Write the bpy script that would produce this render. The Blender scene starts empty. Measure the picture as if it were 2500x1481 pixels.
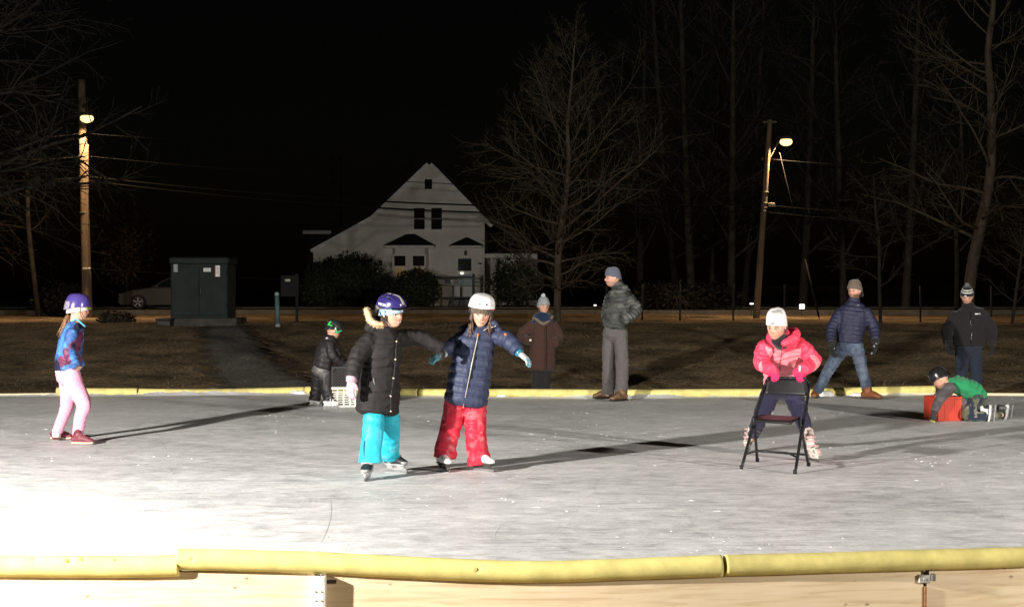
import bpy, bmesh, math, random
import numpy as np
from mathutils import Vector, Matrix
random.seed(11)
rng = np.random.default_rng(11)
R = math.radians

# ------------------------------------------------------------------ camera
F, CH, HY, CX = 3900.0, 1.466, 700.0, 1250.0      # focal length in photo pixels, eye height, horizon row, middle column
scene = bpy.context.scene
col = scene.collection
cam_d = bpy.data.cameras.new("camera")
cam = bpy.data.objects.new("camera", cam_d)
col.objects.link(cam)
cam.location = (0, 0, CH)
cam.rotation_euler = (R(90), 0, 0)
cam_d.sensor_width = 36.0
cam_d.lens = 36.0 * F / 2500.0
cam_d.shift_y = -(740.5 - HY) / 2500.0
cam_d.clip_end = 900
scene.camera = cam

# ------------------------------------------------------------------ night sky, lamps, exposure
world = bpy.data.worlds.new("World")
scene.world = world
world.use_nodes = True
wn = world.node_tree
sky = wn.nodes.new("ShaderNodeTexSky")
sky.sky_type = 'NISHITA'
sky.sun_disc = False
sky.sun_elevation = R(3)
sky.sun_rotation = R(180)
bg = wn.nodes["Background"]
bg.inputs[1].default_value = 0.0005
wn.links.new(sky.outputs[0], bg.inputs[0])

scene.view_settings.view_transform = 'Standard'
scene.view_settings.look = 'None'
scene.view_settings.gamma = 1.0
scene.view_settings.exposure = 0.0
scene.view_settings.use_curve_mapping = False
scene.cycles.use_denoising = True
scene.cycles.max_bounces = 5
scene.cycles.sample_clamp_indirect = 4.0

FLOOD_LEFT = dict(pos=(-7.6, 4.8, 2.8), aim=(-4.2, 14.2, 1.8), power=3800.0, spread=180, color=(1.0, 0.955, 0.89))
FLOOD_RIGHT = dict(pos=(11.0, 4.0, 2.8), aim=(8.6, 13.7, 1.9), power=1800.0, spread=146, color=(1.0, 0.94, 0.85))
STREET_POWER = 3200.0

# ------------------------------------------------------------------ helpers
def P(px, py, d):
    return np.array([(px - CX) / F * d, d, CH - (py - HY) / F * d])

def ice_d(py):
    return F * CH / (py - HY)

def srgb(r, g, b):
    o = []
    for c in (r, g, b):
        c /= 255.0
        o.append(c / 12.92 if c <= 0.04045 else ((c + 0.055) / 1.055) ** 2.4)
    return np.array(o)

def nrm(v):
    v = np.asarray(v, float)
    return v / (np.linalg.norm(v) + 1e-12)

ORG = {}

def tag(o, label=None, cat=None, group=None, kind=None):
    if label: o["label"] = label
    if cat: o["category"] = cat
    if group: o["group"] = group
    if kind: o["kind"] = kind
    return o

def thing(name, loc, label, cat, group=None):
    o = bpy.data.objects.new(name, None)
    o.empty_display_size = 0.2
    col.objects.link(o)
    o.location = tuple(loc)
    ORG[o.name] = np.array(loc, float)
    return tag(o, label, cat, group)

def mk(name, V, Fa, mat, parent=None, colr=None, smooth=True, kind=None):
    """one mesh object from world-space vertices"""
    V = np.asarray(V, float).reshape(-1, 3)
    org = ORG.get(parent.name, np.zeros(3)) if parent is not None else np.zeros(3)
    me = bpy.data.meshes.new(name)
    me.from_pydata((V - org).tolist(), [], [tuple(map(int, f)) for f in Fa])
    if smooth:
        me.polygons.foreach_set("use_smooth", np.ones(len(me.polygons), bool))
    if colr is not None:
        set_col(me, colr)
    me.materials.append(mat)
    o = bpy.data.objects.new(name, me)
    col.objects.link(o)
    if parent is not None:
        o.parent = parent
        ORG[o.name] = org
    if kind: o["kind"] = kind
    return o

def set_col(me, c):
    n = len(me.vertices)
    c = np.asarray(c, float)
    if c.ndim == 1:
        c = np.tile(c, (n, 1))
    a = me.color_attributes.new("Col", 'FLOAT_COLOR', 'POINT')
    buf = np.ones((n, 4), np.float32)
    buf[:, :3] = c
    a.data.foreach_set("color", buf.ravel())

def join(parts):
    Vs, Fs, k = [], [], 0
    for v, f in parts:
        v = np.asarray(v, float)
        Vs.append(v)
        Fs += [tuple(int(i) + k for i in q) for q in f]
        k += len(v)
    return np.concatenate(Vs), Fs

_h = lambda i: ((np.sin(i[..., 0] * 127.1 + i[..., 1] * 311.7 + i[..., 2] * 74.7) * 43758.5453) % 1.0)
def vnoise(p):
    p = np.asarray(p, float)
    i = np.floor(p); f = p - i; u = f * f * (3 - 2 * f)
    r = 0
    for dx in (0, 1):
        for dy in (0, 1):
            for dz in (0, 1):
                w = (u[:, 0] if dx else 1 - u[:, 0]) * (u[:, 1] if dy else 1 - u[:, 1]) * (u[:, 2] if dz else 1 - u[:, 2])
                r = r + w * _h(i + np.array([dx, dy, dz]))
    return r

def sstep(a, b, x):
    t = np.clip((np.asarray(x, float) - a) / (b - a), 0, 1)
    return t * t * (3 - 2 * t)

def crom(A, sub):
    A = np.asarray(A, float)
    if len(A) < 3 or sub < 2:
        t = np.linspace(0, len(A) - 1, (len(A) - 1) * max(sub, 1) + 1)
        return np.stack([np.interp(t, np.arange(len(A)), A[:, k]) for k in range(A.shape[1])], 1)
    B = np.vstack([2 * A[0] - A[1], A, 2 * A[-1] - A[-2]])
    out = []
    for i in range(1, len(B) - 2):
        p0, p1, p2, p3 = B[i - 1:i + 3]
        for s in range(sub):
            t = s / sub
            out.append(0.5 * (2 * p1 + (p2 - p0) * t + (2 * p0 - 5 * p1 + 4 * p2 - p3) * t * t + (3 * p1 - p0 - 3 * p2 + p3) * t ** 3))
    out.append(A[-1])
    return np.array(out)

def loft(pts, rad, ax=None, n=16, sub=4, cap=0.8, pw=2.0, cap0=None):
    """closed tube through pts; rad = r or (along ax, across); rounded ends"""
    rad = [(r, r) if np.isscalar(r) else r for r in rad]
    A = np.hstack([np.array([np.asarray(p, float) for p in pts]), np.array(rad, float)])
    A = crom(A, sub)
    C, ra = A[:, :3], np.maximum(A[:, 3:], 1e-4)
    T = np.gradient(C, axis=0)
    T /= np.linalg.norm(T, axis=1)[:, None] + 1e-12
    if ax is None:
        t = T[len(T) // 2]
        ax = np.array([0, 1.0, 0]) if abs(t[1]) < 0.8 else np.array([1.0, 0, 0])
    ax = np.asarray(ax, float)
    cap0 = cap if cap0 is None else cap0
    rings = []
    def ring(c, t, r, k):
        s = nrm(ax - ax.dot(t) * t); b = np.cross(t, s)
        th = np.linspace(0, 2 * math.pi, n, endpoint=False)
        x, y = np.cos(th), np.sin(th)
        if pw != 2.0:
            x = np.sign(x) * np.abs(x) ** (2 / pw); y = np.sign(y) * np.abs(y) ** (2 / pw)
        return c + np.outer(x * r[0] * k, s) + np.outer(y * r[1] * k, b)
    def capr(c, t, r, sgn, cp):
        o = []
        m = min(r) * cp
        for a in (80, 55, 28):
            o.append(ring(c + sgn * t * m * math.sin(R(a)), t, r, math.cos(R(a)) if cp > 0.3 else {80: .5, 55: .8, 28: .95}[a]))
        return o
    rings += capr(C[0], T[0], ra[0], -1, cap0)
    for i in range(len(C)):
        rings.append(ring(C[i], T[i], ra[i], 1))
    rings += capr(C[-1], T[-1], ra[-1], 1, cap)[::-1]
    V = np.concatenate(rings)
    Fa = []
    m = len(rings)
    for i in range(m - 1):
        for j in range(n):
            a, b = i * n + j, i * n + (j + 1) % n
            Fa.append((a, b, b + n, a + n))
    Fa.append(tuple(range(n))[::-1])
    Fa.append(tuple(range((m - 1) * n, m * n)))
    return V, Fa

def tube(p0, p1, r, n=10, r1=None):
    p0, p1 = np.asarray(p0, float), np.asarray(p1, float)
    r1 = r if r1 is None else r1
    t = nrm(p1 - p0)
    ax = np.array([0, 0, 1.0]) if abs(t[2]) < 0.9 else np.array([1.0, 0, 0])
    s = nrm(np.cross(t, ax)); b = np.cross(t, s)
    th = np.linspace(0, 2 * math.pi, n, endpoint=False)
    c = np.outer(np.cos(th), s) + np.outer(np.sin(th), b)
    V = np.concatenate([p0 + c * r, p1 + c * r1])
    Fa = [(j, (j + 1) % n, n + (j + 1) % n, n + j) for j in range(n)] + [tuple(range(n))[::-1], tuple(range(n, 2 * n))]
    return V, Fa

def ptube(pts, r, n=6):
    """open-ended poly tube, for wires, rims, frames"""
    pts = np.asarray(pts, float); m = len(pts)
    r = np.full(m, r) if np.isscalar(r) else np.asarray(r)
    T = np.gradient(pts, axis=0); T /= np.linalg.norm(T, axis=1)[:, None] + 1e-12
    ax = np.array([0, 0, 1.0]) if abs(T[:, 2]).mean() < 0.75 else np.array([0, 1.0, 0])
    S = np.cross(T, ax); S /= np.linalg.norm(S, axis=1)[:, None] + 1e-12
    B = np.cross(T, S)
    th = np.linspace(0, 2 * math.pi, n, endpoint=False)
    V = (pts[:, None] + r[:, None, None] * (np.cos(th)[None, :, None] * S[:, None] + np.sin(th)[None, :, None] * B[:, None])).reshape(-1, 3)
    Fa = [(i * n + j, i * n + (j + 1) % n, (i + 1) * n + (j + 1) % n, (i + 1) * n + j) for i in range(m - 1) for j in range(n)]
    Fa += [tuple(range(n))[::-1], tuple(range((m - 1) * n, m * n))]
    return V, Fa

def ell(c, r, X=(1, 0, 0), Y=(0, 1, 0), Z=(0, 0, 1), n=20, m=12):
    X, Y, Z = np.asarray(X, float), np.asarray(Y, float), np.asarray(Z, float)
    V = []
    for i in range(m + 1):
        a = math.pi * i / m
        k = 1e-3 if i in (0, m) else 1
        for j in range(n):
            b = 2 * math.pi * j / n
            s = math.sin(a) if k == 1 else 0.02
            V.append(np.asarray(c) + X * r[0] * s * math.cos(b) + Y * r[1] * s * math.sin(b) + Z * r[2] * math.cos(a))
    Fa = [(i * n + j, (i + 1) * n + j, (i + 1) * n + (j + 1) % n, i * n + (j + 1) % n) for i in range(m) for j in range(n)]
    Fa += [tuple(range(n)), tuple(range(m * n, (m + 1) * n))[::-1]]
    return np.array(V), Fa

def box(c, s, X=(1, 0, 0), Y=(0, 1, 0), Z=(0, 0, 1), bev=0.0):
    """box centred at c, full sizes s, optional chamfer"""
    X, Y, Z = np.asarray(X, float), np.asarray(Y, float), np.asarray(Z, float)
    h = np.array(s, float) / 2
    if bev <= 0:
        L = np.array([[sx, sy, sz] for sz in (-1, 1) for sy in (-1, 1) for sx in (-1, 1)]) * h
        Fa = [(0, 2, 3, 1), (4, 5, 7, 6), (0, 1, 5, 4), (2, 6, 7, 3), (0, 4, 6, 2), (1, 3, 7, 5)]
    else:
        bev = min(bev, h.min() * .9)
        bm = bmesh.new()
        bmesh.ops.create_cube(bm, size=2)
        for v in bm.verts:
            v.co = Vector((v.co.x * h[0], v.co.y * h[1], v.co.z * h[2]))
        bmesh.ops.bevel(bm, geom=list(bm.edges), offset=bev, segments=1, affect='EDGES', profile=0.5)
        bm.verts.index_update()
        L = np.array([v.co[:] for v in bm.verts]); Fa = [tuple(v.index for v in f.verts) for f in bm.faces]
        bm.free()
    return np.asarray(c, float) + L[:, :1] * X + L[:, 1:2] * Y + L[:, 2:3] * Z, Fa

def prism(poly, d0, d1, axis=1):
    """polygon in two coordinates extruded along the third axis"""
    n = len(poly); V = []
    for d in (d0, d1):
        for a, b in poly:
            V.append((a, d, b) if axis == 1 else ((d, a, b) if axis == 0 else (a, b, d)))
    Fa = [tuple(range(n)), tuple(range(n, 2 * n))[::-1]] + [(i, i + n, (i + 1) % n + n, (i + 1) % n) for i in range(n)]
    return np.array(V, float), Fa

def remesh(parts, vox, it=2, fac=0.5):
    V, Fa = join(parts)
    me = bpy.data.meshes.new("tmp")
    me.from_pydata(V.tolist(), [], Fa)
    o = bpy.data.objects.new("tmp", me)
    col.objects.link(o)
    m = o.modifiers.new("r", 'REMESH'); m.mode = 'VOXEL'; m.voxel_size = vox
    if it:
        s = o.modifiers.new("s", 'SMOOTH'); s.iterations = it; s.factor = fac
    dg = bpy.context.evaluated_depsgraph_get()
    ev = o.evaluated_get(dg)
    me2 = ev.to_mesh()
    n = len(me2.vertices)
    V2 = np.empty(n * 3); me2.vertices.foreach_get("co", V2)
    N2 = np.empty(n * 3); me2.vertex_normals.foreach_get("vector", N2)
    F2 = [tuple(p.vertices) for p in me2.polygons]
    ev.to_mesh_clear()
    bpy.data.objects.remove(o); bpy.data.meshes.remove(me)
    return V2.reshape(-1, 3), N2.reshape(-1, 3), F2

def chain_param(V, chains):
    """nearest chain, distance along it; chains = [(points, radius)]"""
    best = np.full(len(V), 1e9); s_out = np.zeros(len(V)); idx = np.zeros(len(V), int)
    for ci, (pts, r) in enumerate(chains):
        s0 = 0.0
        for a, b in zip(pts[:-1], pts[1:]):
            a, b = np.asarray(a, float), np.asarray(b, float)
            L = np.linalg.norm(b - a); t = (b - a) / L
            k = np.clip((V - a) @ t, 0, L)
            d = np.linalg.norm(V - a - k[:, None] * t, axis=1) / r
            m = d < best
            best[m] = d[m]; s_out[m] = s0 + k[m]; idx[m] = ci
            s0 += L
    return s_out, idx

# ------------------------------------------------------------------ materials
MATS = {}
def material(name, fn):
    if name in MATS: return MATS[name]
    m = bpy.data.materials.new(name); m.use_nodes = True
    nt = m.node_tree
    b = nt.nodes["Principled BSDF"]
    fn(nt, b)
    MATS[name] = m
    return m

def nd(nt, typ, **kw):
    n = nt.nodes.new(typ)
    for k, v in kw.items():
        if k.startswith("i_"):
            key = k[2:]
            n.inputs[int(key) if key.isdigit() else key].default_value = v
        else:
            setattr(n, k, v)
    return n

def vary(nt, b, base, scale=8.0, amt=0.25, bump=0.0, bscale=None, stretch=(1, 1, 1), coord="Object", dist=0.004, detail=5.0):
    """base colour (socket or rgb) x noise, with bump"""
    L = nt.links.new
    tc = nd(nt, "ShaderNodeTexCoord")
    mp = nd(nt, "ShaderNodeMapping"); mp.inputs["Scale"].default_value = stretch
    L(tc.outputs[coord], mp.inputs[0])
    no = nd(nt, "ShaderNodeTexNoise"); no.inputs["Scale"].default_value = scale; no.inputs["Detail"].default_value = detail
    L(mp.outputs[0], no.inputs[0])
    mr = nd(nt, "ShaderNodeMapRange"); mr.inputs[1].default_value = .3; mr.inputs[2].default_value = .7
    mr.inputs[3].default_value = 1 - amt; mr.inputs[4].default_value = 1 + amt
    L(no.outputs[0], mr.inputs[0])
    mx = nd(nt, "ShaderNodeMix", data_type='RGBA', blend_type='MULTIPLY'); mx.inputs[0].default_value = 1
    if isinstance(base, (tuple, list, np.ndarray)):
        mx.inputs[6].default_value = (*[float(x) for x in base], 1)
    else:
        L(base, mx.inputs[6])
    L(mr.outputs[0], mx.inputs[7])
    L(mx.outputs[2], b.inputs["Base Color"])
    if bump > 0:
        n2 = nd(nt, "ShaderNodeTexNoise"); n2.inputs["Scale"].default_value = bscale or scale * 3; n2.inputs["Detail"].default_value = 4
        L(mp.outputs[0], n2.inputs[0])
        bp = nd(nt, "ShaderNodeBump"); bp.inputs["Strength"].default_value = bump; bp.inputs["Distance"].default_value = dist
        L(n2.outputs[0], bp.inputs["Height"]); L(bp.outputs[0], b.inputs["Normal"])
    return mx

def plain(name, rgb, rough=0.6, metal=0.0, scale=8.0, amt=0.15, bump=0.15, bscale=None, spec=0.4, stretch=(1, 1, 1), dist=0.004):
    def fn(nt, b):
        vary(nt, b, rgb, scale, amt, bump, bscale, stretch, dist=dist)
        b.inputs["Roughness"].default_value = rough
        b.inputs["Metallic"].default_value = metal
        b.inputs["Specular IOR Level"].default_value = spec
    return material(name, fn)

def painted(name, rough=0.6, scale=30.0, amt=0.12, bump=0.3, bscale=None, spec=0.4, sheen=0.0, sss=0.0, coat=0.0, dist=0.003):
    """colour comes from the mesh's own colour attribute, grain from noise"""
    def fn(nt, b):
        at = nd(nt, "ShaderNodeAttribute", attribute_name="Col")
        vary(nt, b, at.outputs["Color"], scale, amt, bump, bscale, dist=dist)
        b.inputs["Roughness"].default_value = rough
        b.inputs["Specular IOR Level"].default_value = spec
        b.inputs["Sheen Weight"].default_value = sheen
        b.inputs["Coat Weight"].default_value = coat
        if sss:
            b.inputs["Subsurface Weight"].default_value = sss
            b.inputs["Subsurface Scale"].default_value = 0.01
    return material(name, fn)

def glow(name, rgb, strength):
    def fn(nt, b):
        b.inputs["Base Color"].default_value = (*rgb, 1)
        b.inputs["Emission Color"].default_value = (*rgb, 1)
        b.inputs["Emission Strength"].default_value = strength
    return material(name, fn)

M_CLOTH = painted("woven cloth", 0.85, 60, .14, .35, 160, .2, sheen=.15)
M_NYLON = painted("quilted nylon", 0.55, 40, .12, .4, 40, .3, dist=.006)
M_MATTE = painted("matte nylon", 0.7, 40, .15, .5, 35, .22, dist=.006)
M_SHELL = painted("snow trouser shell", 0.55, 30, .10, .4, 24, .4, dist=.008)
M_KNIT = painted("knitted wool", 0.95, 130, .35, .9, 150, .1, sheen=.3)
M_SKIN = painted("skin", 0.5, 25, .06, .1, 90, .4, sss=.15)
M_PLASTIC = painted("helmet plastic", 0.22, 25, .05, .03, 40, .5, coat=.3)
M_RUBBER = painted("boot leather", 0.5, 45, .15, .3, 80, .4)
M_HAIR = painted("hair", 0.5, 90, .35, .6, 120, .5)
M_STEEL = plain("steel", (.55, .55, .56), .3, 1.0, 20, .15, .1)
M_BLACK = plain("black enamel", (.012, .012, .013), .45, 0, 12, .3, .1, spec=.35)
# ------------------------------------------------------------------ ground
def ground_z(x, y):
    x = np.asarray(x, float); y = np.asarray(y, float)
    bank = sstep(23.5, 37.5, y + 0.6 * np.sin(x * .21) + .4 * np.sin(x * .53 + 1))
    z = -0.34 + bank * (0.90 + .03 * np.sin(x * .17 + 2))
    z = z - sstep(38, 47, y) * 0.19
    q = np.stack([np.broadcast_to(x, z.shape).ravel(), np.broadcast_to(y, z.shape).ravel(), np.zeros(z.size)], 1)
    bump = (vnoise(q * .9) - .5) * .09 + (vnoise(q * 3.1) - .5) * .035
    z = z + bump.reshape(z.shape) * sstep(22.5, 25, y) * (1 - sstep(60, 63, y) * .8)
    return z

def build_ground():
    xs = np.concatenate([np.linspace(-260, -40, 12), np.linspace(-36, 36, 150), np.linspace(40, 260, 12)])
    ys = np.concatenate([np.linspace(-30, 20, 8), np.linspace(21, 48, 110), np.linspace(49, 100, 40), np.linspace(110, 420, 10)])
    X, Y = np.meshgrid(xs, ys)
    Z = ground_z(X, Y)
    V = np.stack([X.ravel(), Y.ravel(), Z.ravel()], 1)
    nx = len(xs)
    Fa = [(j * nx + i, j * nx + i + 1, (j + 1) * nx + i + 1, (j + 1) * nx + i) for j in range(len(ys) - 1) for i in range(nx - 1)]
    def fn(nt, b):
        L = nt.links.new
        tc = nd(nt, "ShaderNodeTexCoord")
        n1 = nd(nt, "ShaderNodeTexNoise", i_Scale=.9, i_Detail=8.0, i_Roughness=.65)
        n2 = nd(nt, "ShaderNodeTexNoise", i_Scale=14.0, i_Detail=6.0)
        for n in (n1, n2): L(tc.outputs["Object"], n.inputs[0])
        r1 = nd(nt, "ShaderNodeValToRGB")
        e = r1.color_ramp.elements
        e[0].position = .36; e[0].color = (.085, .065, .037, 1)
        e[1].position = .66; e[1].color = (.37, .265, .155, 1)
        k = e.new(.5); k.color = (.215, .158, .093, 1)
        L(n1.outputs[0], r1.inputs[0])
        mr = nd(nt, "ShaderNodeMapRange"); mr.inputs[1].default_value = .3; mr.inputs[2].default_value = .7; mr.inputs[3].default_value = .45; mr.inputs[4].default_value = 1.5
        L(n2.outputs[0], mr.inputs[0])
        mx = nd(nt, "ShaderNodeMix", data_type='RGBA', blend_type='MULTIPLY'); mx.inputs[0].default_value = 1
        L(r1.outputs[0], mx.inputs[6]); L(mr.outputs[0], mx.inputs[7])
        # thin frost patches
        n3 = nd(nt, "ShaderNodeTexNoise", i_Scale=1.1, i_Detail=8.0, i_Roughness=.7)
        L(tc.outputs["Object"], n3.inputs[0])
        fr = nd(nt, "ShaderNodeMapRange"); fr.inputs[1].default_value = .56; fr.inputs[2].default_value = .72; fr.inputs[3].default_value = 0; fr.inputs[4].default_value = .35
        L(n3.outputs[0], fr.inputs[0])
        m2 = nd(nt, "ShaderNodeMix", data_type='RGBA'); m2.inputs[7].default_value = (.24, .22, .19, 1)
        L(fr.outputs[0], m2.inputs[0]); L(mx.outputs[2], m2.inputs[6])
        L(m2.outputs[2], b.inputs["Base Color"])
        bp = nd(nt, "ShaderNodeBump", i_Strength=.9, i_Distance=.05)
        L(n2.outputs[0], bp.inputs["Height"]); L(bp.outputs[0], b.inputs["Normal"])
        b.inputs["Roughness"].default_value = .95
        b.inputs["Specular IOR Level"].default_value = .1
    m = material("dormant grass ground", fn)
    o = mk("ground", V, Fa, m)
    tag(o, kind="structure")

    # dead grass blades on the bank, one uncountable mass
    n = 30000
    bx = rng.uniform(-14, 14, n); by = 22.6 + 22 * rng.random(n) ** 1.5
    keep = np.abs(bx) < by * .36
    bx, by = bx[keep], by[keep]
    cl = vnoise(np.stack([bx * .8, by * .8, np.zeros(len(bx))], 1))
    k2 = rng.random(len(bx)) < .25 + cl
    bx, by = bx[k2], by[k2]; n = len(bx)
    bz = ground_z(bx, by)
    a = rng.uniform(0, 2 * math.pi, n); h = rng.uniform(.015, .05, n) * (.6 + vnoise(np.stack([bx * .7 + 9, by * .7, np.zeros(n)], 1)))
    lean = rng.uniform(.2, 1.6, n)
    w = rng.uniform(.003, .006, n)
    base = np.stack([bx, by, bz - .004], 1)
    s = np.stack([np.cos(a), np.sin(a), np.zeros(n)], 1)
    la = rng.uniform(0, 2 * math.pi, n)
    tip = base + np.stack([np.cos(la) * lean * h, np.sin(la) * lean * h, h], 1)
    V = np.stack([base - s * w[:, None], base + s * w[:, None], tip], 1).reshape(-1, 3)
    Fa = [(3 * i, 3 * i + 1, 3 * i + 2) for i in range(n)]
    c = np.repeat(np.array([.19, .138, .08]) * rng.uniform(.6, 1.25, n)[:, None], 3, 0)
    g = mk("grass", V, Fa, painted("dead grass", .9, 5, .1, 0, spec=.1), colr=c, smooth=False)
    tag(g, "brown dormant grass tufts covering the bank behind the rink", "grass", kind="stuff")

build_ground()

# grey strip with darker edges running down the bank from the cabinet
def build_grey_strip():
    cen = np.array([P(548, 806, 37.6), P(560, 830, 33.5), P(590, 860, 30.5), P(640, 895, 27.8), P(735, 935, 25.6)])
    cen = crom(cen, 16)
    wid = np.interp(np.linspace(0, 1, len(cen)), [0, .4, 1], [.55, .8, 1.05])
    T = np.gradient(cen[:, :2], axis=0); T /= np.linalg.norm(T, axis=1)[:, None]
    S = np.stack([T[:, 1], -T[:, 0]], 1)
    V = []; m = 25
    for i in range(len(cen)):
        for j in range(m):
            u = (j / (m - 1) * 2 - 1)
            x, y = cen[i, :2] + S[i] * u * wid[i] * (1 + .16 * math.sin(i * 1.3 + j))
            edge = 1 - abs(u) ** 4
            V.append((x, y, 0.012 * edge))
    V = np.array(V); V[:, 2] += ground_z(V[:, 0], V[:, 1]) + .004
    Fa = [(i * m + j, i * m + j + 1, (i + 1) * m + j + 1, (i + 1) * m + j) for i in range(len(cen) - 1) for j in range(m - 1)]
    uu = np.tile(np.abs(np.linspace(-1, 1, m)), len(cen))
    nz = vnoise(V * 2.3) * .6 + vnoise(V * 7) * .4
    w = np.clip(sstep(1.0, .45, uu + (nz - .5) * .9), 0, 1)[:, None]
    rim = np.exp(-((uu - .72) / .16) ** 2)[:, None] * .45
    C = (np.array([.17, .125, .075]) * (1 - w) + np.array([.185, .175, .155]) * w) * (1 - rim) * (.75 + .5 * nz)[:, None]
    o = mk("grey_strip", V, Fa, painted("mottled grey strip", .95, 14, .4, .8, 40, .1, dist=.03), colr=C)
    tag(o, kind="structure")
build_grey_strip()

# ------------------------------------------------------------------ road behind the bank
def build_road():
    xs = np.linspace(-120, 120, 61)
    def strip(y0, y1, dz, name, m):
        V = []
        for x in xs:
            for y in (y0, y1):
                V.append((x, y, 0.40 + dz))
        Fa = [(2 * i, 2 * i + 2, 2 * i + 3, 2 * i + 1) for i in range(len(xs) - 1)]
        return tag(mk(name, V, Fa, m, smooth=False), kind="structure")
    strip(64.3, 74.5, 0.06, "road", plain("asphalt", (.05, .048, .045), .85, 0, 2, .3, .6, 60, .3, dist=.02))
    for name, y in (("kerb", 64.2), ("kerb", 74.6)):
        k = mk(name, *box((0, y, .41), (240, .18, .24), bev=.02), plain("kerb concrete", (.09, .085, .075), .85, 0, 3, .25, .4), smooth=False)
        tag(k, kind="structure")
    ln = mk("road_marking", *box((0, 69.6, .465), (240, .12, .006)), plain("yellow road paint", (.5, .36, .05), .7), smooth=False)
    tag(ln, kind="structure")
build_road()

# ------------------------------------------------------------------ ice
def build_ice():
    xs = np.linspace(-7.6, 9.2, 101); ys = np.linspace(8.02, 21.35, 71)
    X, Y = np.meshgrid(xs, ys)
    near = near_line(X); far = far_line(X)
    t = (Y - ys[0]) / (ys[-1] - ys[0])
    Y = near + .03 + t * (far - near - .06)
    q = np.stack([X.ravel(), Y.ravel(), np.zeros(X.size)], 1)
    Z = (vnoise(q * 1.1) - .5) * .006
    V = np.stack([X.ravel(), Y.ravel(), Z - .003], 1)
    nx = len(xs)
    Fa = [(j * nx + i, j * nx + i + 1, (j + 1) * nx + i + 1, (j + 1) * nx + i) for j in range(len(ys) - 1) for i in range(nx - 1)]
    def fn(nt, b):
        L = nt.links.new
        tc = nd(nt, "ShaderNodeTexCoord")
        def noise(scale, detail=5.0, stretch=(1, 1, 1), rot=0.0, rough=.55, dist=0.0):
            mp = nd(nt, "ShaderNodeMapping"); mp.inputs["Scale"].default_value = stretch; mp.inputs["Rotation"].default_value = (0, 0, rot)
            L(tc.outputs["Object"], mp.inputs[0])
            n = nd(nt, "ShaderNodeTexNoise"); n.inputs["Scale"].default_value = scale; n.inputs["Detail"].default_value = detail
            n.inputs["Roughness"].default_value = rough; n.inputs["Distortion"].default_value = dist
            L(mp.outputs[0], n.inputs[0]); return n.outputs[0]
        def mrange(s, a, bb, c, d):
            m = nd(nt, "ShaderNodeMapRange"); m.inputs[1].default_value = a; m.inputs[2].default_value = bb; m.inputs[3].default_value = c; m.inputs[4].default_value = d
            L(s, m.inputs[0]); return m.outputs[0]
        def math2(op, a, bb):
            m = nd(nt, "ShaderNodeMath", operation=op)
            for i, s in enumerate((a, bb)):
                if isinstance(s, (int, float)): m.inputs[i].default_value = s
                else: L(s, m.inputs[i])
            return m.outputs[0]
        big = noise(.55, 8, (1, 1.4, 1), .2, .62)
        mid = noise(5.0, 8, (1, 1.3, 1), -.3, .70, .6)
        fine = noise(34, 6, (1, 1, 1), 0, .65)
        streak = None
        for rot, sc in ((.1, 3.0), (-.5, 3.6), (.7, 3.3), (-1.1, 3.0), (1.3, 2.8)):
            s = noise(sc, 6, (1, 6, 1), rot, .66, .5)
            streak = s if streak is None else math2('ADD', streak, s)
        streak = math2('MULTIPLY', streak, .2)
        v = math2('ADD', math2('MULTIPLY', big, .30), math2('ADD', math2('MULTIPLY', mid, .50), math2('ADD', math2('MULTIPLY', streak, .38), math2('MULTIPLY', fine, .17))))
        v = math2('SUBTRACT', v, .175)
        base = mrange(v, .355, .60, 0, 1)
        ramp = nd(nt, "ShaderNodeValToRGB")
        e = ramp.color_ramp.elements
        e[0].position = 0; e[0].color = (.40, .41, .42, 1)
        e[1].position = 1; e[1].color = (.90, .895, .88, 1)
        k = e.new(.45); k.color = (.67, .67, .665, 1)
        L(base, ramp.inputs[0])
        # skate cuts: long thin lines in many directions, dark grooves and pale shavings
        acc_d = None; acc_w = None
        for i, (rot, sc, st) in enumerate([(.12, 1.0, 26), (-.35, 1.3, 30), (.62, 1.2, 28), (-.85, 1.1, 26), (1.25, 1.5, 22), (-1.25, 1.4, 24)]):
            s = noise(sc * .9, 3.5, (1, st, 1), rot, .55, 1.4)
            d = mrange(s, .61, .70, 0, 1); w = mrange(s, .38, .29, 0, 1)
            acc_d = d if acc_d is None else math2('MAXIMUM', acc_d, d)
            acc_w = w if acc_w is None else math2('MAXIMUM', acc_w, w)
        mask = mrange(noise(1.7, 4), .38, .62, .15, 1)
        m1 = nd(nt, "ShaderNodeMix", data_type='RGBA'); m1.inputs[7].default_value = (.23, .235, .24, 1)
        L(math2('MULTIPLY', math2('MULTIPLY', acc_d, mask), .55), m1.inputs[0]); L(ramp.outputs[0], m1.inputs[6])
        m2 = nd(nt, "ShaderNodeMix", data_type='RGBA'); m2.inputs[7].default_value = (.86, .855, .84, 1)
        L(math2('MULTIPLY', acc_w, .5), m2.inputs[0]); L(m1.outputs[2], m2.inputs[6])
        L(m2.outputs[2], b.inputs["Base Color"])
        h = math2('ADD', math2('MULTIPLY', acc_w, .6), math2('ADD', math2('MULTIPLY', fine, .8), math2('MULTIPLY', acc_d, -.5)))
        bp = nd(nt, "ShaderNodeBump", i_Strength=.5, i_Distance=.006)
        L(h, bp.inputs["Height"]); L(bp.outputs[0], b.inputs["Normal"])
        L(mrange(v, .42, .58, .38, .75), b.inputs["Roughness"])
        b.inputs["Specular IOR Level"].default_value = .3
        b.inputs["IOR"].default_value = 1.31
    o = mk("ice", V, Fa, material("scratched ice", fn))
    tag(o, kind="structure")
    # body of ice under the sheet down to the ground
    # shavings and crumbs
    n = 2600
    bx = rng.uniform(-6.5, 8.5, n); by = 8.25 + 12.9 * rng.random(n) ** 1.15
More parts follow.
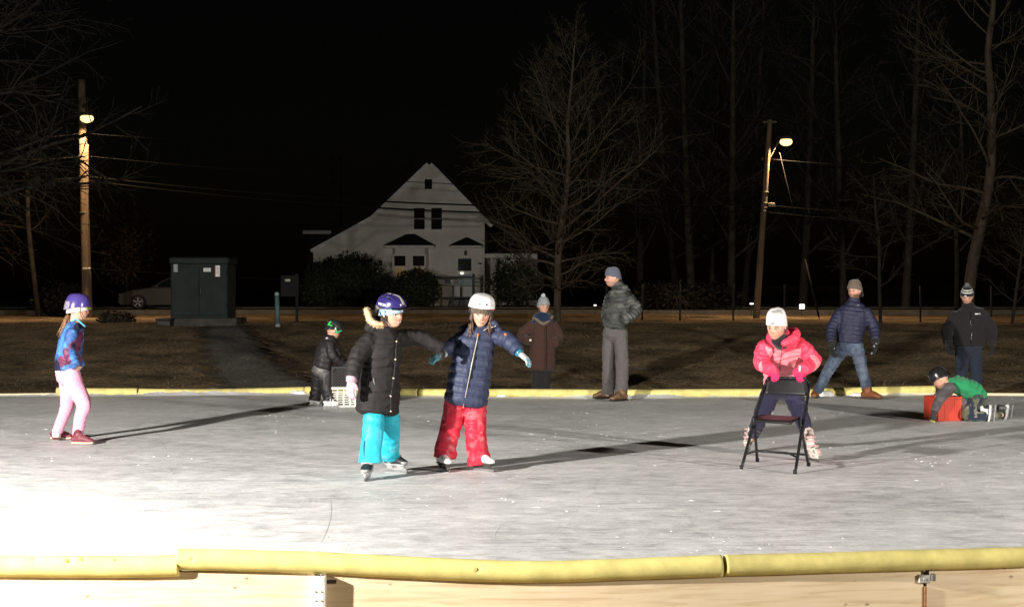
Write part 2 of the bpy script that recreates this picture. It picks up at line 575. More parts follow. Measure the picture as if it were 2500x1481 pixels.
    cl = vnoise(np.stack([bx * .9, by * 1.1, np.full(n, 3.3)], 1))
    k = rng.random(n) < sstep(.45, .85, cl) * .9 + .03
    bx, by = bx[k], by[k]; n = len(bx)
    Vs, Fs = [], []
    for i in range(n):
        a = rng.uniform(-1.2, 1.2); l = rng.uniform(.004, .014) * (3.0 if rng.random() < .10 else 1); w = rng.uniform(.003, .008); h = rng.uniform(.002, .005)
        ca, sa = math.cos(a), math.sin(a); z0 = -.003
        c = np.array([bx[i], by[i], z0])
        q = np.array([(-l, -w * .5, 0), (l * .8, -w, 0), (l, w * .6, 0), (-l * .7, w, 0), (-l * .3, 0, h), (l * .4, w * .1, h * .8)])
        q = np.stack([q[:, 0] * ca - q[:, 1] * sa, q[:, 0] * sa + q[:, 1] * ca, q[:, 2]], 1) + c
        b0 = 6 * i
        Vs.append(q); Fs += [(b0, b0 + 1, b0 + 5, b0 + 4), (b0 + 1, b0 + 2, b0 + 5), (b0 + 2, b0 + 3, b0 + 4, b0 + 5), (b0 + 3, b0, b0 + 4)]
    g = mk("snow_shavings", np.concatenate(Vs), Fs, plain("snow", (.82, .82, .82), .8, 0, 40, .08, .3, 120, .2), smooth=False)
    tag(g, "scattered white ice shavings and crumbs on the rink", "ice shavings", kind="stuff")

def build_cuts():
    """skate cuts: shallow curved lines of scraped ice, too many to count"""
    rs = np.random.default_rng(77)
    Vs, Fs, Cs = [], [], []; k = 0
    for i in range(1500):
        x0, y0 = rs.uniform(-6.5, 8), 8.5 + 12.2 * rs.random() ** 1.1
        L = rs.uniform(.3, 2.6); n = 15
        a0 = rs.uniform(0, math.pi) if rs.random() < .55 else rs.normal(.15, .35)
        kap = rs.normal(0, .45)
        s = np.linspace(0, L, n); a = a0 + kap * s
        x = x0 + np.cumsum(np.cos(a)) * L / n; y = y0 + np.cumsum(np.sin(a)) * L / n
        w = rs.uniform(.0009, .0022) * np.sin(np.linspace(.12, math.pi - .12, n)) ** .5
        if y.max() > 21.0 or y.min() < 8.3: continue
        nx, ny = -np.sin(a), np.cos(a)
        A = np.stack([x + nx * w, y + ny * w, 0 * x], 1); B = np.stack([x - nx * w, y - ny * w, 0 * x], 1)
        V = np.stack([A, B], 1).reshape(-1, 3)
        V[:, 2] = (vnoise(V * np.array([1, 1, 0]) * 1.1) - .5) * .006 - .003 + .0022
        Vs.append(V); Fs += [(k + 2 * j, k + 2 * j + 1, k + 2 * j + 3, k + 2 * j + 2) for j in range(n - 1)]
        Cs.append(np.tile((np.array([.80, .80, .79]) if rs.random() < .55 else np.array([.60, .605, .61])), (len(V), 1))); k += len(V)
    o = mk("skate_cuts", np.concatenate(Vs), Fs, painted("scraped ice", .7, 60, .2, .2), colr=np.concatenate(Cs))
    tag(o, "thin curved skate cuts scored across the ice", "skate marks", kind="stuff")
build_cuts()

def near_line(x):
    px = np.asarray(x, float) / 8.1 * F + CX
    r = np.clip((px - 1150) / 1350, 0, 1.4); l = np.clip((1150 - px) / 1150, 0, 1.6)
    return 7.93 + .36 * r ** 2 + .09 * l ** 2 * (1 - .25 * l)

def far_line(x):
    px = np.asarray(x, float) / 21.4 * F + CX
    return np.interp(px, [-600, 137, 740, 1000, 1475, 2280, 2900], [21.0, 21.65, 21.9, 21.4, 21.15, 21.75, 21.3])
build_ice()

# ------------------------------------------------------------------ rink boards and foam bumpers
M_FOAM = plain("yellow foam", (.68, .595, .215), .85, 0, 9, .17, .22, 70, .2, dist=.004)
M_FOAM_CORE = plain("foam cut face", (.62, .52, .12), .9)

def board_mat():
    def fn(nt, b):
        L = nt.links.new
        tc = nd(nt, "ShaderNodeTexCoord")
        mp = nd(nt, "ShaderNodeMapping"); mp.inputs["Scale"].default_value = (.9, 1, 14)
        L(tc.outputs["Object"], mp.inputs[0])
        n1 = nd(nt, "ShaderNodeTexNoise", i_Scale=3.0, i_Detail=7.0, i_Distortion=.5)
        L(mp.outputs[0], n1.inputs[0])
        r = nd(nt, "ShaderNodeValToRGB"); e = r.color_ramp.elements
        e[0].position = .3; e[0].color = (.58, .43, .26, 1)
        e[1].position = .66; e[1].color = (.76, .62, .43, 1)
        k = e.new(.48); k.color = (.71, .57, .37, 1)
        L(n1.outputs[0], r.inputs[0])
        vo = nd(nt, "ShaderNodeTexVoronoi", i_Scale=6.5, i_Randomness=1.0)
        mp2 = nd(nt, "ShaderNodeMapping"); mp2.inputs["Scale"].default_value = (1.0, .01, 1.7)
        L(tc.outputs["Object"], mp2.inputs[0]); L(mp2.outputs[0], vo.inputs[0])
        mr = nd(nt, "ShaderNodeMapRange"); mr.inputs[1].default_value = .040; mr.inputs[2].default_value = .10; mr.inputs[3].default_value = .75; mr.inputs[4].default_value = 0
        L(vo.outputs[0], mr.inputs[0])
        mx = nd(nt, "ShaderNodeMix", data_type='RGBA'); mx.inputs[7].default_value = (.20, .10, .045, 1)
        L(mr.outputs[0], mx.inputs[0]); L(r.outputs[0], mx.inputs[6]); L(mx.outputs[2], b.inputs["Base Color"])
        bp = nd(nt, "ShaderNodeBump", i_Strength=.25, i_Distance=.003)
        L(n1.outputs[0], bp.inputs["Height"]); L(bp.outputs[0], b.inputs["Normal"])
        b.inputs["Roughness"].default_value = .62
    return material("pine board", fn)
M_BOARD = board_mat()

def foam(name, ctrl, r, label, group, parent=None, pits=(), n=28, seg=150):
    """foam tube bent through ctrl points, with dents, nicks and square-cut ends"""
    C = crom(np.array(ctrl), max(2, seg // (len(ctrl) - 1)))
    m = len(C)
    T = np.gradient(C, axis=0); T /= np.linalg.norm(T, axis=1)[:, None]
    S = np.cross(T, [0, 0, 1.0]); S /= np.linalg.norm(S, axis=1)[:, None]
    B = np.cross(S, T)
    th = np.linspace(0, 2 * math.pi, n, endpoint=False)
    s = np.cumsum(np.r_[0, np.linalg.norm(np.diff(C, axis=0), axis=1)])
    rr = r * (1 + .035 * (vnoise(np.stack([s * 3, np.zeros(m), np.full(m, C[0, 0])], 1)) - .5))
    G = np.stack([np.repeat(s * 9, n), np.tile(np.cos(th) * 1.5, m) + C[0, 0], np.tile(np.sin(th) * 1.5, m)], 1)
    dr = (vnoise(G * .5) - .5) * .03 + (vnoise(G * 3.3) - .5) * .010
    q = vnoise(G * np.array([.8, 1.3, 1.3]) + 40)
    dr = dr - .10 * sstep(.93, .98, q)
    rad = rr[:, None] * (1 + dr.reshape(m, n))
    for (ps, pa, pw, pd) in pits:
        ds = (s - ps * s[-1]) / pw
        da = ((th - pa + math.pi) % (2 * math.pi) - math.pi) * r / (pw * .7)
        rad = rad - pd * np.exp(-(ds[:, None] ** 2 + da[None] ** 2) ** 2)
    V = C[:, None] + rad[..., None] * (np.cos(th)[None, :, None] * S[:, None] + np.sin(th)[None, :, None] * B[:, None])
    # core slot the board sits in: cut ends are closed with a recessed disc
    V = V.reshape(-1, 3)
    Fa = [(i * n + j, i * n + (j + 1) % n, (i + 1) * n + (j + 1) % n, (i + 1) * n + j) for i in range(m - 1) for j in range(n)]
    ends = []
    for i, sg in ((0, 1), (m - 1, -1)):
        k = len(V)
        V = np.vstack([V, C[i] + (V[i * n:(i + 1) * n] - C[i]) * .55, C[i] + sg * T[i] * .012 + (V[i * n:(i + 1) * n] - C[i]) * .45])
        for j in range(n):
            a, b2 = i * n + j, i * n + (j + 1) % n
            c, d = k + j, k + (j + 1) % n
            Fa.append((a, b2, d, c) if sg < 0 else (b2, a, c, d))
            Fa.append((c, d, d + n, c + n) if sg < 0 else (d, c, c + n, d + n))
        Fa.append(tuple(range(k + n, k + 2 * n)))
    o = mk(name, V, Fa, M_FOAM)
    return tag(o, label, "foam bumper", group)

def build_boards():
    # near side, in three boards
    segs = [(-7.6, -0.955, "pale pine rink board in the left foreground, brightly lit"),
            (-0.945, 2.10, "long pine rink board in the centre foreground under yellow foam"),
            (2.118, 9.2, "pine rink board in the right foreground corner beyond the small bracket")]
    for x0, x1, lab in segs:
        xs = np.linspace(x0, x1, 14)
        V = []
        for x in xs:
            y = float(near_line(x))
            for dy, z in ((-.02, -.34), (-.02, .052), (.018, .052), (.018, -.34)):
                V.append((x, y + dy, z))
        Fa = [(4 * i + j, 4 * i + 4 + j, 4 * i + 4 + (j + 1) % 4, 4 * i + (j + 1) % 4) for i in range(len(xs) - 1) for j in range(4)]
        Fa += [(3, 2, 1, 0), tuple(4 * (len(xs) - 1) + j for j in range(4))]
        tag(mk("rink_board", V, Fa, M_BOARD, smooth=False), lab, "board", "boards around the rink")
    r = .054
    def line(pts):   # px,py along the foam's middle
        out = []
        for px, py in pts:
            d = F * (CH - .055) / (py - HY)
            x = (px - CX) / F * d
            y = float(near_line(x))
            out.append((x, y - .018, CH - (py - HY) / F * (y - .018)))
        return out
    foam("foam_bumper", line([(-1700, 1383), (-900, 1382), (-300, 1381), (100, 1381), (330, 1382), (455, 1379)]), r,
         "nicked yellow foam bumper at the left end of the near rink edge", "foam bumpers on the rink boards",
         pits=[(.838, 1.0, .010, .02), (.878, .75, .016, .02), (.893, 1.0, .012, .018), (.93, .9, .006, .012)], seg=300)
    foam("foam_bumper", line([(469, 1364), (620, 1367), (800, 1373), (960, 1382), (1150, 1391), (1330, 1394), (1560, 1387), (1754, 1380)]), r,
         "long sagging yellow foam bumper in the middle of the near rink edge", "foam bumpers on the rink boards",
         pits=[(.55, .2, .010, .014), (.60, -.1, .006, .012), (.03, .2, .008, .010)], seg=260)
    foam("foam_bumper", line([(1762, 1379), (1960, 1374), (2200, 1367), (2500, 1359), (2900, 1350), (3500, 1338), (4400, 1337), (5560, 1337)]), r * .98,
         "yellow foam bumper at the right end of the near rink edge", "foam bumpers on the rink boards",
         pits=[(.36, .5, .006, .010)], seg=240)
    # galvanised stake and clamp on the near boards
    y0 = float(near_line(-.95))
    M_GALV = plain("galvanised steel", (.62, .62, .60), .42, .6, 25, .25, .2, 60)
    M_WHITE = plain("white painted steel", (.74, .73, .70), .5, .1, 25, .12, .2, 60)
    t = thing("board_stake", (-.955, y0 - .05, -.34), "white painted steel stake on the near rink board below the foam", "stake")
    mk("stake_web", *box((-.952, y0 - .083, -.147), (.052, .006, .385), (1, 0, 0), (0, 1, 0), (.02, 0, 1), bev=.003), M_WHITE, t, smooth=False)
    mk("stake_flange", *box((-.9235, y0 - .053, -.147), (.005, .064, .385), (1, 0, 0), (0, 1, 0), (.02, 0, 1), bev=.002), M_WHITE, t, smooth=False)
    mk("stake_flange", *box((-.982, y0 - .053, -.147), (.005, .064, .385), (1, 0, 0), (0, 1, 0), (.02, 0, 1), bev=.002), M_WHITE, t, smooth=False)
    for zz in (-.03, -.075, -.13):
        for xx in (-.966, -.938):
            mk("screw", *tube((xx, y0 - .085, zz), (xx, y0 - .090, zz), .0035, 8), plain("rusty screw", (.3, .2, .13), .7), t)
    mk("pin", *box((-.893, y0 - .027, .008), (.046, .010, .018), bev=.002), plain("dark pin", (.05, .04, .035), .6), t, smooth=False)
    xr = 2.109; yr = float(near_line(xr))
    t = thing("board_clamp", (xr, yr - .04, -.34), "small galvanised clamp joining the two boards near the right edge", "clamp")
    mk("clamp_plate", *box((xr - .006, yr - .032, -.02), (.062, .018, .042), bev=.003), M_GALV, t, smooth=False)
    mk("clamp_jaw", *box((xr + .038, yr - .034, -.012), (.022, .024, .036), bev=.003), plain("dull steel", (.2, .2, .19), .5, .6), t, smooth=False)
    mk("screw", *tube((xr - .01, yr - .041, -.02), (xr - .01, yr - .047, -.02), .005, 8), M_STEEL, t)
    mk("wing_bolt", *box((xr + .01, yr - .03, .012), (.014, .016, .03), bev=.002), M_BLACK, t, smooth=False)
    mk("joint_strip", *box((xr, yr - .0255, -.20), (.012, .010, .28), bev=.002), plain("rusty strip", (.28, .12, .05), .8, 0, 30, .5, .5), t, smooth=False)
    # far side
    segs = [(-7.6, -6.15), (-6.14, -5.05), (-5.04, -2.80), (-2.79, 1.22), (1.23, 4.12), (4.13, 5.8), (5.81, 9.2)]
    lab = ["bare far rink board left of the girl in pink trousers, no foam", "far rink board behind the girl in pink trousers",
           "far rink board below the green cabinet, under yellow foam", "far rink board behind the two skaters holding hands",
           "far rink board between the man in grey and the girl with the chair", "far rink board behind the man in jeans",
           "bare far rink board at the right end behind the kneeling child"]
    for (x0, x1), l in zip(segs, lab):
        V = []
        for x in (x0, x1):
            y = float(far_line(x))
            for dy, z in ((-.018, -.36), (-.018, .03), (.02, .03), (.02, -.36)):
                V.append((x, y + dy, z))
        Fa = [(j, 4 + j, 4 + (j + 1) % 4, (j + 1) % 4) for j in range(4)] + [(3, 2, 1, 0), (4, 5, 6, 7)]
        tag(mk("rink_board", V, Fa, M_BOARD, smooth=False), l, "board", "boards around the rink")
    for x, l in ((-7.62, "pine board along the left side of the rink"), (9.22, "pine board along the right side of the rink")):
        y0_, y1_ = float(near_line(x)), float(far_line(x))
        tag(mk("rink_board", *box((x, (y0_ + y1_) / 2, -.15), (.038, y1_ - y0_ + .04, .38)), M_BOARD, smooth=False), l, "board", "boards around the rink")
        foam("foam_bumper", [(x, y0_ + .1, .05), (x, (y0_ + y1_) / 2, .052), (x, y1_ - .1, .05)], .052, l.replace("pine board", "yellow foam bumper"), "foam bumpers on the rink boards", n=14, seg=60)
    def fline(pts):
        o = []
        for px, py in pts:
            y = 21.5
            for _ in range(3): y = float(far_line((px - CX) / F * y))
            o.append(((px - CX) / F * y, y, CH - (py - HY) / F * y))
        return o
    for pts, l in [([(138, 954.5), (230, 956), (335, 956)], "short yellow foam bumper on the far edge behind the girl in pink trousers"),
                   ([(339, 957), (480, 958.5), (620, 956), (742, 953)], "yellow foam bumper on the far edge left of the child with crates"),
                   ([(746, 952), (900, 956), (1020, 958)], "yellow foam bumper on the far edge behind the child with crates"),
                   ([(1022, 958), (1250, 958), (1475, 959.5)], "yellow foam bumper on the far edge below the woman in brown"),
                   ([(1478, 959.5), (1620, 959), (1780, 958), (1985, 958)], "yellow foam bumper on the far edge right of the man in grey"),
                   ([(1992, 957), (2130, 953), (2281, 950)], "yellow foam bumper on the far edge ending near the red crate")]:
        foam("foam_bumper", fline(pts), .052, l, "foam bumpers on the rink boards", n=16, seg=60)
build_boards()

def build_snow():
    M_SNOW = plain("snow", (.82, .82, .82))
    # ridge of scraped snow along the far boards
    xs = np.linspace(-7.4, 5.95, 420)
    V = []; k = 7
    h = .012 + .035 * sstep(.5, .85, vnoise(np.stack([xs * 2.1, np.zeros(len(xs)), np.zeros(len(xs))], 1))) + .02 * vnoise(np.stack([xs * 9, np.zeros(len(xs)), np.zeros(len(xs))], 1))
    w = .10 + .22 * vnoise(np.stack([xs * 1.3, np.full(len(xs), 5.), np.zeros(len(xs))], 1))
    for i, x in enumerate(xs):
        y = float(far_line(x)) - .02
        for j in range(k):
            u = j / (k - 1)
            V.append((x, y - w[i] * u, -.006 + h[i] * (1 - u) ** 1.3 * (.8 + .4 * rng.random())))
    Fa = [(i * k + j, i * k + j + 1, (i + 1) * k + j + 1, (i + 1) * k + j) for i in range(len(xs) - 1) for j in range(k - 1)]
    tag(mk("snow_ridge", V, Fa, M_SNOW), "thin ridge of scraped snow along the far rink edge", "snow", kind="stuff")
    for px, py, r, l in [(722, 945, .075, "white lump of snow on the far foam left of the crates"),
                         (1225, 960, .05, "white lump of snow below the woman in brown"),
                         (1572, 961, .06, "lump of snow right of the grey man's boots"),
                         (2012, 957, .085, "broad heap of snow behind the chair at the far edge"),
                         (2085, 957, .05, "small heap of snow between the legs of the man in jeans")]:
        y = float(far_line((px - CX) / F * 21.4)) - .06
        c = P(px, py, y); c[2] = .0
        V, Fa = ell(c, (r * 1.5, r * .8, r * .8), n=24, m=14)
        V = V + (V - c) * ((vnoise(V * 16) - .5) * .9 + (vnoise(V * 50) - .5) * .4)[:, None]
        V[:, 2] = np.maximum(V[:, 2], -.01)
        tag(mk("snow_lump", V, Fa, M_SNOW), l, "snow", "snow lumps along the far edge")
build_snow()
# ------------------------------------------------------------------ the two work lights that light the rink (outside the frame)
def build_flood(cfg, label):
    p = np.array(cfg["pos"]); aim = np.array(cfg["aim"])
    gz = -.34
    t = thing("floodlight_stand", (p[0], p[1], gz), label, "floodlight", "floodlights at the rink corners")
    mk("mast", *tube((p[0], p[1], gz + .25), (p[0], p[1], p[2] - .12), .022), M_BLACK, t)
    for a in (90, 210, 330):
        d = np.array([math.cos(R(a)), math.sin(R(a)), 0])
        mk("leg", *tube(np.array([p[0], p[1], gz + .75]), np.array([p[0], p[1], gz + .01]) + d * .55, .014), M_BLACK, t)
    f = nrm(aim - p); s = nrm(np.cross(f, [0, 0, 1])); u = np.cross(s, f)
    h = mk("lamp_head", *box(p - f * .06, (.36, .10, .26), s, f, u, bev=.02), M_BLACK, t, smooth=False)
    mk("lens", *box(p - f * .004, (.31, .008, .21), s, f, u), glow("floodlight lens", (1, .96, .9), 40), h, smooth=False)
    ld = bpy.data.lights.new("floodlight", 'AREA')
    ld.shape = 'RECTANGLE'; ld.size = .30; ld.size_y = .20
    ld.energy = cfg["power"]; ld.color = cfg["color"]; ld.spread = R(cfg["spread"])
    lo = bpy.data.objects.new("floodlight", ld); col.objects.link(lo)
    m = Matrix((tuple(s), tuple(u), tuple(-f))).transposed().to_4x4()
    m.translation = Vector(p + f * .02 - ORG[t.name])
    lo.parent = t
    lo.matrix_local = m
build_flood(FLOOD_LEFT, "black tripod floodlight at the near left corner of the rink")
build_flood(FLOOD_RIGHT, "black tripod floodlight at the near right corner of the rink")

# ------------------------------------------------------------------ utility poles with street lamps
M_POLE = plain("weathered pole wood", (.125, .088, .055), .85, 0, 5, .35, .7, 20, .2, stretch=(4, 4, .35), dist=.01)
M_LAMPMETAL = plain("lamp housing", (.06, .058, .05), .6, .2)
LAMPCOL = (1.0, .66, .36)

def street_lamp(t, base, lens_c, arm_from, power):
    arm = [arm_from, arm_from * .45 + lens_c * .55 + np.array([0, 0, .25]), lens_c + np.array([0, 0, .18])]
    mk("lamp_arm", *ptube(crom(arm, 6), .03, 8), M_LAMPMETAL, t)
    hd = mk("lamp_head", *ell(lens_c + np.array([0, 0, .12]), (.24, .19, .09)), M_LAMPMETAL, t)
    V, Fa = ell(lens_c - np.array([0, 0, .02]), (.23, .20, .15), n=20, m=12)
    mk("lens", V, Fa, glow("sodium lamp glass", (1.0, .64, .25), 2.7), hd)
    ld = bpy.data.lights.new("street_light", 'SPOT')
    ld.spot_size = R(172); ld.spot_blend = .35
    ld.energy = power; ld.color = LAMPCOL; ld.shadow_soft_size = .12
    lo = bpy.data.objects.new("street_light", ld); col.objects.link(lo)
    lo.parent = t
    lo.location = Vector(lens_c - np.array([0, 0, .17]) - ORG[t.name])

def pole_mesh(p0, p1, r0, r1, n=16, m=24):
    C = np.linspace(p0, p1, m)
    rr = np.linspace(r0, r1, m)
    return ptube(C, rr, n)

def build_poles():
    DL, DR = 56.0, 58.0
    # left
    b = P(214, 800, DL); b[2] = float(ground_z(b[0], b[1])) - .05
    top = P(199, 195, DL)
    t = thing("utility_pole", b, "wooden utility pole with a lit street lamp on the left", "utility pole", "utility poles by the road")
    mk("pole", *pole_mesh(b, top, .175, .125), M_POLE, t)
    at = lambda py, dx=0: P(205 + (py - 450) * .0245 + dx, py, DL)
    mk("riser_guard", *box(at(520, 8) - np.array([0, .1, 0]), (.10, .08, 4.8), bev=.01), M_POLE, t, smooth=False)
    for py in (382, 432, 446, 520):
        mk("pole_band", *tube(at(py) - [0, 0, .02], at(py) + [0, 0, .03], .165, 16), M_LAMPMETAL, t)
    br = mk("cable_bracket", *box(at(656, 6) - np.array([0, .2, 0]), (.30, .12, .05), bev=.01), M_STEEL, t, smooth=False)
    street_lamp(t, b, P(212, 288, DL - .95), at(262, 2), STREET_POWER)
    # right
    b2 = P(1846, 800, DR); b2[2] = float(ground_z(b2[0], b2[1])) - .05
    top2 = P(1880, 292, DR)
    t2 = thing("utility_pole", b2, "leaning wooden utility pole with a lit street lamp on the right", "utility pole", "utility poles by the road")
    mk("pole", *pole_mesh(b2, top2, .125, .085), M_POLE, t2)
    at2 = lambda py, dx=0: P(1846 + (800 - py) * .067 + dx, py, DR)
    for py in (470, 497, 508, 516):
        mk("pole_band", *tube(at2(py) - [0, 0, .02], at2(py) + [0, 0, .04], .125, 14), M_LAMPMETAL, t2)
    mk("junction_box", *box(at2(500, 17) - np.array([0, .05, 0]), (.24, .14, .13), bev=.01), plain("tan enclosure", (.33, .25, .16), .6), t2, smooth=False)
    mk("insulator", *tube(at2(392, -12), at2(384, -12), .05), M_LAMPMETAL, t2)
    street_lamp(t2, b2, P(1919, 345, DR), at2(388, 4), STREET_POWER)
    mk("crossarm", *box(at2(298), (.5, .07, .08), bev=.01), M_POLE, t2, smooth=False)
    # guy wire
    g0, g1 = P(1903, 372, DR - .1), P(2001, 795, DR - 3)
    g1[2] = float(ground_z(g1[0], g1[1]))
    t3 = thing("guy_wire", g1, "slanting guy wire running down from the right street lamp", "cable")
    mk("strand", *ptube(np.linspace(g0, g1, 4), .014, 6), plain("weathered strand", (.008, .008, .008), .9, spec=.05), t3)
    k = g0 * .35 + g1 * .65
    mk("wire_guard", *ptube(np.array([g1 + (k - g1) * .05, k]), .035, 6), plain("guard plastic", (.014, .013, .011), .8, spec=.1), t3)
    # cables between and beyond the poles
    M_WIRE = plain("cable sheath", (.006, .006, .006), .95, spec=.05)
    def wire(a, bb, sag, r, label):
        tt = np.linspace(0, 1, 40)
        C = a[None] * (1 - tt[:, None]) + bb[None] * tt[:, None]
        C[:, 2] -= sag * 4 * tt * (1 - tt)
        tag(mk("power_cable", *ptube(C, r, 5), M_WIRE), label, "cable", "cables strung between the poles")
    L = lambda py: P(205 + (py - 450) * .0245, py, DL)
    Rr = lambda py: P(1846 + (800 - py) * .067, py, DR)
    for yl, yr, sag, r, l in [(200, 290, .12, .012, "highest cable, from pole top to pole top"),
                              (214, 300, .30, .012, "second cable below the two pole tops"),
                              (325, 388, .25, .014, "cable leaving the left pole just under its lamp"),
                              (380, 470, .30, .014, "thin cable crossing high on the gable, below the attic window"),
                              (430, 497, .48, .030, "upper of the two thick cables crossing the house front"),
                              (440, 515, .52, .030, "lower of the two thick cables crossing the house front"),
                              (655, 700, .25, .012, "lowest cable, strung near the hedge tops")]:
        wire(L(yl), Rr(yr), sag, r, l + " between the two poles")
    for yl, ye, l in [(325, 338, "cable running left from just under the left lamp"), (382, 372, "cable running left from the middle of the left pole"), (432, 425, "cable running left from the lower bands of the left pole")]:
        wire(L(yl), P(-300, ye, 54.0), .2, .018, l)
    for yr, ye, l in [(388, 400, "cable running right from the arm of the right lamp"), (500, 520, "cable running right from the junction box"), (517, 545, "lower cable running right from the junction box")]:
        wire(Rr(yr), P(2800, ye, 62.0), .3, .014, l)
build_poles()

# ------------------------------------------------------------------ bare trees
def bark(name, rgb):
    return plain(name, rgb, .9, 0, 9, .4, .8, 30, .15, stretch=(1, 1, .3), dist=.02)
M_BARK = bark("grey bark", (.075, .058, .040))
M_WOOD = bark("woodland bark", (.085, .070, .055))
M_BARK2 = bark("dark bark", (.032, .027, .021))

class Twigs:
    def __init__(s): s.parts = []
    def add(s, pts, r, n): s.parts.append(ptube(pts, r, n))

def grow(tw, p, d, L, r, lvl, prm, rs):
    """one branch and its children; curves up or droops by prm"""
    seg = 7 if lvl == 0 else (5 if lvl == 1 else 4)
    pts = [np.array(p)]; dd = nrm(d)
    for i in range(seg):
        dd = nrm(dd + rs.normal(0, prm["wig"], 3) + np.array([0, 0, prm["up"]]) * (.5 + i / seg))
        pts.append(pts[-1] + dd * L / seg)
    pts = np.array(pts)
    rr = np.linspace(r, max(r * .25, prm["rmin"]), seg + 1)
    tw.add(pts, rr, 6 if lvl == 0 else (4 if lvl == 1 else 3))
    if lvl >= prm["lv"]: return
    k = prm["kids"][lvl]
    for i in range(k):
        u = .18 + .8 * (i + rs.random() * .8) / k
        j = u * seg; a = int(min(j, seg - 1)); f = j - a
        q = pts[a] * (1 - f) + pts[a + 1] * f
        t = nrm(pts[a + 1] - pts[a])
        side = nrm(np.cross(t, rs.normal(0, 1, 3)))
        ang = rs.uniform(.5, .95)
        grow(tw, q, t * math.cos(ang) + side * math.sin(ang), L * rs.uniform(.35, .6) * (1 - .45 * u), rr[a] * .55, lvl + 1, prm, rs)

def tree(label, trunk, tr, branches, prm, seed, mat, name="bare_tree"):
    rs = np.random.default_rng(seed)
    C = crom(np.array(trunk), 6)
    b = C[0]
    t = thing(name, b, label, "tree", "bare winter trees")
    rr = np.interp(np.linspace(0, 1, len(C)), np.linspace(0, 1, len(tr)), tr)
    V, Fa = ptube(C, rr, 10)
    mk("trunk", V, Fa, mat, t)
    tw = Twigs()
    for (q, d, L, r) in branches(C, rr, rs):
        grow(tw, q, d, L, r, 0, prm, rs)
    V, Fa = join(tw.parts)
    mk("crown", V, Fa, mat, t)
    return t

def trunk_at(C, rr, u):
    j = u * (len(C) - 1); a = int(min(j, len(C) - 2)); f = j - a
    return C[a] * (1 - f) + C[a + 1] * f, rr[a] * (1 - f) + rr[a + 1] * f

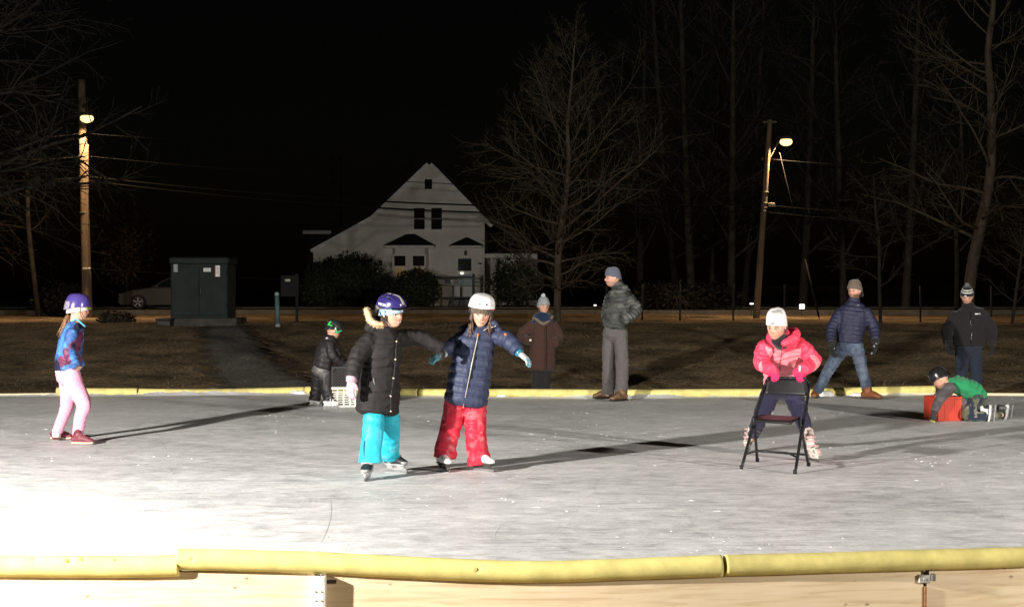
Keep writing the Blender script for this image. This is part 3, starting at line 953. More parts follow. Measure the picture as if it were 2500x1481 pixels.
def build_trees():
    D = 45.0
    g = lambda px, d: np.array([(px - CX) / F * d, d, float(ground_z((px - CX) / F * d, d)) - .03])
    trunk = [g(1360, D), P(1361, 720, D), P(1364, 600, D), P(1378, 500, D), P(1388, 400, D), P(1386, 300, D), P(1397, 180, D), P(1408, 50, D)]
    def cone(C, rr, rs):
        out = []
        n = 62
        for i in range(n):
            u = np.clip(.14 + .82 * (i / n) ** 1.05 + rs.normal(0, .008), .12, .97)
            q, r = trunk_at(C, rr, u)
            az = i * 2.39996 + rs.normal(0, .45)
            hw = np.interp(u, [.12, .19, .32, .53, .73, .86, 1], [1.9, 2.4, 3.1, 2.8, 1.7, .9, .25])
            el = .02 + .95 * u + rs.normal(0, .13)
            L = hw / max(math.cos(el), .45) * rs.uniform(.62, 1.15)
            d = np.array([math.cos(az) * math.cos(el), math.sin(az) * math.cos(el), math.sin(el)])
            out.append((q, d, L, max(.010, r * rs.uniform(.26, .42))))
        return out
    tree("tall bare spreading tree with a lit trunk standing in front of the house", trunk, [.115, .10, .095, .085, .07, .05, .03, .008], cone,
         dict(wig=.13, up=.05, rmin=.0035, lv=2, kids=(10, 5)), 3, M_BARK)

    def gen(n, L, lo=.3, el0=.5, sp=.3, bias=None, rf=.4, el1=.0):
        def fn(C, rr, rs):
            out = []
            for i in range(n):
                u = lo + (.97 - lo) * (i + rs.random() * .6) / n
                q, r = trunk_at(C, rr, u)
                az = i * 2.39996 + rs.uniform(-.4, .4)
                if bias is not None and rs.random() < .6:
                    az = bias + rs.normal(0, .6)
                el = el0 + el1 * u + rs.uniform(-sp, sp)
                d = np.array([math.cos(az) * math.cos(el), math.sin(az) * math.cos(el), math.sin(el)])
                out.append((q, d, L * rs.uniform(.65, 1.1) * (1.1 - .55 * u), max(.012, r * rf)))
            return out
        return fn
    pr = dict(wig=.13, up=.03, rmin=.006, lv=2, kids=(7, 4))
    # right-hand group
    tree("large bare tree with a bent trunk behind the man in the striped hat",
         [g(2358, 47), P(2372, 660, 47), P(2392, 560, 47), P(2418, 420, 47), P(2420, 250, 47), P(2412, 130, 47), P(2424, 20, 47), P(2430, -130, 47)],
         [.19, .17, .16, .145, .12, .10, .085, .05], gen(24, 4.6, .25, .15, .3, math.pi, .34, .5), pr, 8, M_BARK)
    tree("thin bare tree just left of the large bent tree",
         [g(2334, 49), P(2337, 640, 49), P(2334, 510, 49), P(2350, 480, 49), P(2347, 330, 49), P(2341, 215, 49)],
         [.075, .07, .065, .06, .05, .02], gen(16, 3.0, .2, .55, .3, math.pi, .45), pr, 9, M_BARK2)
    tree("slim young bare tree right of the man in jeans",
         [g(2150, 46), P(2147, 690, 46), P(2146, 590, 46), P(2138, 520, 46), P(2133, 430, 46)],
         [.055, .05, .045, .04, .015], gen(16, 1.9, .2, .45, .3, None, .5), pr, 10, M_BARK2)
    tree("bare tree at the right margin with orange-lit low twigs",
         [g(2560, 50), P(2556, 600, 50), P(2568, 350, 50), P(2560, 120, 50)], [.13, .12, .10, .06], gen(16, 3.4, .15, .3, .35, math.pi, .4), pr, 12, M_BARK2)
    tree("leaning bare sapling at the far right below the larger trees",
         [g(2470, 44), P(2480, 720, 44), P(2494, 620, 44), P(2515, 480, 44)], [.05, .045, .035, .012], gen(12, 1.8, .2, .5, .3, None, .5), pr, 13, M_BARK2)
    # tall woods beyond the road, right of centre
    for i, (px, lean, d, r) in enumerate([(1690, -25, 84, .24), (1735, 22, 88, .20), (1785, 5, 82, .22), (1815, 45, 90, .20), (1655, -55, 92, .22), (1960, 25, 86, .24), (2060, -20, 84, .22), (2210, 30, 80, .22), (1560, 15, 96, .22)]):
        q = g(px, d)
        tree(["tall dim tree in the wood, left of the right lamp", "dim slender tree in the wood behind the cables", "straight dim trunk just left of the right pole",
              "dim tree leaning behind the right pole", "outermost dim tree left in the wood", "dim tall tree right of the right lamp", "dim tall tree above the man in jeans", "dim tall tree between the slim young tree and the bent one", "faint tall tree directly right of the spreading tree"][i],
             [q, P(px + lean * .3, 600, d), P(px + lean * .7, 350, d), P(px + lean, 100, d), P(px + lean * 1.2, -60, d)], [r, r * .9, r * .75, r * .55, r * .3],
             gen(22, 6.0, .2, .75, .35, None, .35), dict(wig=.12, up=.05, rmin=.014, lv=2, kids=(7, 4)), 30 + i, M_WOOD)
    # big trees off to the left whose limbs hang into the picture
    pl = dict(wig=.16, up=-.005, rmin=.007, lv=2, kids=(9, 5))
    tree("big bare tree at the upper left with limbs over the left lamp",
         [g(-210, 40), P(-190, 520, 40), P(-170, 300, 40), P(-120, 100, 40), P(-80, -120, 40)], [.28, .25, .22, .17, .10], gen(30, 6.0, .22, .12, .35, 0.0, .36, .35), pl, 15, M_BARK2)
    tree("bare tree left of the lamp pole with drooping boughs",
         [g(-110, 62), P(-95, 560, 62), P(-60, 380, 62), P(-20, 200, 62)], [.22, .2, .16, .08], gen(20, 7.0, .3, .25, .35, 0.0, .4), dict(wig=.15, up=-.03, rmin=.008, lv=2, kids=(8, 4)), 16, M_BARK2)
    tree("slender bare tree between the left lamp pole and the left margin", [g(95, 60), P(70, 560, 60), P(64, 420, 60), P(40, 300, 60)], [.10, .09, .07, .03], gen(14, 3.0, .3, .6, .3, None, .4), pr, 17, M_BARK2)
build_trees()

# ------------------------------------------------------------------ shrubs
def shrub(name, label, c, r, n, leaf, colr, seed, group=None, cat="shrub", stem=True):
    rs = np.random.default_rng(seed)
    gz = float(ground_z(c[0], c[1]))
    t = thing(name, (c[0], c[1], gz), label, cat, group)
    if stem:
        mk("trunk", *tube((c[0], c[1], gz - .03), (c[0], c[1], gz + (c[2] - gz) * 1.1), .07, 8, .03), M_BARK2, t)
    u = rs.normal(0, 1, (n, 3)); u /= np.linalg.norm(u, axis=1)[:, None]
    rad = rs.random(n) ** .28
    lump = .78 + .40 * vnoise(u * 2.6 + seed) + .14 * vnoise(u * 7 + seed)
    p = np.array(c) + u * np.array(r) * (rad * lump)[:, None]
    a = rs.normal(0, 1, (n, 3)); a /= np.linalg.norm(a, axis=1)[:, None]
    b = np.cross(a, u); b /= np.linalg.norm(b, axis=1)[:, None] + 1e-9
    s = leaf * rs.uniform(.6, 1.4, n)[:, None]
    V = np.stack([p - a * s, p + b * s * .45, p + a * s, p - b * s * .45], 1).reshape(-1, 3)
    k = V[:, 2] > gz
    Fa = [(4 * i, 4 * i + 1, 4 * i + 2, 4 * i + 3) for i in range(n) if k[4 * i:4 * i + 4].all()]
    cc = np.repeat(np.array(colr) * rs.uniform(.6, 1.4, n)[:, None], 4, 0)
    mk("crown", V, Fa, painted("leaf", .7, 4, .1, 0, spec=.3), t, colr=cc, smooth=False)

def build_shrubs():
    ev = (.035, .045, .022)
    shrub("hedge_shrub", "wide dark evergreen shrub hiding the left part of the house", P(850, 690, 84), (2.2, 1.5, 1.55), 7000, .10, ev, 1, "shrubs before the house")
    shrub("hedge_shrub", "small dark evergreen shrub at the left end of the house hedge", P(782, 700, 83), (1.0, 1.0, 1.35), 3500, .10, ev, 2, "shrubs before the house")
    shrub("hedge_shrub", "round dark evergreen bush below the bay window", P(1018, 708, 82), (1.22, 1.1, 1.15), 4500, .09, ev, 3, "shrubs before the house")
    shrub("hedge_shrub", "dark shrub under the porch eave right of the door", P(1262, 690, 84), (1.3, 1.2, 1.35), 3500, .10, ev, 4, "shrubs before the house")
    shrub("oak_tree", "small tree with brown clinging leaves beside the parked car", P(310, 600, 80), (1.3, 1.3, 2.2), 2600, .09, (.06, .030, .012), 5, None, "tree")
    shrub("brush", "low leafless brush at the foot of the left lamp pole", P(150, 735, 62), (1.1, .8, .75), 1500, .09, (.022, .017, .011), 6)
    for i, (px, d, rx) in enumerate([(1640, 66, 1.5), (1720, 70, 1.6), (1560, 72, 1.3)]):
        shrub("brush", ["tangled brown brush at the wood's edge left of the right pole", "tangled brush at the foot of the woods nearest the right pole", "low brush behind the man in grey"][i], P(px, 735, d), (rx, 1.0, .85), 1400, .10, (.007, .0055, .004), 7 + i, "brush at the wood's edge")
    # low tussocks on the crest at left
    shrub("tussock", "dark clump of dead grass at the crest below the parked car", P(285, 779, 45), (.55, .35, .2), 900, .06, (.05, .04, .025), 12, None, "grass clump", stem=False)
build_shrubs()

# ------------------------------------------------------------------ house
def build_house():
    D = 90.0; G = float(ground_z(-5, 90))
    W = lambda px, py: (P(px, py, D)[0], P(px, py, D)[2])
    c0 = P(1000, 745, D)
    t = thing("house", (c0[0], D, G), "white clapboard house with a steep gable and catslide roof", "house")
    M_CLAP = plain("white clapboard", (.82, .78, .70), .7, 0, 1.2, .10, 0)
    M_TRIM = plain("white trim", (.84, .82, .77), .6, 0, 3, .08, .1)
    M_ROOF = plain("dark shingles", (.022, .02, .02), .95, 0, 4, .35, .8, 14, .1, stretch=(1, 1, 4), dist=.03)
    M_GLASS = plain("dark window glass", (.012, .014, .016), .02, 0, 2, .1, 0, spec=.6)
    M_WARM = glow("warm lit pane", (1.0, .70, .35), .018)
    pk, rE, kn, lE = W(1048, 391), W(1190, 536), W(905, 528), W(762, 606)
    poly = [(W(765, 0)[0], G), (W(1183, 0)[0], G), (W(1183, 0)[0], rE[1]), pk, kn, (W(765, 0)[0], lE[1])]
    mk("wall", *prism(poly[::-1], D, D + 9.5), M_CLAP, t, smooth=False)
    # overlapping clapboard courses on the front, too fine to pick apart from here
    def span(z):
        xs_ = []
        for (xa, za), (xb, zb) in zip(poly, poly[1:] + poly[:1]):
            if (za - z) * (zb - z) < 0: xs_.append(xa + (xb - xa) * (z - za) / (zb - za))
        return (min(xs_), max(xs_)) if len(xs_) >= 2 else None
    V, Fa = [], []
    z = G + .02
    while z < pk[1] - .2:
        s0, s1 = span(z + .001), span(z + .129)
        if s0 and s1:
            k = len(V)
            V += [(s0[0], D - .020, z), (s0[1], D - .020, z), (s1[1], D - .003, z + .129), (s1[0], D - .003, z + .129), (s0[0], D - .001, z), (s0[1], D - .001, z)]
            Fa += [(k, k + 1, k + 2, k + 3), (k + 4, k + 5, k + 1, k)]
        z += .13
    mk("clapboards", V, Fa, M_CLAP, t, smooth=False, kind="stuff")
    def slab(name, a, b, th, y0, y1, mat, ext=0.0):
        a, b = np.array(a), np.array(b); u = nrm(b - a); n = np.array([-u[1], u[0]])
        if n[1] < 0: n = -n
        b2 = b + u * ext
        q = [a, b2, b2 + n * th, a + n * th]
        return mk(name, *prism([tuple(x) for x in q], y0, y1), mat, t, smooth=False)
    slab("roof", pk, W(1207, 553), .22, D - .30, D + 9.8, M_ROOF, .02)
    slab("roof", pk, kn, .22, D - .301, D + 9.801, M_ROOF, .03)
    slab("roof", kn, W(754, 611), .215, D - .302, D + 9.802, M_ROOF, .02)
    for a, b in ((pk, W(1204, 550)), (pk, kn), (kn, W(757, 609))):
        a, b = np.array(a), np.array(b); u = nrm(b - a); n = np.array([-u[1], u[0]]); n = -n if n[1] > 0 else n
        q = [a - n * .0, b, b + n * .2, a + n * .2]
        mk("rake_board", *prism([tuple(x) for x in q], D - .06, D - .004), M_TRIM, t, smooth=False)
    # chimney
    cx, cz = W(972, 395)
    mk("chimney", *box((cx, D + 6.5, cz - .6), (.7, .7, 2.2), bev=.02), plain("brick chimney", (.022, .013, .010), .95, 0, 20, .4, .5), t, smooth=False)
    def window(px0, px1, py0, py1, sash=True, warm=False, y=D - .03):
        (x0, z1), (x1, z0) = W(px0, py0), W(px1, py1)
        f = .10
        w = mk("window", *join([box(((x0 + x1) / 2, y - .03, z1 + f / 2), (x1 - x0 + 2 * f, .08, f)), box(((x0 + x1) / 2, y - .05, z0 - f / 2), (x1 - x0 + 2 * f + .08, .12, f)),
                                box((x0 - f / 2, y - .03, (z0 + z1) / 2), (f, .078, z1 - z0)), box((x1 + f / 2, y - .03, (z0 + z1) / 2), (f, .078, z1 - z0))]), M_TRIM, t, smooth=False)
        zm = (z0 + z1) / 2
        if sash:
            mk("pane", *box(((x0 + x1) / 2, y - .010, (zm + z1) / 2), (x1 - x0, .012, z1 - zm)), M_GLASS, w, smooth=False)
            mk("pane", *box(((x0 + x1) / 2, y - .006, (zm + z0) / 2), (x1 - x0, .010, zm - z0)), M_WARM if warm else M_GLASS, w, smooth=False)
            mk("sash_rail", *box(((x0 + x1) / 2, y - .022, zm), (x1 - x0, .03, .05)), M_TRIM, w, smooth=False)
        else:
            mk("pane", *box(((x0 + x1) / 2, y - .010, zm), (x1 - x0, .012, z1 - z0)), M_GLASS, w, smooth=False)
        return w
    window(1037, 1055, 438, 462, False)
    window(1011, 1037, 508, 560); window(1053, 1079, 508, 560)
    # bay with a hipped roof
    yb = D - .7
    x0, x1 = W(947, 0)[0], W(1058, 0)[0]; zt = W(0, 604)[1]
    bay = mk("bay", *prism([(x0 + .25, D - .001), (x0 + .45, yb), (x1 - .45, yb), (x1 - .25, D - .001)], G, zt, axis=2), M_CLAP, t, smooth=False)
    mk("bay_cornice", *box(((x0 + x1) / 2, D - .45, zt + .02), (x1 - x0 + .2, 1.0, .16), bev=.02), M_TRIM, t, smooth=False)
    zr0, zr1 = zt + .11, W(0, 571)[1]
    V = [(x0 - .15, D - 1.05, zr0), (x1 + .15, D - 1.05, zr0), (x1 + .15, D - .002, zr0), (x0 - .15, D - .002, zr0), ((x0 + x1) / 2 - .25, D - .002, zr1), ((x0 + x1) / 2 + .25, D - .002, zr1)]
    mk("bay_roof", V, [(0, 1, 5, 4), (1, 2, 5), (0, 4, 3), (3, 2, 1, 0), (2, 3, 4, 5)], M_ROOF, t, smooth=False)
    window(965, 992, 625, 676, True, True, yb); window(1010, 1038, 625, 676, True, True, yb)
    # door hood and door
    x0, x1 = W(1102, 0)[0], W(1178, 0)[0]; zt = W(0, 603)[1]
    mk("hood_cornice", *box(((x0 + x1) / 2, D - .4, zt), (x1 - x0, .8, .14), bev=.02), M_TRIM, t, smooth=False)
    zr0, zr1 = zt + .08, W(0, 579)[1]
    V = [(x0 - .1, D - .85, zr0), (x1 + .1, D - .85, zr0), (x1 + .1, D - .002, zr0), (x0 - .1, D - .002, zr0), ((x0 + x1) / 2 - .06, D - .002, zr1), ((x0 + x1) / 2 + .06, D - .002, zr1)]
    mk("hood_roof", V, [(0, 1, 5, 4), (1, 2, 5), (0, 4, 3), (3, 2, 1, 0), (2, 3, 4, 5)], M_ROOF, t, smooth=False)
    (dx0, dz1), (dx1, dz0) = W(1116, 630), W(1153, 742)
    door = mk("door", *box(((dx0 + dx1) / 2, D - .02, (dz0 + dz1) / 2), (dx1 - dx0 + .2, .06, dz1 - dz0 + .1)), M_TRIM, t, smooth=False)
    mk("door_pane", *box(((dx0 + dx1) / 2, D - .06, W(0, 646)[1]), (dx1 - dx0 - .1, .03, W(0, 631)[1] - W(0, 661)[1])), plain("storm door glass", (.03, .045, .045), .02, 0, 2, .1, 0, spec=.6), door, smooth=False)
    mk("door_pane", *box(((dx0 + dx1) / 2, D - .06, W(0, 682)[1]), (dx1 - dx0 - .1, .03, W(0, 669)[1] - W(0, 696)[1])), glow("glowing door glass", (.30, .38, .34), .05), door, smooth=False)  # faint glow set in the glass itself; no room lamp behind it
    hx, hz = W(1128, 667)
    mk("door_glint", *ell((hx, D - .09, hz), (.10, .03, .07), n=12, m=8), glow("painted glint", (1, .97, .85), 1.2), door)  # glowing spot added in place of the floodlight's reflection in the door glass
    mk("house_lantern", *box((*[W(1137, 617)[0]], D - .06, W(1137, 617)[1]), (.16, .12, .26), bev=.02), M_BLACK, t, smooth=False)
    mx, mz = W(1172, 643)
    mk("house_number_plaque", *box((mx, D - .02, mz), (.25, .03, .09)), M_BLACK, t, smooth=False)
    # side porch to the right
    px0, px1 = W(1184, 0)[0], W(1312, 0)[0]; zt = W(0, 626)[1]
    mk("porch_roof", *box(((px0 + px1) / 2, D + 2.0, zt + .22), (px1 - px0, 4.2, .12)), M_ROOF, t, smooth=False)
    mk("porch_beam", *box(((px0 + px1) / 2, D + .15, zt + .05), (px1 - px0, .14, .26)), M_TRIM, t, smooth=False)
    for px in (1201, 1308):
        mk("porch_post", *box((W(px, 0)[0], D + .15, (zt + G) / 2 - .04), (.16, .13, zt - G - .1)), M_TRIM, t, smooth=False)
    mk("porch_wall", *box(((px0 + px1) / 2, D + 4.1, (zt + G) / 2), (px1 - px0, .1, zt - G)), M_CLAP, t, smooth=False)
    # steps
    for i in range(3):
        mk("step", *box(((dx0 + dx1) / 2, D - .35 - .3 * i, G + .36 - .15 * i), (1.5, .3, .15)), plain("grey step", (.3, .29, .27), .9), t, smooth=False)

    # neighbouring building glimpsed at the left, and the dark tower-like trunk
    D2 = 112.0
    q = P(795, 600, D2)
    n = thing("outbuilding", (q[0], D2, float(ground_z(q[0], D2))), "pale low gable of a building behind the house at left", "house")
    mk("wall", *box((q[0], D2 + 2, P(0, 640, D2)[2]), (2.6, 4, 4.2)), plain("dark barn boards", (.03, .028, .025), .9), n, smooth=False)
    mk("roof", *box((q[0], D2 + 2, P(0, 560, D2)[2]), (3.2, 4.6, .18)), M_ROOF, n, smooth=False)
    mk("fascia", *box((q[0] - .1, D2 - .36, P(0, 568, D2)[2] + .02), (2.9, .08, .25)), M_TRIM, n, smooth=False)
    ch = P(821, 500, 104)
    tr = thing("old_chimney_stack", (ch[0], 104, float(ground_z(ch[0], 104))), "tall dim brick stack rising left of the house", "chimney")
    zz0, zz1 = float(ground_z(ch[0], 104)), P(821, 382, 104)[2]
    mk("stack", *box((ch[0], 104, (zz0 + zz1) / 2), (.62, .62, zz1 - zz0), bev=.02), plain("brick chimney", (.10, .05, .035)), tr, smooth=False)
    mk("stack_cap", *box((ch[0], 104, zz1 - .06), (.78, .78, .14), bev=.02), plain("brick chimney", (.10, .05, .035)), tr, smooth=False)

    # black yard fence in front of the door
    f = thing("yard_fence", P(1110, 742, 85), "dark rail fence in front of the house door", "fence")
    def rail(px0, px1, py, th): mk("rail", *box((P((px0 + px1) / 2, py, 85)), (abs(px1 - px0) / F * 85, .06, th)), M_BLACK, f, smooth=False)
    rail(1050, 1160, 676, .10); rail(1070, 1160, 726, .08); rail(1160, 1290, 688, .06); rail(1160, 1290, 727, .06)
    for px, p0 in ((1156, 668), (1106, 697), (1058, 672), (1222, 684), (1288, 684)):
        a = P(px, p0, 85.08); z0 = float(ground_z(a[0], 85))
        mk("post", *box((a[0], 85.1, (a[2] + z0) / 2), (.16 if px == 1156 else .11, .11, a[2] - z0)), M_BLACK, f, smooth=False)
    m = P(1093, 685, 84.9)
    mk("fence_box", *box(m, (.30, .16, .26), bev=.02), M_BLACK, f, smooth=False)
build_house()

# points of light at the road's edge, with made-up stakes and housings
def build_far():
    D = 61.5
    for px, py, w, h, lab, e in [(1958, 748, .19, .17, "bright square garden light right of the right-hand pole", 5.0),
                                 (1835, 741, .13, .055, "thin lit garden light left of the right-hand pole", 3.0),
                                 (1453, 745, .10, .05, "tiny lit garden light left of the man in grey", 2.0)]:
        c = P(px, py, D); gz = float(ground_z(c[0], D))
        t = thing("roadside_light", (c[0], D, gz), lab, "garden light", "garden lights by the road")  # unidentified points of light; garden lights are only a guess
        m = plain("dark lamp housing", (.01, .01, .01), .8)
        mk("stake", *tube((c[0], D + .04, gz - .02), (c[0], D + .04, c[2]), .012, 8), m, t)
        hd = mk("added_housing", *box((c[0], D + .04, c[2]), (w * 1.25, .06, h * 1.3), bev=.008), m, t, smooth=False)
        mk("lens", *box((c[0], D + .004, c[2]), (w, .014, h), bev=.004), glow("roadside light lens %.0f" % e, (1, .96, .86), e), hd, smooth=False)
build_far()

# ------------------------------------------------------------------ chain-link fence posts along the crest at right
def build_fence():
    M_POST = plain("galvanised post", (.018, .018, .017), .8, .1)
    y = 52.0
    pts = [(1480, 695), (1568, 693), (1660, 693), (1790, 693), (1915, 694), (2075, 695), (2247, 696), (2420, 698), (2560, 700)]
    b = P(1568, 780, y)
    t = thing("wire_fence", b, "thin wire fence with steel posts along the crest at right", "fence")
    for px, py in pts:
        a = P(px, py, y); z0 = float(ground_z(a[0], y)) - .05
        mk("post", *tube((a[0], y, z0), a, .03, 8), M_POST, t)
    # woven mesh as crossing wires, one part
    x0, x1 = P(1480, 0, y)[0], P(2560, 0, y)[0]
    Vs = []
    for s in (-1, 1):
        for x in np.arange(x0 - 1.2, x1 + 1.2, .16):
            za, zb = .32, 1.52
            xa, xb = (x, x + 1.2 * s)
            ta, tb = 0., 1.
            Vs.append((xa, xb, za, zb))
    parts = []
    for xa, xb, za, zb in Vs:
        pa, pb = np.array([xa, y + .03, za]), np.array([xb, y + .03, zb])
        if min(xa, xb) < x0 or max(xa, xb) > x1: continue
        parts.append(ptube(np.array([pa, pb]), .0013, 3))
    mk("wire_mesh", *join(parts), M_POST, t, kind="stuff")
build_fence()

# ------------------------------------------------------------------ utility cabinet, bollard, sign post
def build_cabinet():
    D = 38.0
    M_GREEN = plain("green cabinet paint", (.018, .0245, .022), .7, 0, 3, .2, .2, 30, .2)
    x0, x1 = P(413, 0, D)[0], P(558, 0, D)[0]; xc = (x0 + x1) / 2; w = x1 - x0
    zt, zb = P(0, 628, D)[2], P(0, 776, D)[2]
    g = float(ground_z(xc, D))
    t = thing("utility_cabinet", (xc, D + .6, g), "dark green steel utility cabinet with white stickers on the bank", "cabinet")
    hl = P(0, 645, D)[2]
    mk("pad", *box((xc, D + .6, (zb + g - .15) / 2), (w + .42, 1.5, zb - g + .15), bev=.02), plain("concrete pad", (.055, .052, .045), .9, 0, 5, .3, .5), t, smooth=False)
    mk("body", *box((xc, D + .6, (zb + hl) / 2), (w - .06, 1.16, hl - zb), bev=.01), M_GREEN, t, smooth=False)
    mk("lid", *box((xc, D + .6, (hl + zt) / 2 + .001), (w, 1.26, zt - hl), bev=.03), M_GREEN, t, smooth=False)
    dh = hl - zb - .12
    for s in (-1, 1):
        d = mk("door", *box((xc + s * (w - .10) / 4, D + .008, (hl + zb) / 2), ((w - .14) / 2, .03, dh), bev=.008), M_GREEN, t, smooth=False)
        for k in (-1, 1):
            mk("hinge", *tube((xc + s * (w / 2 - .05), D - .012, (hl + zb) / 2 + k * dh * .33), (xc + s * (w / 2 - .05), D - .012, (hl + zb) / 2 + k * dh * .33 + .09), .012, 8), M_GREEN, d)
    mk("handle", *box((xc + .05, D - .025, (hl + zb) / 2), (.03, .03, .16), bev=.006), M_BLACK, t, smooth=False)
    def sticker(px0, px1, py0, py1, rgb, lines, nm):
        a, b = P(px0, py0, D), P(px1, py1, D)
        cx, cz = (a[0] + b[0]) / 2, (a[2] + b[2]) / 2
        ww, hh = b[0] - a[0], a[2] - b[2]
        s = mk("sticker", *box((cx, D - .0095, cz), (ww, .003, hh)), plain("sticker " + nm, rgb, .5), t, smooth=False)
        for k, (lx, lz, lw, lh, lc, ln) in enumerate(lines):
            mk("sticker_print", *box((cx + lx * ww, D - .0125, cz + lz * hh), (lw * ww, .002, lh * hh)), plain("sticker ink " + ln, lc, .5), s, smooth=False)
    sticker(424, 434, 645, 664, (.28, .29, .29), [], "grey")
    sticker(497, 515, 654, 663, (.75, .75, .70), [(-.1, .2, .6, .12, (.3, .25, .2), "brown"), (0, -.2, .7, .12, (.3, .25, .2), "brown")], "white")
    sticker(525, 537, 648, 675, (.78, .76, .73), [(-.42, 0, .14, .98, (.5, .06, .05), "red"), (.05, .25, .5, .06, (.3, .2, .2), "brown"), (.05, .05, .5, .06, (.3, .2, .2), "brown"), (.05, -.15, .5, .06, (.3, .2, .2), "brown")], "tall")
    # low dark vault box beside the pad
    v = P(402, 782, 37.6)
    vb = thing("ground_box", (v[0], 37.7, float(ground_z(v[0], 37.7))), "low dark utility box on the ground left of the cabinet pad", "utility box")
    gz = float(ground_z(v[0], 37.7))
    mk("body", *box((v[0], 37.7, gz + .06), (.34, .5, .16), bev=.02), M_BLACK, vb, smooth=False)
    mk("lid", *box((v[0], 37.7, gz + .155), (.38, .54, .035), bev=.01), M_BLACK, vb, smooth=False)
    # teal marker post
    d = 36.4
    a, b = P(676, 712, d), P(678, 797, d)
    gz = float(ground_z(b[0], d))
    m = thing("marker_post", (b[0], d, gz), "teal marker post standing on the bank right of the cabinet", "post")
    M_TEAL = plain("teal plastic", (.06, .12, .115), .6, 0, 8, .2, .1)
    mk("shaft", *tube((b[0], d, gz - .03), (a[0], d, a[2] - .06), .052, 14), M_TEAL, m)
    mk("cap", *ell((a[0], d, a[2] - .06), (.056, .056, .06), n=14, m=8), plain("pale cap", (.22, .28, .25), .6), m)
    mk("foot", *tube((b[0], d, gz - .02), (b[0], d, gz + .05), .062, 14), plain("pale cap", (.22, .28, .25), .6), m)
    # sign post
    d = 41.0
    a = P(725, 668, d); gz = float(ground_z(a[0], d))
    s = thing("sign_post", (a[0], d, gz), "dark post with a small pale plate behind the teal marker", "sign")
    mk("post", *box((a[0], d, (a[2] + gz) / 2), (.07, .05, a[2] - gz), bev=.005), plain("dark sign board", (.006, .006, .006), .9), s, smooth=False)
    c = P(704, 690, d)
    bd = mk("board", *box((c[0] + .04, d - .04, c[2] - .08), (.46, .02, .55), bev=.004), plain("dark sign board", (.006, .006, .006), .9, spec=.1), s, smooth=False)
    pl = P(703, 684, d)
    mk("plate", *box((pl[0], d - .055, pl[2]), (.13, .006, .065)), plain("pale plate", (.34, .33, .26), .6), s, smooth=False)
    for k in (-.018, .018):
        mk("plate_print", *box((pl[0] - .01, d - .0595, pl[2] + k), (.08, .002, .012)), plain("sticker ink brown", (.3, .25, .2), .5), s, smooth=False)
build_cabinet()

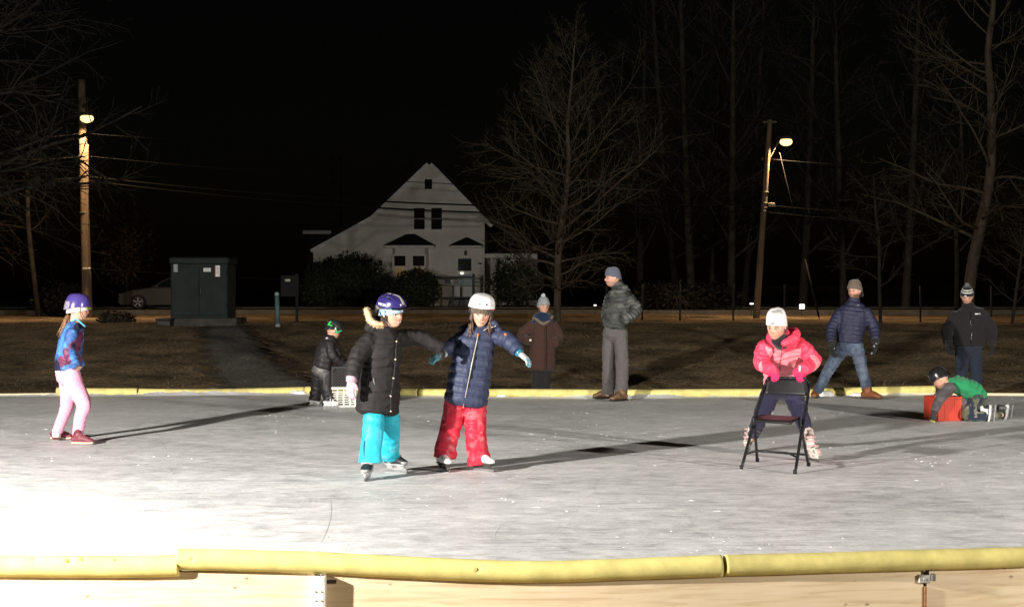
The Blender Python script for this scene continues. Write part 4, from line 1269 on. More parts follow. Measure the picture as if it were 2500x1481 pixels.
# ------------------------------------------------------------------ parked car
def build_car():
    D = 71.5; G = .46
    x0 = P(298, 0, D)[0]
    L = 4.65
    t = thing("parked_car", (x0 + L / 2, D, G), "silver grey saloon car parked on the road behind the cabinet", "car")
    M_PAINT = plain("silver car paint", (.075, .07, .066), .28, .5, 3, .06, 0, spec=.6)
    M_TYRE = plain("tyre rubber", (.02, .02, .02), .85)
    M_CGLASS = plain("car glass", (.01, .012, .013), .06, 0, 2, .1, 0, spec=.7)
    def arch(cx, r=.36, n=9):
        return [(cx + r * math.cos(a), .30 + r * math.sin(a)) for a in np.linspace(-.25, math.pi + .25, n)]
    a1, a2 = arch(.92)[::-1], arch(3.62)[::-1]
    side = [(.10, .22)] + a1 + a2 + [(4.55, .28), (4.63, .55), (4.60, .88), (4.45, .98), (3.9, 1.00), (1.55, .97), (1.2, .92), (.5, .82), (.14, .70), (.03, .55), (.04, .32)]
    n = len(side)
    V = []
    for y, k in ((-.88, 0), (-.82, 1), (.82, 1), (.88, 0)):
        cx, cz = 2.3, .6
        for (x, z) in side:
            if k: V.append((x0 + cx + (x - cx) * 1.0, D + y, G + z + (.03 if z > .68 else 0)))
            else: V.append((x0 + cx + (x - cx) * .985, D + y, G + z - (.02 if z > .68 else 0)))
    # order: outer left, inner left, inner right, outer right; top joins inner pair
    Fa = [tuple(range(n))]
    for b in range(3):
        Fa += [(b * n + i, (b + 1) * n + i, (b + 1) * n + (i + 1) % n, b * n + (i + 1) % n) for i in range(n)]
    Fa.append(tuple(range(3 * n, 4 * n))[::-1])
    body = mk("body", V, Fa, M_PAINT, t, smooth=False)
    cab = [(1.42, .96), (2.12, 1.38), (2.45, 1.45), (3.2, 1.45), (3.65, 1.36), (4.22, 1.0)]
    m = len(cab); V = []
    for sy, sh in ((-1, 0), (1, 0)):
        for (x, z) in cab:
            V.append((x0 + x, D + sy * (.80 - .22 * (z - .96) / .5), G + z))
    Fa = [tuple(range(m)), tuple(range(m, 2 * m))[::-1]] + [(i, i + m, i + 1 + m, i + 1) for i in range(m - 1)]
    mk("cabin", V, Fa, M_PAINT, t, smooth=False)
    def glass(name, pts, off):
        V = [(x0 + x, D - (.80 - .22 * (z - .96) / .5) - off, G + z) for x, z in pts]
        mk(name, V, [tuple(range(len(pts)))], M_CGLASS, t, smooth=False)
    glass("side_window", [(1.62, 1.0), (2.2, 1.35), (2.62, 1.39), (2.66, 1.0)], .006)
    glass("side_window", [(2.74, 1.0), (2.71, 1.39), (3.2, 1.38), (3.58, 1.31), (3.72, 1.0)], .006)
    V = [(x0 + 1.45 - .01, D + s * .70, G + 1.0) for s in (-1, 1)] + [(x0 + 2.08 - .01, D + s * .56, G + 1.375) for s in (1, -1)]
    mk("windscreen", V, [(0, 1, 2, 3)], M_CGLASS, t, smooth=False)
    for cx in (.92, 3.62):
        for sy in (-1, 1):
            c = np.array([x0 + cx, D + sy * .80, G + .33])
            w = mk("wheel", *tube(c - [0, .11, 0], c + [0, .11, 0], .325, 24), M_TYRE, t)
            rim = plain("alloy rim", (.42, .42, .42), .35, .7)
            parts = [tube(c + [0, sy * .112 - .004, 0], c + [0, sy * .118, 0], .06, 10)]
            for k in range(5):
                a = 2 * math.pi * k / 5 + .3
                d = np.array([math.cos(a), 0, math.sin(a)])
                parts.append(box(c + d * .12 + [0, sy * .114, 0], (.20, .008, .05), d, (0, 1, 0), np.cross(d, [0, 1, 0])))
            th = np.linspace(0, 2 * math.pi, 25)
            parts.append(ptube(np.stack([c[0] + .215 * np.cos(th), np.full(25, c[1] + sy * .112), c[2] + .215 * np.sin(th)], 1), .014, 6))
            mk("rim", *join(parts), rim, w, smooth=False)
    for sy in (-1, 1):
        mk("headlight", *ell((x0 + .16, D + sy * .68, G + .66), (.13, .17, .06), n=14, m=8), plain("headlamp glass", (.5, .5, .48), .1, 0, spec=.7), t)
        mk("mirror", *box((x0 + 1.78, D + sy * .92, G + 1.02), (.12, .16, .10), bev=.02), M_PAINT, t, smooth=False)
    for i, xx in enumerate((2.60, 3.58)):
        dr = mk("door", *box((x0 + xx - .47, D - .884, G + .60), (.98, .008, .66), bev=.003), M_PAINT, t, smooth=False)
        mk("door_handle", *box((x0 + xx - .12, D - .90, G + .84), (.16, .02, .03), bev=.005), M_STEEL, dr, smooth=False)
    mk("bumper", *box((x0 + .04, D, G + .38), (.10, 1.6, .2), bev=.03), M_PAINT, t, smooth=False)
build_car()
# ------------------------------------------------------------------ people
class Frame:
    def __init__(s, c, yaw, pitch, H, roll=0.0):
        y, p = R(yaw), R(pitch)
        s.c = np.asarray(c, float); s.H = H
        s.f = np.array([math.sin(y) * math.cos(p), -math.cos(y) * math.cos(p), -math.sin(p)])
        s.r = nrm(np.cross(s.f, [0, 0, 1.0])); s.u = np.cross(s.r, s.f)
        if roll:
            a = R(roll); r, u = s.r, s.u
            s.r = r * math.cos(a) + u * math.sin(a); s.u = u * math.cos(a) - r * math.sin(a)
    def w(s, x, y, z):
        x, y, z = np.asarray(x, float), np.asarray(y, float), np.asarray(z, float)
        return s.c + s.H * (x[..., None] * s.r + y[..., None] * s.f + z[..., None] * s.u)
    def l(s, V):
        q = (V - s.c) / s.H
        return q @ s.r, q @ s.f, q @ s.u

def ga(x, w): return np.exp(-(x / w) ** 2)

def head_mesh(fr, child=True, n=48, m=40):
    a = np.linspace(0, math.pi, m + 1)[:, None]; b = np.linspace(0, 2 * math.pi, n, endpoint=False)[None]
    x = (np.sin(a) * np.cos(b)); y = (np.sin(a) * np.sin(b)); z = (np.cos(a) * np.ones_like(b))
    X, Y, Z = .69 * x, .84 * y, z.copy()
    low = sstep(.15, -1, z)
    X *= 1 - (.20 if child else .16) * low
    Y = np.where(y < 0, Y * (1 - .40 * low), Y) + .12 * low
    fr0 = sstep(0, .5, y)
    Y = np.where(y > 0, Y * (1 - .06 * ga(z - .1, .5)), Y)
    Y += fr0 * (.07 * ga(Z + .80, .16) * ga(X, .25))
    ns = np.where(Z > -.2, sstep(.22, -.2, Z), sstep(-.34, -.22, Z))
    Y += fr0 * (.23 if not child else .19) * ns * ga(X, .085 + .06 * sstep(.1, -.25, Z))
    for s in (-1, 1):
        Y -= fr0 * .085 * ga(X - s * .27, .15) * ga(Z - .03, .10)
        Y += fr0 * .05 * ga(X - s * .34, .20) * ga(Z + .28, .20)
        Y += fr0 * .035 * ga(X - s * .25, .2) * ga(Z - .22, .08)
    Y += fr0 * .045 * ga(X, .2) * ga(Z + .50, .10) - fr0 * .03 * ga(X, .2) * ga(Z + .49, .025)
    V = fr.w(X.ravel(), Y.ravel(), Z.ravel())
    Fa = [(i * n + j, (i + 1) * n + j, (i + 1) * n + (j + 1) % n, i * n + (j + 1) % n) for i in range(m) for j in range(n)]
    parts = [(V, Fa)]
    for s in (-1, 1):
        parts.append(ell(fr.w(s * .70, -.02, .0), (fr.H * .07, fr.H * .15, fr.H * .22), fr.r, fr.f, fr.u, 12, 8))
    return parts

SKIN = np.array([.56, .33, .235])

class Person:
    def __init__(s, label, D, base, vox=.006):
        s.D = D; s.vox = vox
        s.t = thing("person", base, label, "person")
    def p(s, px, py, dd=0.0): return P(px, py, s.D + dd)

    def body(s, fr, neck, spine, arms, legs, skin=SKIN, hands=(), child=True, smile=.03, teeth=False, brow=(.05, .03, .02), beard=None, face=True, k=1.0):
        parts = head_mesh(fr, child)
        parts.append(loft([neck, fr.w(0, -.15, -.55)], [fr.H * .42, fr.H * .40], n=14, sub=3))
        spine = [np.asarray(spine[0]) * .6 + np.asarray(spine[1]) * .4] + list(spine[1:])
        parts.append(loft(spine, [.085 * k, .09 * k, .05 * k], n=14))
        for a in arms: parts.append(loft([a[0] * .8 + np.asarray(spine[-1]) * .2 - np.array([0, 0, .03])] + list(a[1:-1]) + [np.asarray(a[-1]) - nrm(np.asarray(a[-1]) - np.asarray(a[-2])) * .045], np.linspace(.040, .026, len(a)) * k, n=10, cap0=.2))
        for a in legs: parts.append(loft(a, np.linspace(.062, .030, len(a)) * k, n=10))
        for h in hands: parts += h
        V, N, Fa = remesh(parts, s.vox, 1, .4)
        x, y, z = fr.l(V)
        inh = (np.abs(x) < 1) & (np.abs(y) < 1.2) & (np.abs(z) < 1.1)
        C = np.tile(skin, (len(V), 1))
        rosy = np.zeros(len(V))
        for sg in (-1, 1): rosy += ga(x - sg * .36, .2) * ga(z + .22, .2) * (y > .2)
        rosy += ga(x, .12) * ga(z + .2, .12) * (y > .5)
        rosy = np.clip(rosy, 0, 1) * inh
        C = C * (1 - rosy[:, None] * np.array([.02, .32, .30]))
        if beard is not None:
            bm = inh & (y > -.1) & (z < -.30) & ~((np.abs(x) < .17) & (np.abs(z + .5) < .06))
            w = (bm * sstep(-.26, -.40, z))[:, None] * beard[1]
            C = C * (1 - w) + np.array(beard[0]) * w
        mk("body", V, Fa, M_SKIN, s.t, colr=C)
        if not face: return
        def surf(px_, pz_):
            d = (x - px_) ** 2 + (z - pz_) ** 2 + np.where(inh & (y > .1), 0, 99)
            i = np.argsort(d)[:4]
            return float(y[i].mean())
        H = fr.H
        for sg in (-1, 1):
            yy = surf(sg * .27, .02)
            c = fr.w(sg * .27, yy - .015, .02)
            V2, F2 = ell(c, (H * .125, H * .05, H * .055), fr.r, fr.f, fr.u, 16, 10)
            lx, ly, lz = fr.l(V2)
            dk = np.hypot(lx - sg * .27, lz - .02) < .058
            cc = np.where(dk[:, None], np.array([.02, .014, .01]), np.array([.62, .58, .55]))
            mk("eye", V2, F2, M_PLASTIC, s.t, colr=cc)
            xs = np.linspace(-.15, .15, 6)
            pts = [fr.w(sg * .27 + a, surf(sg * .27 + a, .08) + .01, .085 - a * a * 1.5) for a in xs]
            mk("eyelid", *ptube(np.array(pts), H * .018, 5), M_HAIR, s.t, colr=np.array([.05, .03, .022]))
            pts = [fr.w(sg * .28 + a, surf(sg * .28 + a, .22) + .008, .235 - a * a * 1.6) for a in xs]
            mk("eyebrow", *ptube(np.array(pts), H * np.array([.016, .024, .027, .027, .024, .016]), 5), M_HAIR, s.t, colr=np.array(brow))
        xs = np.linspace(-.22, .22, 9)
        pts = np.array([fr.w(a, surf(a, -.5) + .005, -.50 + smile * (abs(a) / .22) ** 1.6 * 2) for a in xs])
        rr = H * np.array([.008, .026, .036, .040, .040, .040, .036, .026, .008])
        mth = mk("mouth", *ptube(pts, rr, 6), M_SKIN, s.t, colr=np.array([.42, .14, .12]))
        if teeth:
            pts = np.array([fr.w(a, surf(a, -.5) + .038, -.495 + smile * (abs(a) / .22) ** 1.6 * 2) for a in xs[1:-1]])
            mk("teeth", *ptube(pts, H * .022, 6), M_PLASTIC, mth, colr=np.array([.75, .72, .66]))

    @staticmethod
    def dusted(base, z0, amt=.5):
        def fn(V, ss, ii):
            n = vnoise(V * 16) * .6 + vnoise(V * 45) * .4
            w = sstep(.56, .74, n) * sstep(z0 + .35, z0 - .1, V[:, 2]) * amt
            return np.asarray(base) * (.88 + .24 * vnoise(V * 6))[:, None] * (1 - w[:, None]) + np.array([.70, .70, .71]) * w[:, None]
        return fn
    def garment(s, name, parts, mat, colr, vox=.009, it=2, chains=None, quilt=None, wr=None, parent=None, fold=None):
        V, N, Fa = remesh(parts, vox, it, .5)
        ss, idx = chain_param(V, chains) if chains else (None, None)
        d = np.zeros(len(V))
        if quilt:
            sp, amp = quilt[:2]
            jit = (vnoise(V * 11) - .5) * .10
            q = np.abs(np.sin(math.pi * (ss / sp + jit)))
            d += amp * (q ** .55 - .72)
        if wr:
            amp, fq = wr
            nz = vnoise(V * np.asarray(fq) + 7.7); n2 = vnoise(V * np.asarray(fq) * 2.3 + 3.1)
            d += amp * ((1 - 2 * np.abs(nz - .5)) ** 2 - .6) + amp * .5 * (n2 - .5)
        if fold and chains:
            amp, sp = fold
            q = np.sin(2 * math.pi * (ss / sp + 1.2 * vnoise(V * 9)))
            d += amp * q * sstep(.35, .7, vnoise(V * 6 + 20))
        V = V + N * d[:, None]
        C = colr(V, ss, idx) if callable(colr) else colr
        return mk(name, V, Fa, mat, parent or s.t, colr=C)

def sleeve(arm, radii, neck, inn=.16, dn=.02, cap=.3):
    """sleeve whose root sits inside the shoulder so the seam melts into the body of the coat"""
    a0 = np.asarray(arm[0], float)
    root = a0 * (1 - inn) + np.asarray(neck, float) * inn - np.array([0, 0, dn])
    return loft([root] + list(arm[1:]), [(r, r) for r in ((radii[0] * .92,) + tuple(radii[1:]))], n=16, cap=cap, cap0=.5)

def hand_parts(W, d, nrmal, L, curl=.35, thumb=1, spread=.04, fat=1.0):
    """five-fingered hand: wrist W, direction d, palm normal; thumb = side sign"""
    d = nrm(d); n = nrm(np.asarray(nrmal, float) - np.dot(nrmal, d) * d); s = np.cross(d, n) * thumb
    P0 = [loft([W - d * .10 * L, W + d * .12 * L, W + d * .45 * L], [(.17 * L * fat, .12 * L * fat), (.22 * L * fat, .13 * L * fat), (.24 * L * fat, .11 * L * fat)], ax=s, n=14, sub=3)]
    for off, ln in ((.18, .40), (.065, .47), (-.055, .44), (-.17, .34)):
        q = W + d * .46 * L + s * off * L
        dd = nrm(d + s * off * spread * 10)
        pts = [q]
        for k, fr in enumerate((.42, .33, .25)):
            a = curl * (k + 1) * .95
            e = dd * math.cos(a) + n * math.sin(a)
            q = q + e * ln * L * fr
            pts.append(q)
        P0.append(loft(pts, np.array([.062, .06, .055, .045]) * L * fat, n=10, sub=3))
    q = W + d * .10 * L + s * .16 * L
    e1 = nrm(d * .62 + s * .75 + n * .2); e2 = nrm(d * .85 + s * .35 + n * (.2 + curl * .6))
    P0.append(loft([q, q + e1 * .17 * L, q + e1 * .17 * L + e2 * .2 * L], np.array([.075, .07, .052]) * L * fat, n=10, sub=3))
    return P0

def glove(pr, W, d, n, L, colr, curl=.35, thumb=1, cuff=None, fat=1.15, mat=None, spread=.04):
    V, N, Fa = remesh(hand_parts(np.asarray(W), d, n, L, curl, thumb, spread, fat), .0045, 1, .4)
    C = colr(V) if callable(colr) else colr
    g = mk("glove", V, Fa, mat or M_CLOTH, pr.t, colr=C)
    if cuff is not None:
        dn = nrm(d)
        mk("glove_cuff", *loft([W - dn * .22 * L, W + dn * .02 * L], [.26 * L * fat, .23 * L * fat], n=14, sub=3, cap=.2), mat or M_CLOTH, g, colr=np.array(cuff))
    return g

def boot_parts(G, fd, A, L, sole_z, wide=1.0):
    """foot and ankle shells; G ground point under the foot's middle, A ankle point"""
    fd = nrm([fd[0], fd[1], 0]); sd = np.array([-fd[1], fd[0], 0]); z = np.array([0, 0, 1.0])
    q = lambda u, h: np.asarray(G) + fd * u * L + z * (sole_z + h * L)
    foot = loft([q(-.42, .15), q(-.2, .17), q(.08, .17), q(.3, .12), q(.47, .09)],
                [(.135 * L * wide, .15 * L), (.15 * L * wide, .17 * L), (.17 * L * wide, .17 * L), (.18 * L * wide, .12 * L), (.13 * L * wide, .085 * L)], ax=sd, n=16, sub=3, cap=.7)
    an = loft([q(-.22, .18), q(-.2, .4), np.asarray(A, float)], [(.15 * L * wide, .2 * L), (.16 * L * wide, .19 * L), (.19 * L * wide, .22 * L)], ax=sd, n=16, sub=4, cap=.3)
    return [foot, an], q, fd, sd

def skate(pr, G, fd, A, L, colr, holder=(.6, .6, .6), detail=None, wide=1.0, bz=.06, ext=.04):
    parts, q, fd, sd = boot_parts(G, fd, np.asarray(A, float) + np.array([0, 0, ext]), L, bz, wide)
    V, N, Fa = remesh(parts, .006, 1, .4)
    lz = V[:, 2] - bz - np.asarray(G)[2]
    C = colr(V, (V - np.asarray(G)) @ fd / L, lz / L) if callable(colr) else np.tile(colr, (len(V), 1))
    b = mk("skate", V, Fa, M_RUBBER, pr.t, colr=C)
    z = np.array([0, 0, 1.0]); g = np.asarray(G, float)
    # blade with rounded ends, holder on two pillars
    u = np.array([-.50, -.49, -.44, .44, .52, .54, .50, -.44]) * L; h = np.array([.012, .001, 0, 0, .006, .018, .026, .024])
    poly = [g + fd * a + z * b2 for a, b2 in zip(u, h)]
    V2 = np.array([p_ - sd * .0022 for p_ in poly] + [p_ + sd * .0022 for p_ in poly]); n = len(poly)
    mk("blade", V2, [tuple(range(n)), tuple(range(n, 2 * n))[::-1]] + [(i, i + n, (i + 1) % n + n, (i + 1) % n) for i in range(n)], M_STEEL, b, smooth=False)
    hp = []
    for a, w in ((-.27, .20), (.24, .22)):
        hp.append(loft([g + fd * a * L + z * .022, g + fd * a * L + z * (bz + .008)], [(w * L * .62, .008), (w * L, .030 * wide)], ax=fd, n=12, sub=3, cap=.1))
    hp.append(box(g + z * .026, (L * .96, .009, .012), fd, sd, z))
    hp.append(box(g + z * (bz + .002), (L * .90, .11 * L * 2.2 * wide, .012), fd, sd, z, bev=.004))
    mk("blade_holder", *join(hp), painted("skate holder", .4, 20, .08, .05), b, colr=np.array(holder))
    if detail is not None:
        for (uu, hh, wd) in ((.10, .30, .19), (-.06, .45, .18), (-.14, .60, .19)):
            c = q(uu, hh)
            mk("strap", *loft([c - sd * wd * L * .95 + fd * -.02 * L, c + fd * .05 * L + z * .01 * L, c + sd * wd * L * .95 + fd * -.02 * L], [(.022 * L * 2, .03 * L)] * 3, ax=z, n=8, sub=4), M_PLASTIC, b, colr=np.array(detail))
    return b

def shoe(pr, G, fd, A, L, colr, sole=(.5, .45, .38), wide=1.0, lace=None):
    parts, q, fd, sd = boot_parts(G, fd, A, L, .015, wide)
    V, N, Fa = remesh(parts, .006, 1, .4)
    C = colr(V) if callable(colr) else colr
    b = mk("shoe", V, Fa, M_RUBBER, pr.t, colr=C)
    g = np.asarray(G, float); z = np.array([0, 0, 1.0])
    mk("sole", *loft([g + fd * (-.46) * L + z * .014, g - fd * .1 * L + z * .014, g + fd * .22 * L + z * .014, g + fd * .5 * L + z * .018], [(.14 * L * wide, .014), (.135 * L * wide, .014), (.175 * L * wide, .014), (.11 * L * wide, .013)], ax=sd, n=16, sub=4, cap=.5), M_RUBBER, b, colr=np.array(sole))
    if lace is not None:
        for uu, hh in ((.16, .27), (.08, .32), (0, .37)):
            c = q(uu, hh)
            mk("lace", *tube(c - sd * .09 * L, c + sd * .09 * L, .008 * L * 2, 6), M_CLOTH, b, colr=np.array(lace))
    return b

def beanie(pr, fr, colr, zf=.30, zb=-.15, top=1.22, cuff=.30, fat=1.0, pom=None, slump=0.0, name="knit_hat", ribs=0, mat=None, pw=.55):
    n, m = 72, 26
    th = np.linspace(0, 2 * math.pi, n, endpoint=False)
    z0 = zb + (zf - zb) * (.5 + .5 * np.sin(th))
    rows = []; tt = np.linspace(0, 1, m)
    for t in tt:
        zz = z0 + (top - z0) * np.sin(t * math.pi / 2) ** (1 if t < .999 else 1)
        k = np.cos(t * math.pi / 2) ** pw if t < .999 else .02
        k = max(k, .03)
        ex = .05 * (t < cuff) * sstep(0, .05, t) if cuff else 0
        rib = 1 + ribs * .012 * np.cos(th * 36)
        rx, ry = (.735 + ex) * fat, (.875 + ex) * fat
        rows.append(fr.w(rx * k * np.cos(th) * rib, ry * k * np.sin(th) * rib - .03 - slump * t, zz))
    rows = [fr.w(.68 * fat * np.cos(th), .80 * fat * np.sin(th) - .03, z0 + .06)] + rows
    V = np.concatenate(rows); mm = len(rows)
    V = V + fr.u * 0
    Fa = [(i * n + j, i * n + (j + 1) % n, (i + 1) * n + (j + 1) % n, (i + 1) * n + j) for i in range(mm - 1) for j in range(n)] + [tuple(range((mm - 1) * n, mm * n))]
    C = colr(*fr.l(V)) if callable(colr) else colr
    V = V + (V - fr.c) * ((vnoise(V * 38) - .5) * .035)[:, None]
    o = mk(name, V, Fa, mat or M_KNIT, pr.t, colr=C)
    if pom is not None:
        c = fr.w(0, -.05 - slump, top + .14)
        u = rng.normal(0, 1, (700, 3)); u /= np.linalg.norm(u, axis=1)[:, None]
        r = fr.H * pom[1] * rng.uniform(.8, 1.15, 700)[:, None]
        s = np.cross(u, rng.normal(0, 1, (700, 3))); s /= np.linalg.norm(s, axis=1)[:, None]
        w = fr.H * .05
        V = np.stack([c + u * r * .5 - s * w, c + u * r * .5 + s * w, c + u * r], 1).reshape(-1, 3)
        core = ell(c, (fr.H * pom[1] * .8,) * 3, n=14, m=10)
        V2, F2 = join([(V, [(3 * i, 3 * i + 1, 3 * i + 2) for i in range(700)]), core])
        mk("pompom", V2, F2, M_KNIT, o, colr=np.array(pom[0]))
    return o

def helmet(pr, fr, colfn, vents=None, rx=.88, ry=1.05, top=1.30, rim=lambda th: .10 + .0 * th, y0=-.02, pw=.5, n=112, m=44, mat=None, ridge=None, thick=.07):
    th = np.linspace(0, 2 * math.pi, n, endpoint=False)
    z0 = rim(th)
    rows, us = [], []
    for i in range(m):
        t = i / (m - 1)
        k = max(np.cos(t * math.pi / 2) ** pw, .02) if t < .999 else .015
        zz = z0 + (top - z0) * np.sin(t * math.pi / 2)
        rows.append(np.stack([rx * k * np.cos(th), ry * k * np.sin(th) + y0, zz], 1))
    Q = np.concatenate(rows)
    vd = np.zeros(len(Q))
    if vents is not None: vd = vents(Q[:, 0], Q[:, 1], Q[:, 2])
    if ridge is not None:
        Q = Q * (1 + ridge(Q[:, 0], Q[:, 1], Q[:, 2]))[:, None]
    Cc = np.array([0, y0, .3])
    Q = Q - (Q - Cc) * (vd * .07)[:, None]
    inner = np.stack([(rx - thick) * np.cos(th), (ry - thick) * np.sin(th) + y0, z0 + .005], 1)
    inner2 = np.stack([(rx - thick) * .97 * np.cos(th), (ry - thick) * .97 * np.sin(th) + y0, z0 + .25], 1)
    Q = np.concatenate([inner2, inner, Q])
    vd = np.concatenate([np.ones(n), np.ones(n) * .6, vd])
    V = fr.w(Q[:, 0], Q[:, 1], Q[:, 2])
    mm = m + 2
    Fa = [(i * n + j, i * n + (j + 1) % n, (i + 1) * n + (j + 1) % n, (i + 1) * n + j) for i in range(mm - 1) for j in range(n)] + [tuple(range((mm - 1) * n, mm * n))]
    C = colfn(Q[:, 0], Q[:, 1], Q[:, 2])
    C = np.tile(C, (len(Q), 1)) if np.ndim(C) == 1 else C
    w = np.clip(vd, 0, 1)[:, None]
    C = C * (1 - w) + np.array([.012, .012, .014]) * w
    return mk("helmet", V, Fa, mat or M_PLASTIC, pr.t, colr=C)

def strap(pr, fr, h, pts, w=.022, colr=(.015, .015, .016), name="chin_strap"):
    C = crom(np.array([fr.w(*p_) for p_ in pts]), 5)
    mk(name, *ptube(C, fr.H * w * 1.4, 6), M_CLOTH, h, colr=np.array(colr))

def text_on(pr, txt, place, size, mat, colr, parent, name="lettering", shear=0.0):
    """lettering as thin solid glyphs; place(u, v) maps text units to the surface"""
    cu = bpy.data.curves.new("t", 'FONT'); cu.body = txt; cu.size = 1.0; cu.align_x = 'CENTER'; cu.shear = shear; cu.offset = .012
    ob = bpy.data.objects.new("t", cu); col.objects.link(ob)
    dg = bpy.context.evaluated_depsgraph_get()
    ev = ob.evaluated_get(dg); me = ev.to_mesh()
    v = np.array([x.co[:] for x in me.vertices]); f = [tuple(p_.vertices) for p_ in me.polygons]
    ev.to_mesh_clear(); bpy.data.objects.remove(ob); bpy.data.curves.remove(cu)
    V = np.array([place(a * size, (b - .35) * size) for a, b, _ in v])
    return mk(name, V, f, mat, parent, colr=np.array(colr), smooth=False)

def hair_strands(pr, roots, dirs, lens, r, colr, wav=.01, droop=.6, seed=0, name="hair", n=8):
    rs = np.random.default_rng(seed); parts = []
    for q, d, L in zip(roots, dirs, lens):
        pts = [np.asarray(q, float)]; dd = nrm(d); ph = rs.uniform(0, 6)
        for i in range(n):
            dd = nrm(dd + np.array([0, 0, -droop / n * 1.5]) + rs.normal(0, wav * 6, 3) * .5)
            pts.append(pts[-1] + dd * L / n + np.array([math.sin(ph + i * 1.1), math.cos(ph + i * 1.3), 0]) * wav)
        parts.append(ptube(np.array(pts), np.interp(np.linspace(0, 1, n + 1), [0, .5, 1], [r, r, r * .3]), 5))
    V, Fa = join(parts)
    c = np.array(colr) * (.6 + .8 * vnoise(V * 120))[:, None]
    return mk(name, V, Fa, M_HAIR, pr.t, colr=c)

def face_side(yaw): return np.array([math.cos(R(yaw)), math.sin(R(yaw)), 0])
def face_fwd(yaw): return np.array([math.sin(R(yaw)), -math.cos(R(yaw)), 0])

def zipline(pr, V_surf_parent, pts, r, colr, name="zip", mat=None):
    return mk(name, *ptube(crom(np.array(pts), 4), r, 6), mat or M_PLASTIC, V_surf_parent, colr=np.array(colr))

def front_point(o, z, sx, fwd, side, c):
    """outermost point of a garment mesh at height z and sideways offset sx from c, looking along -fwd"""
    me = o.data; n = len(me.vertices)
    V = np.empty(n * 3); me.vertices.foreach_get("co", V); V = V.reshape(-1, 3) + ORG[o.name]
    a = (V - c) @ side - sx; b = V[:, 2] - z
    d = a * a + b * b
    near = np.argsort(d)[:60]
    near = near[d[near] < .02 ** 2 + d.min() * 1.5]
    i = near[np.argmax((V[near] - c) @ fwd)]
    return V[i]

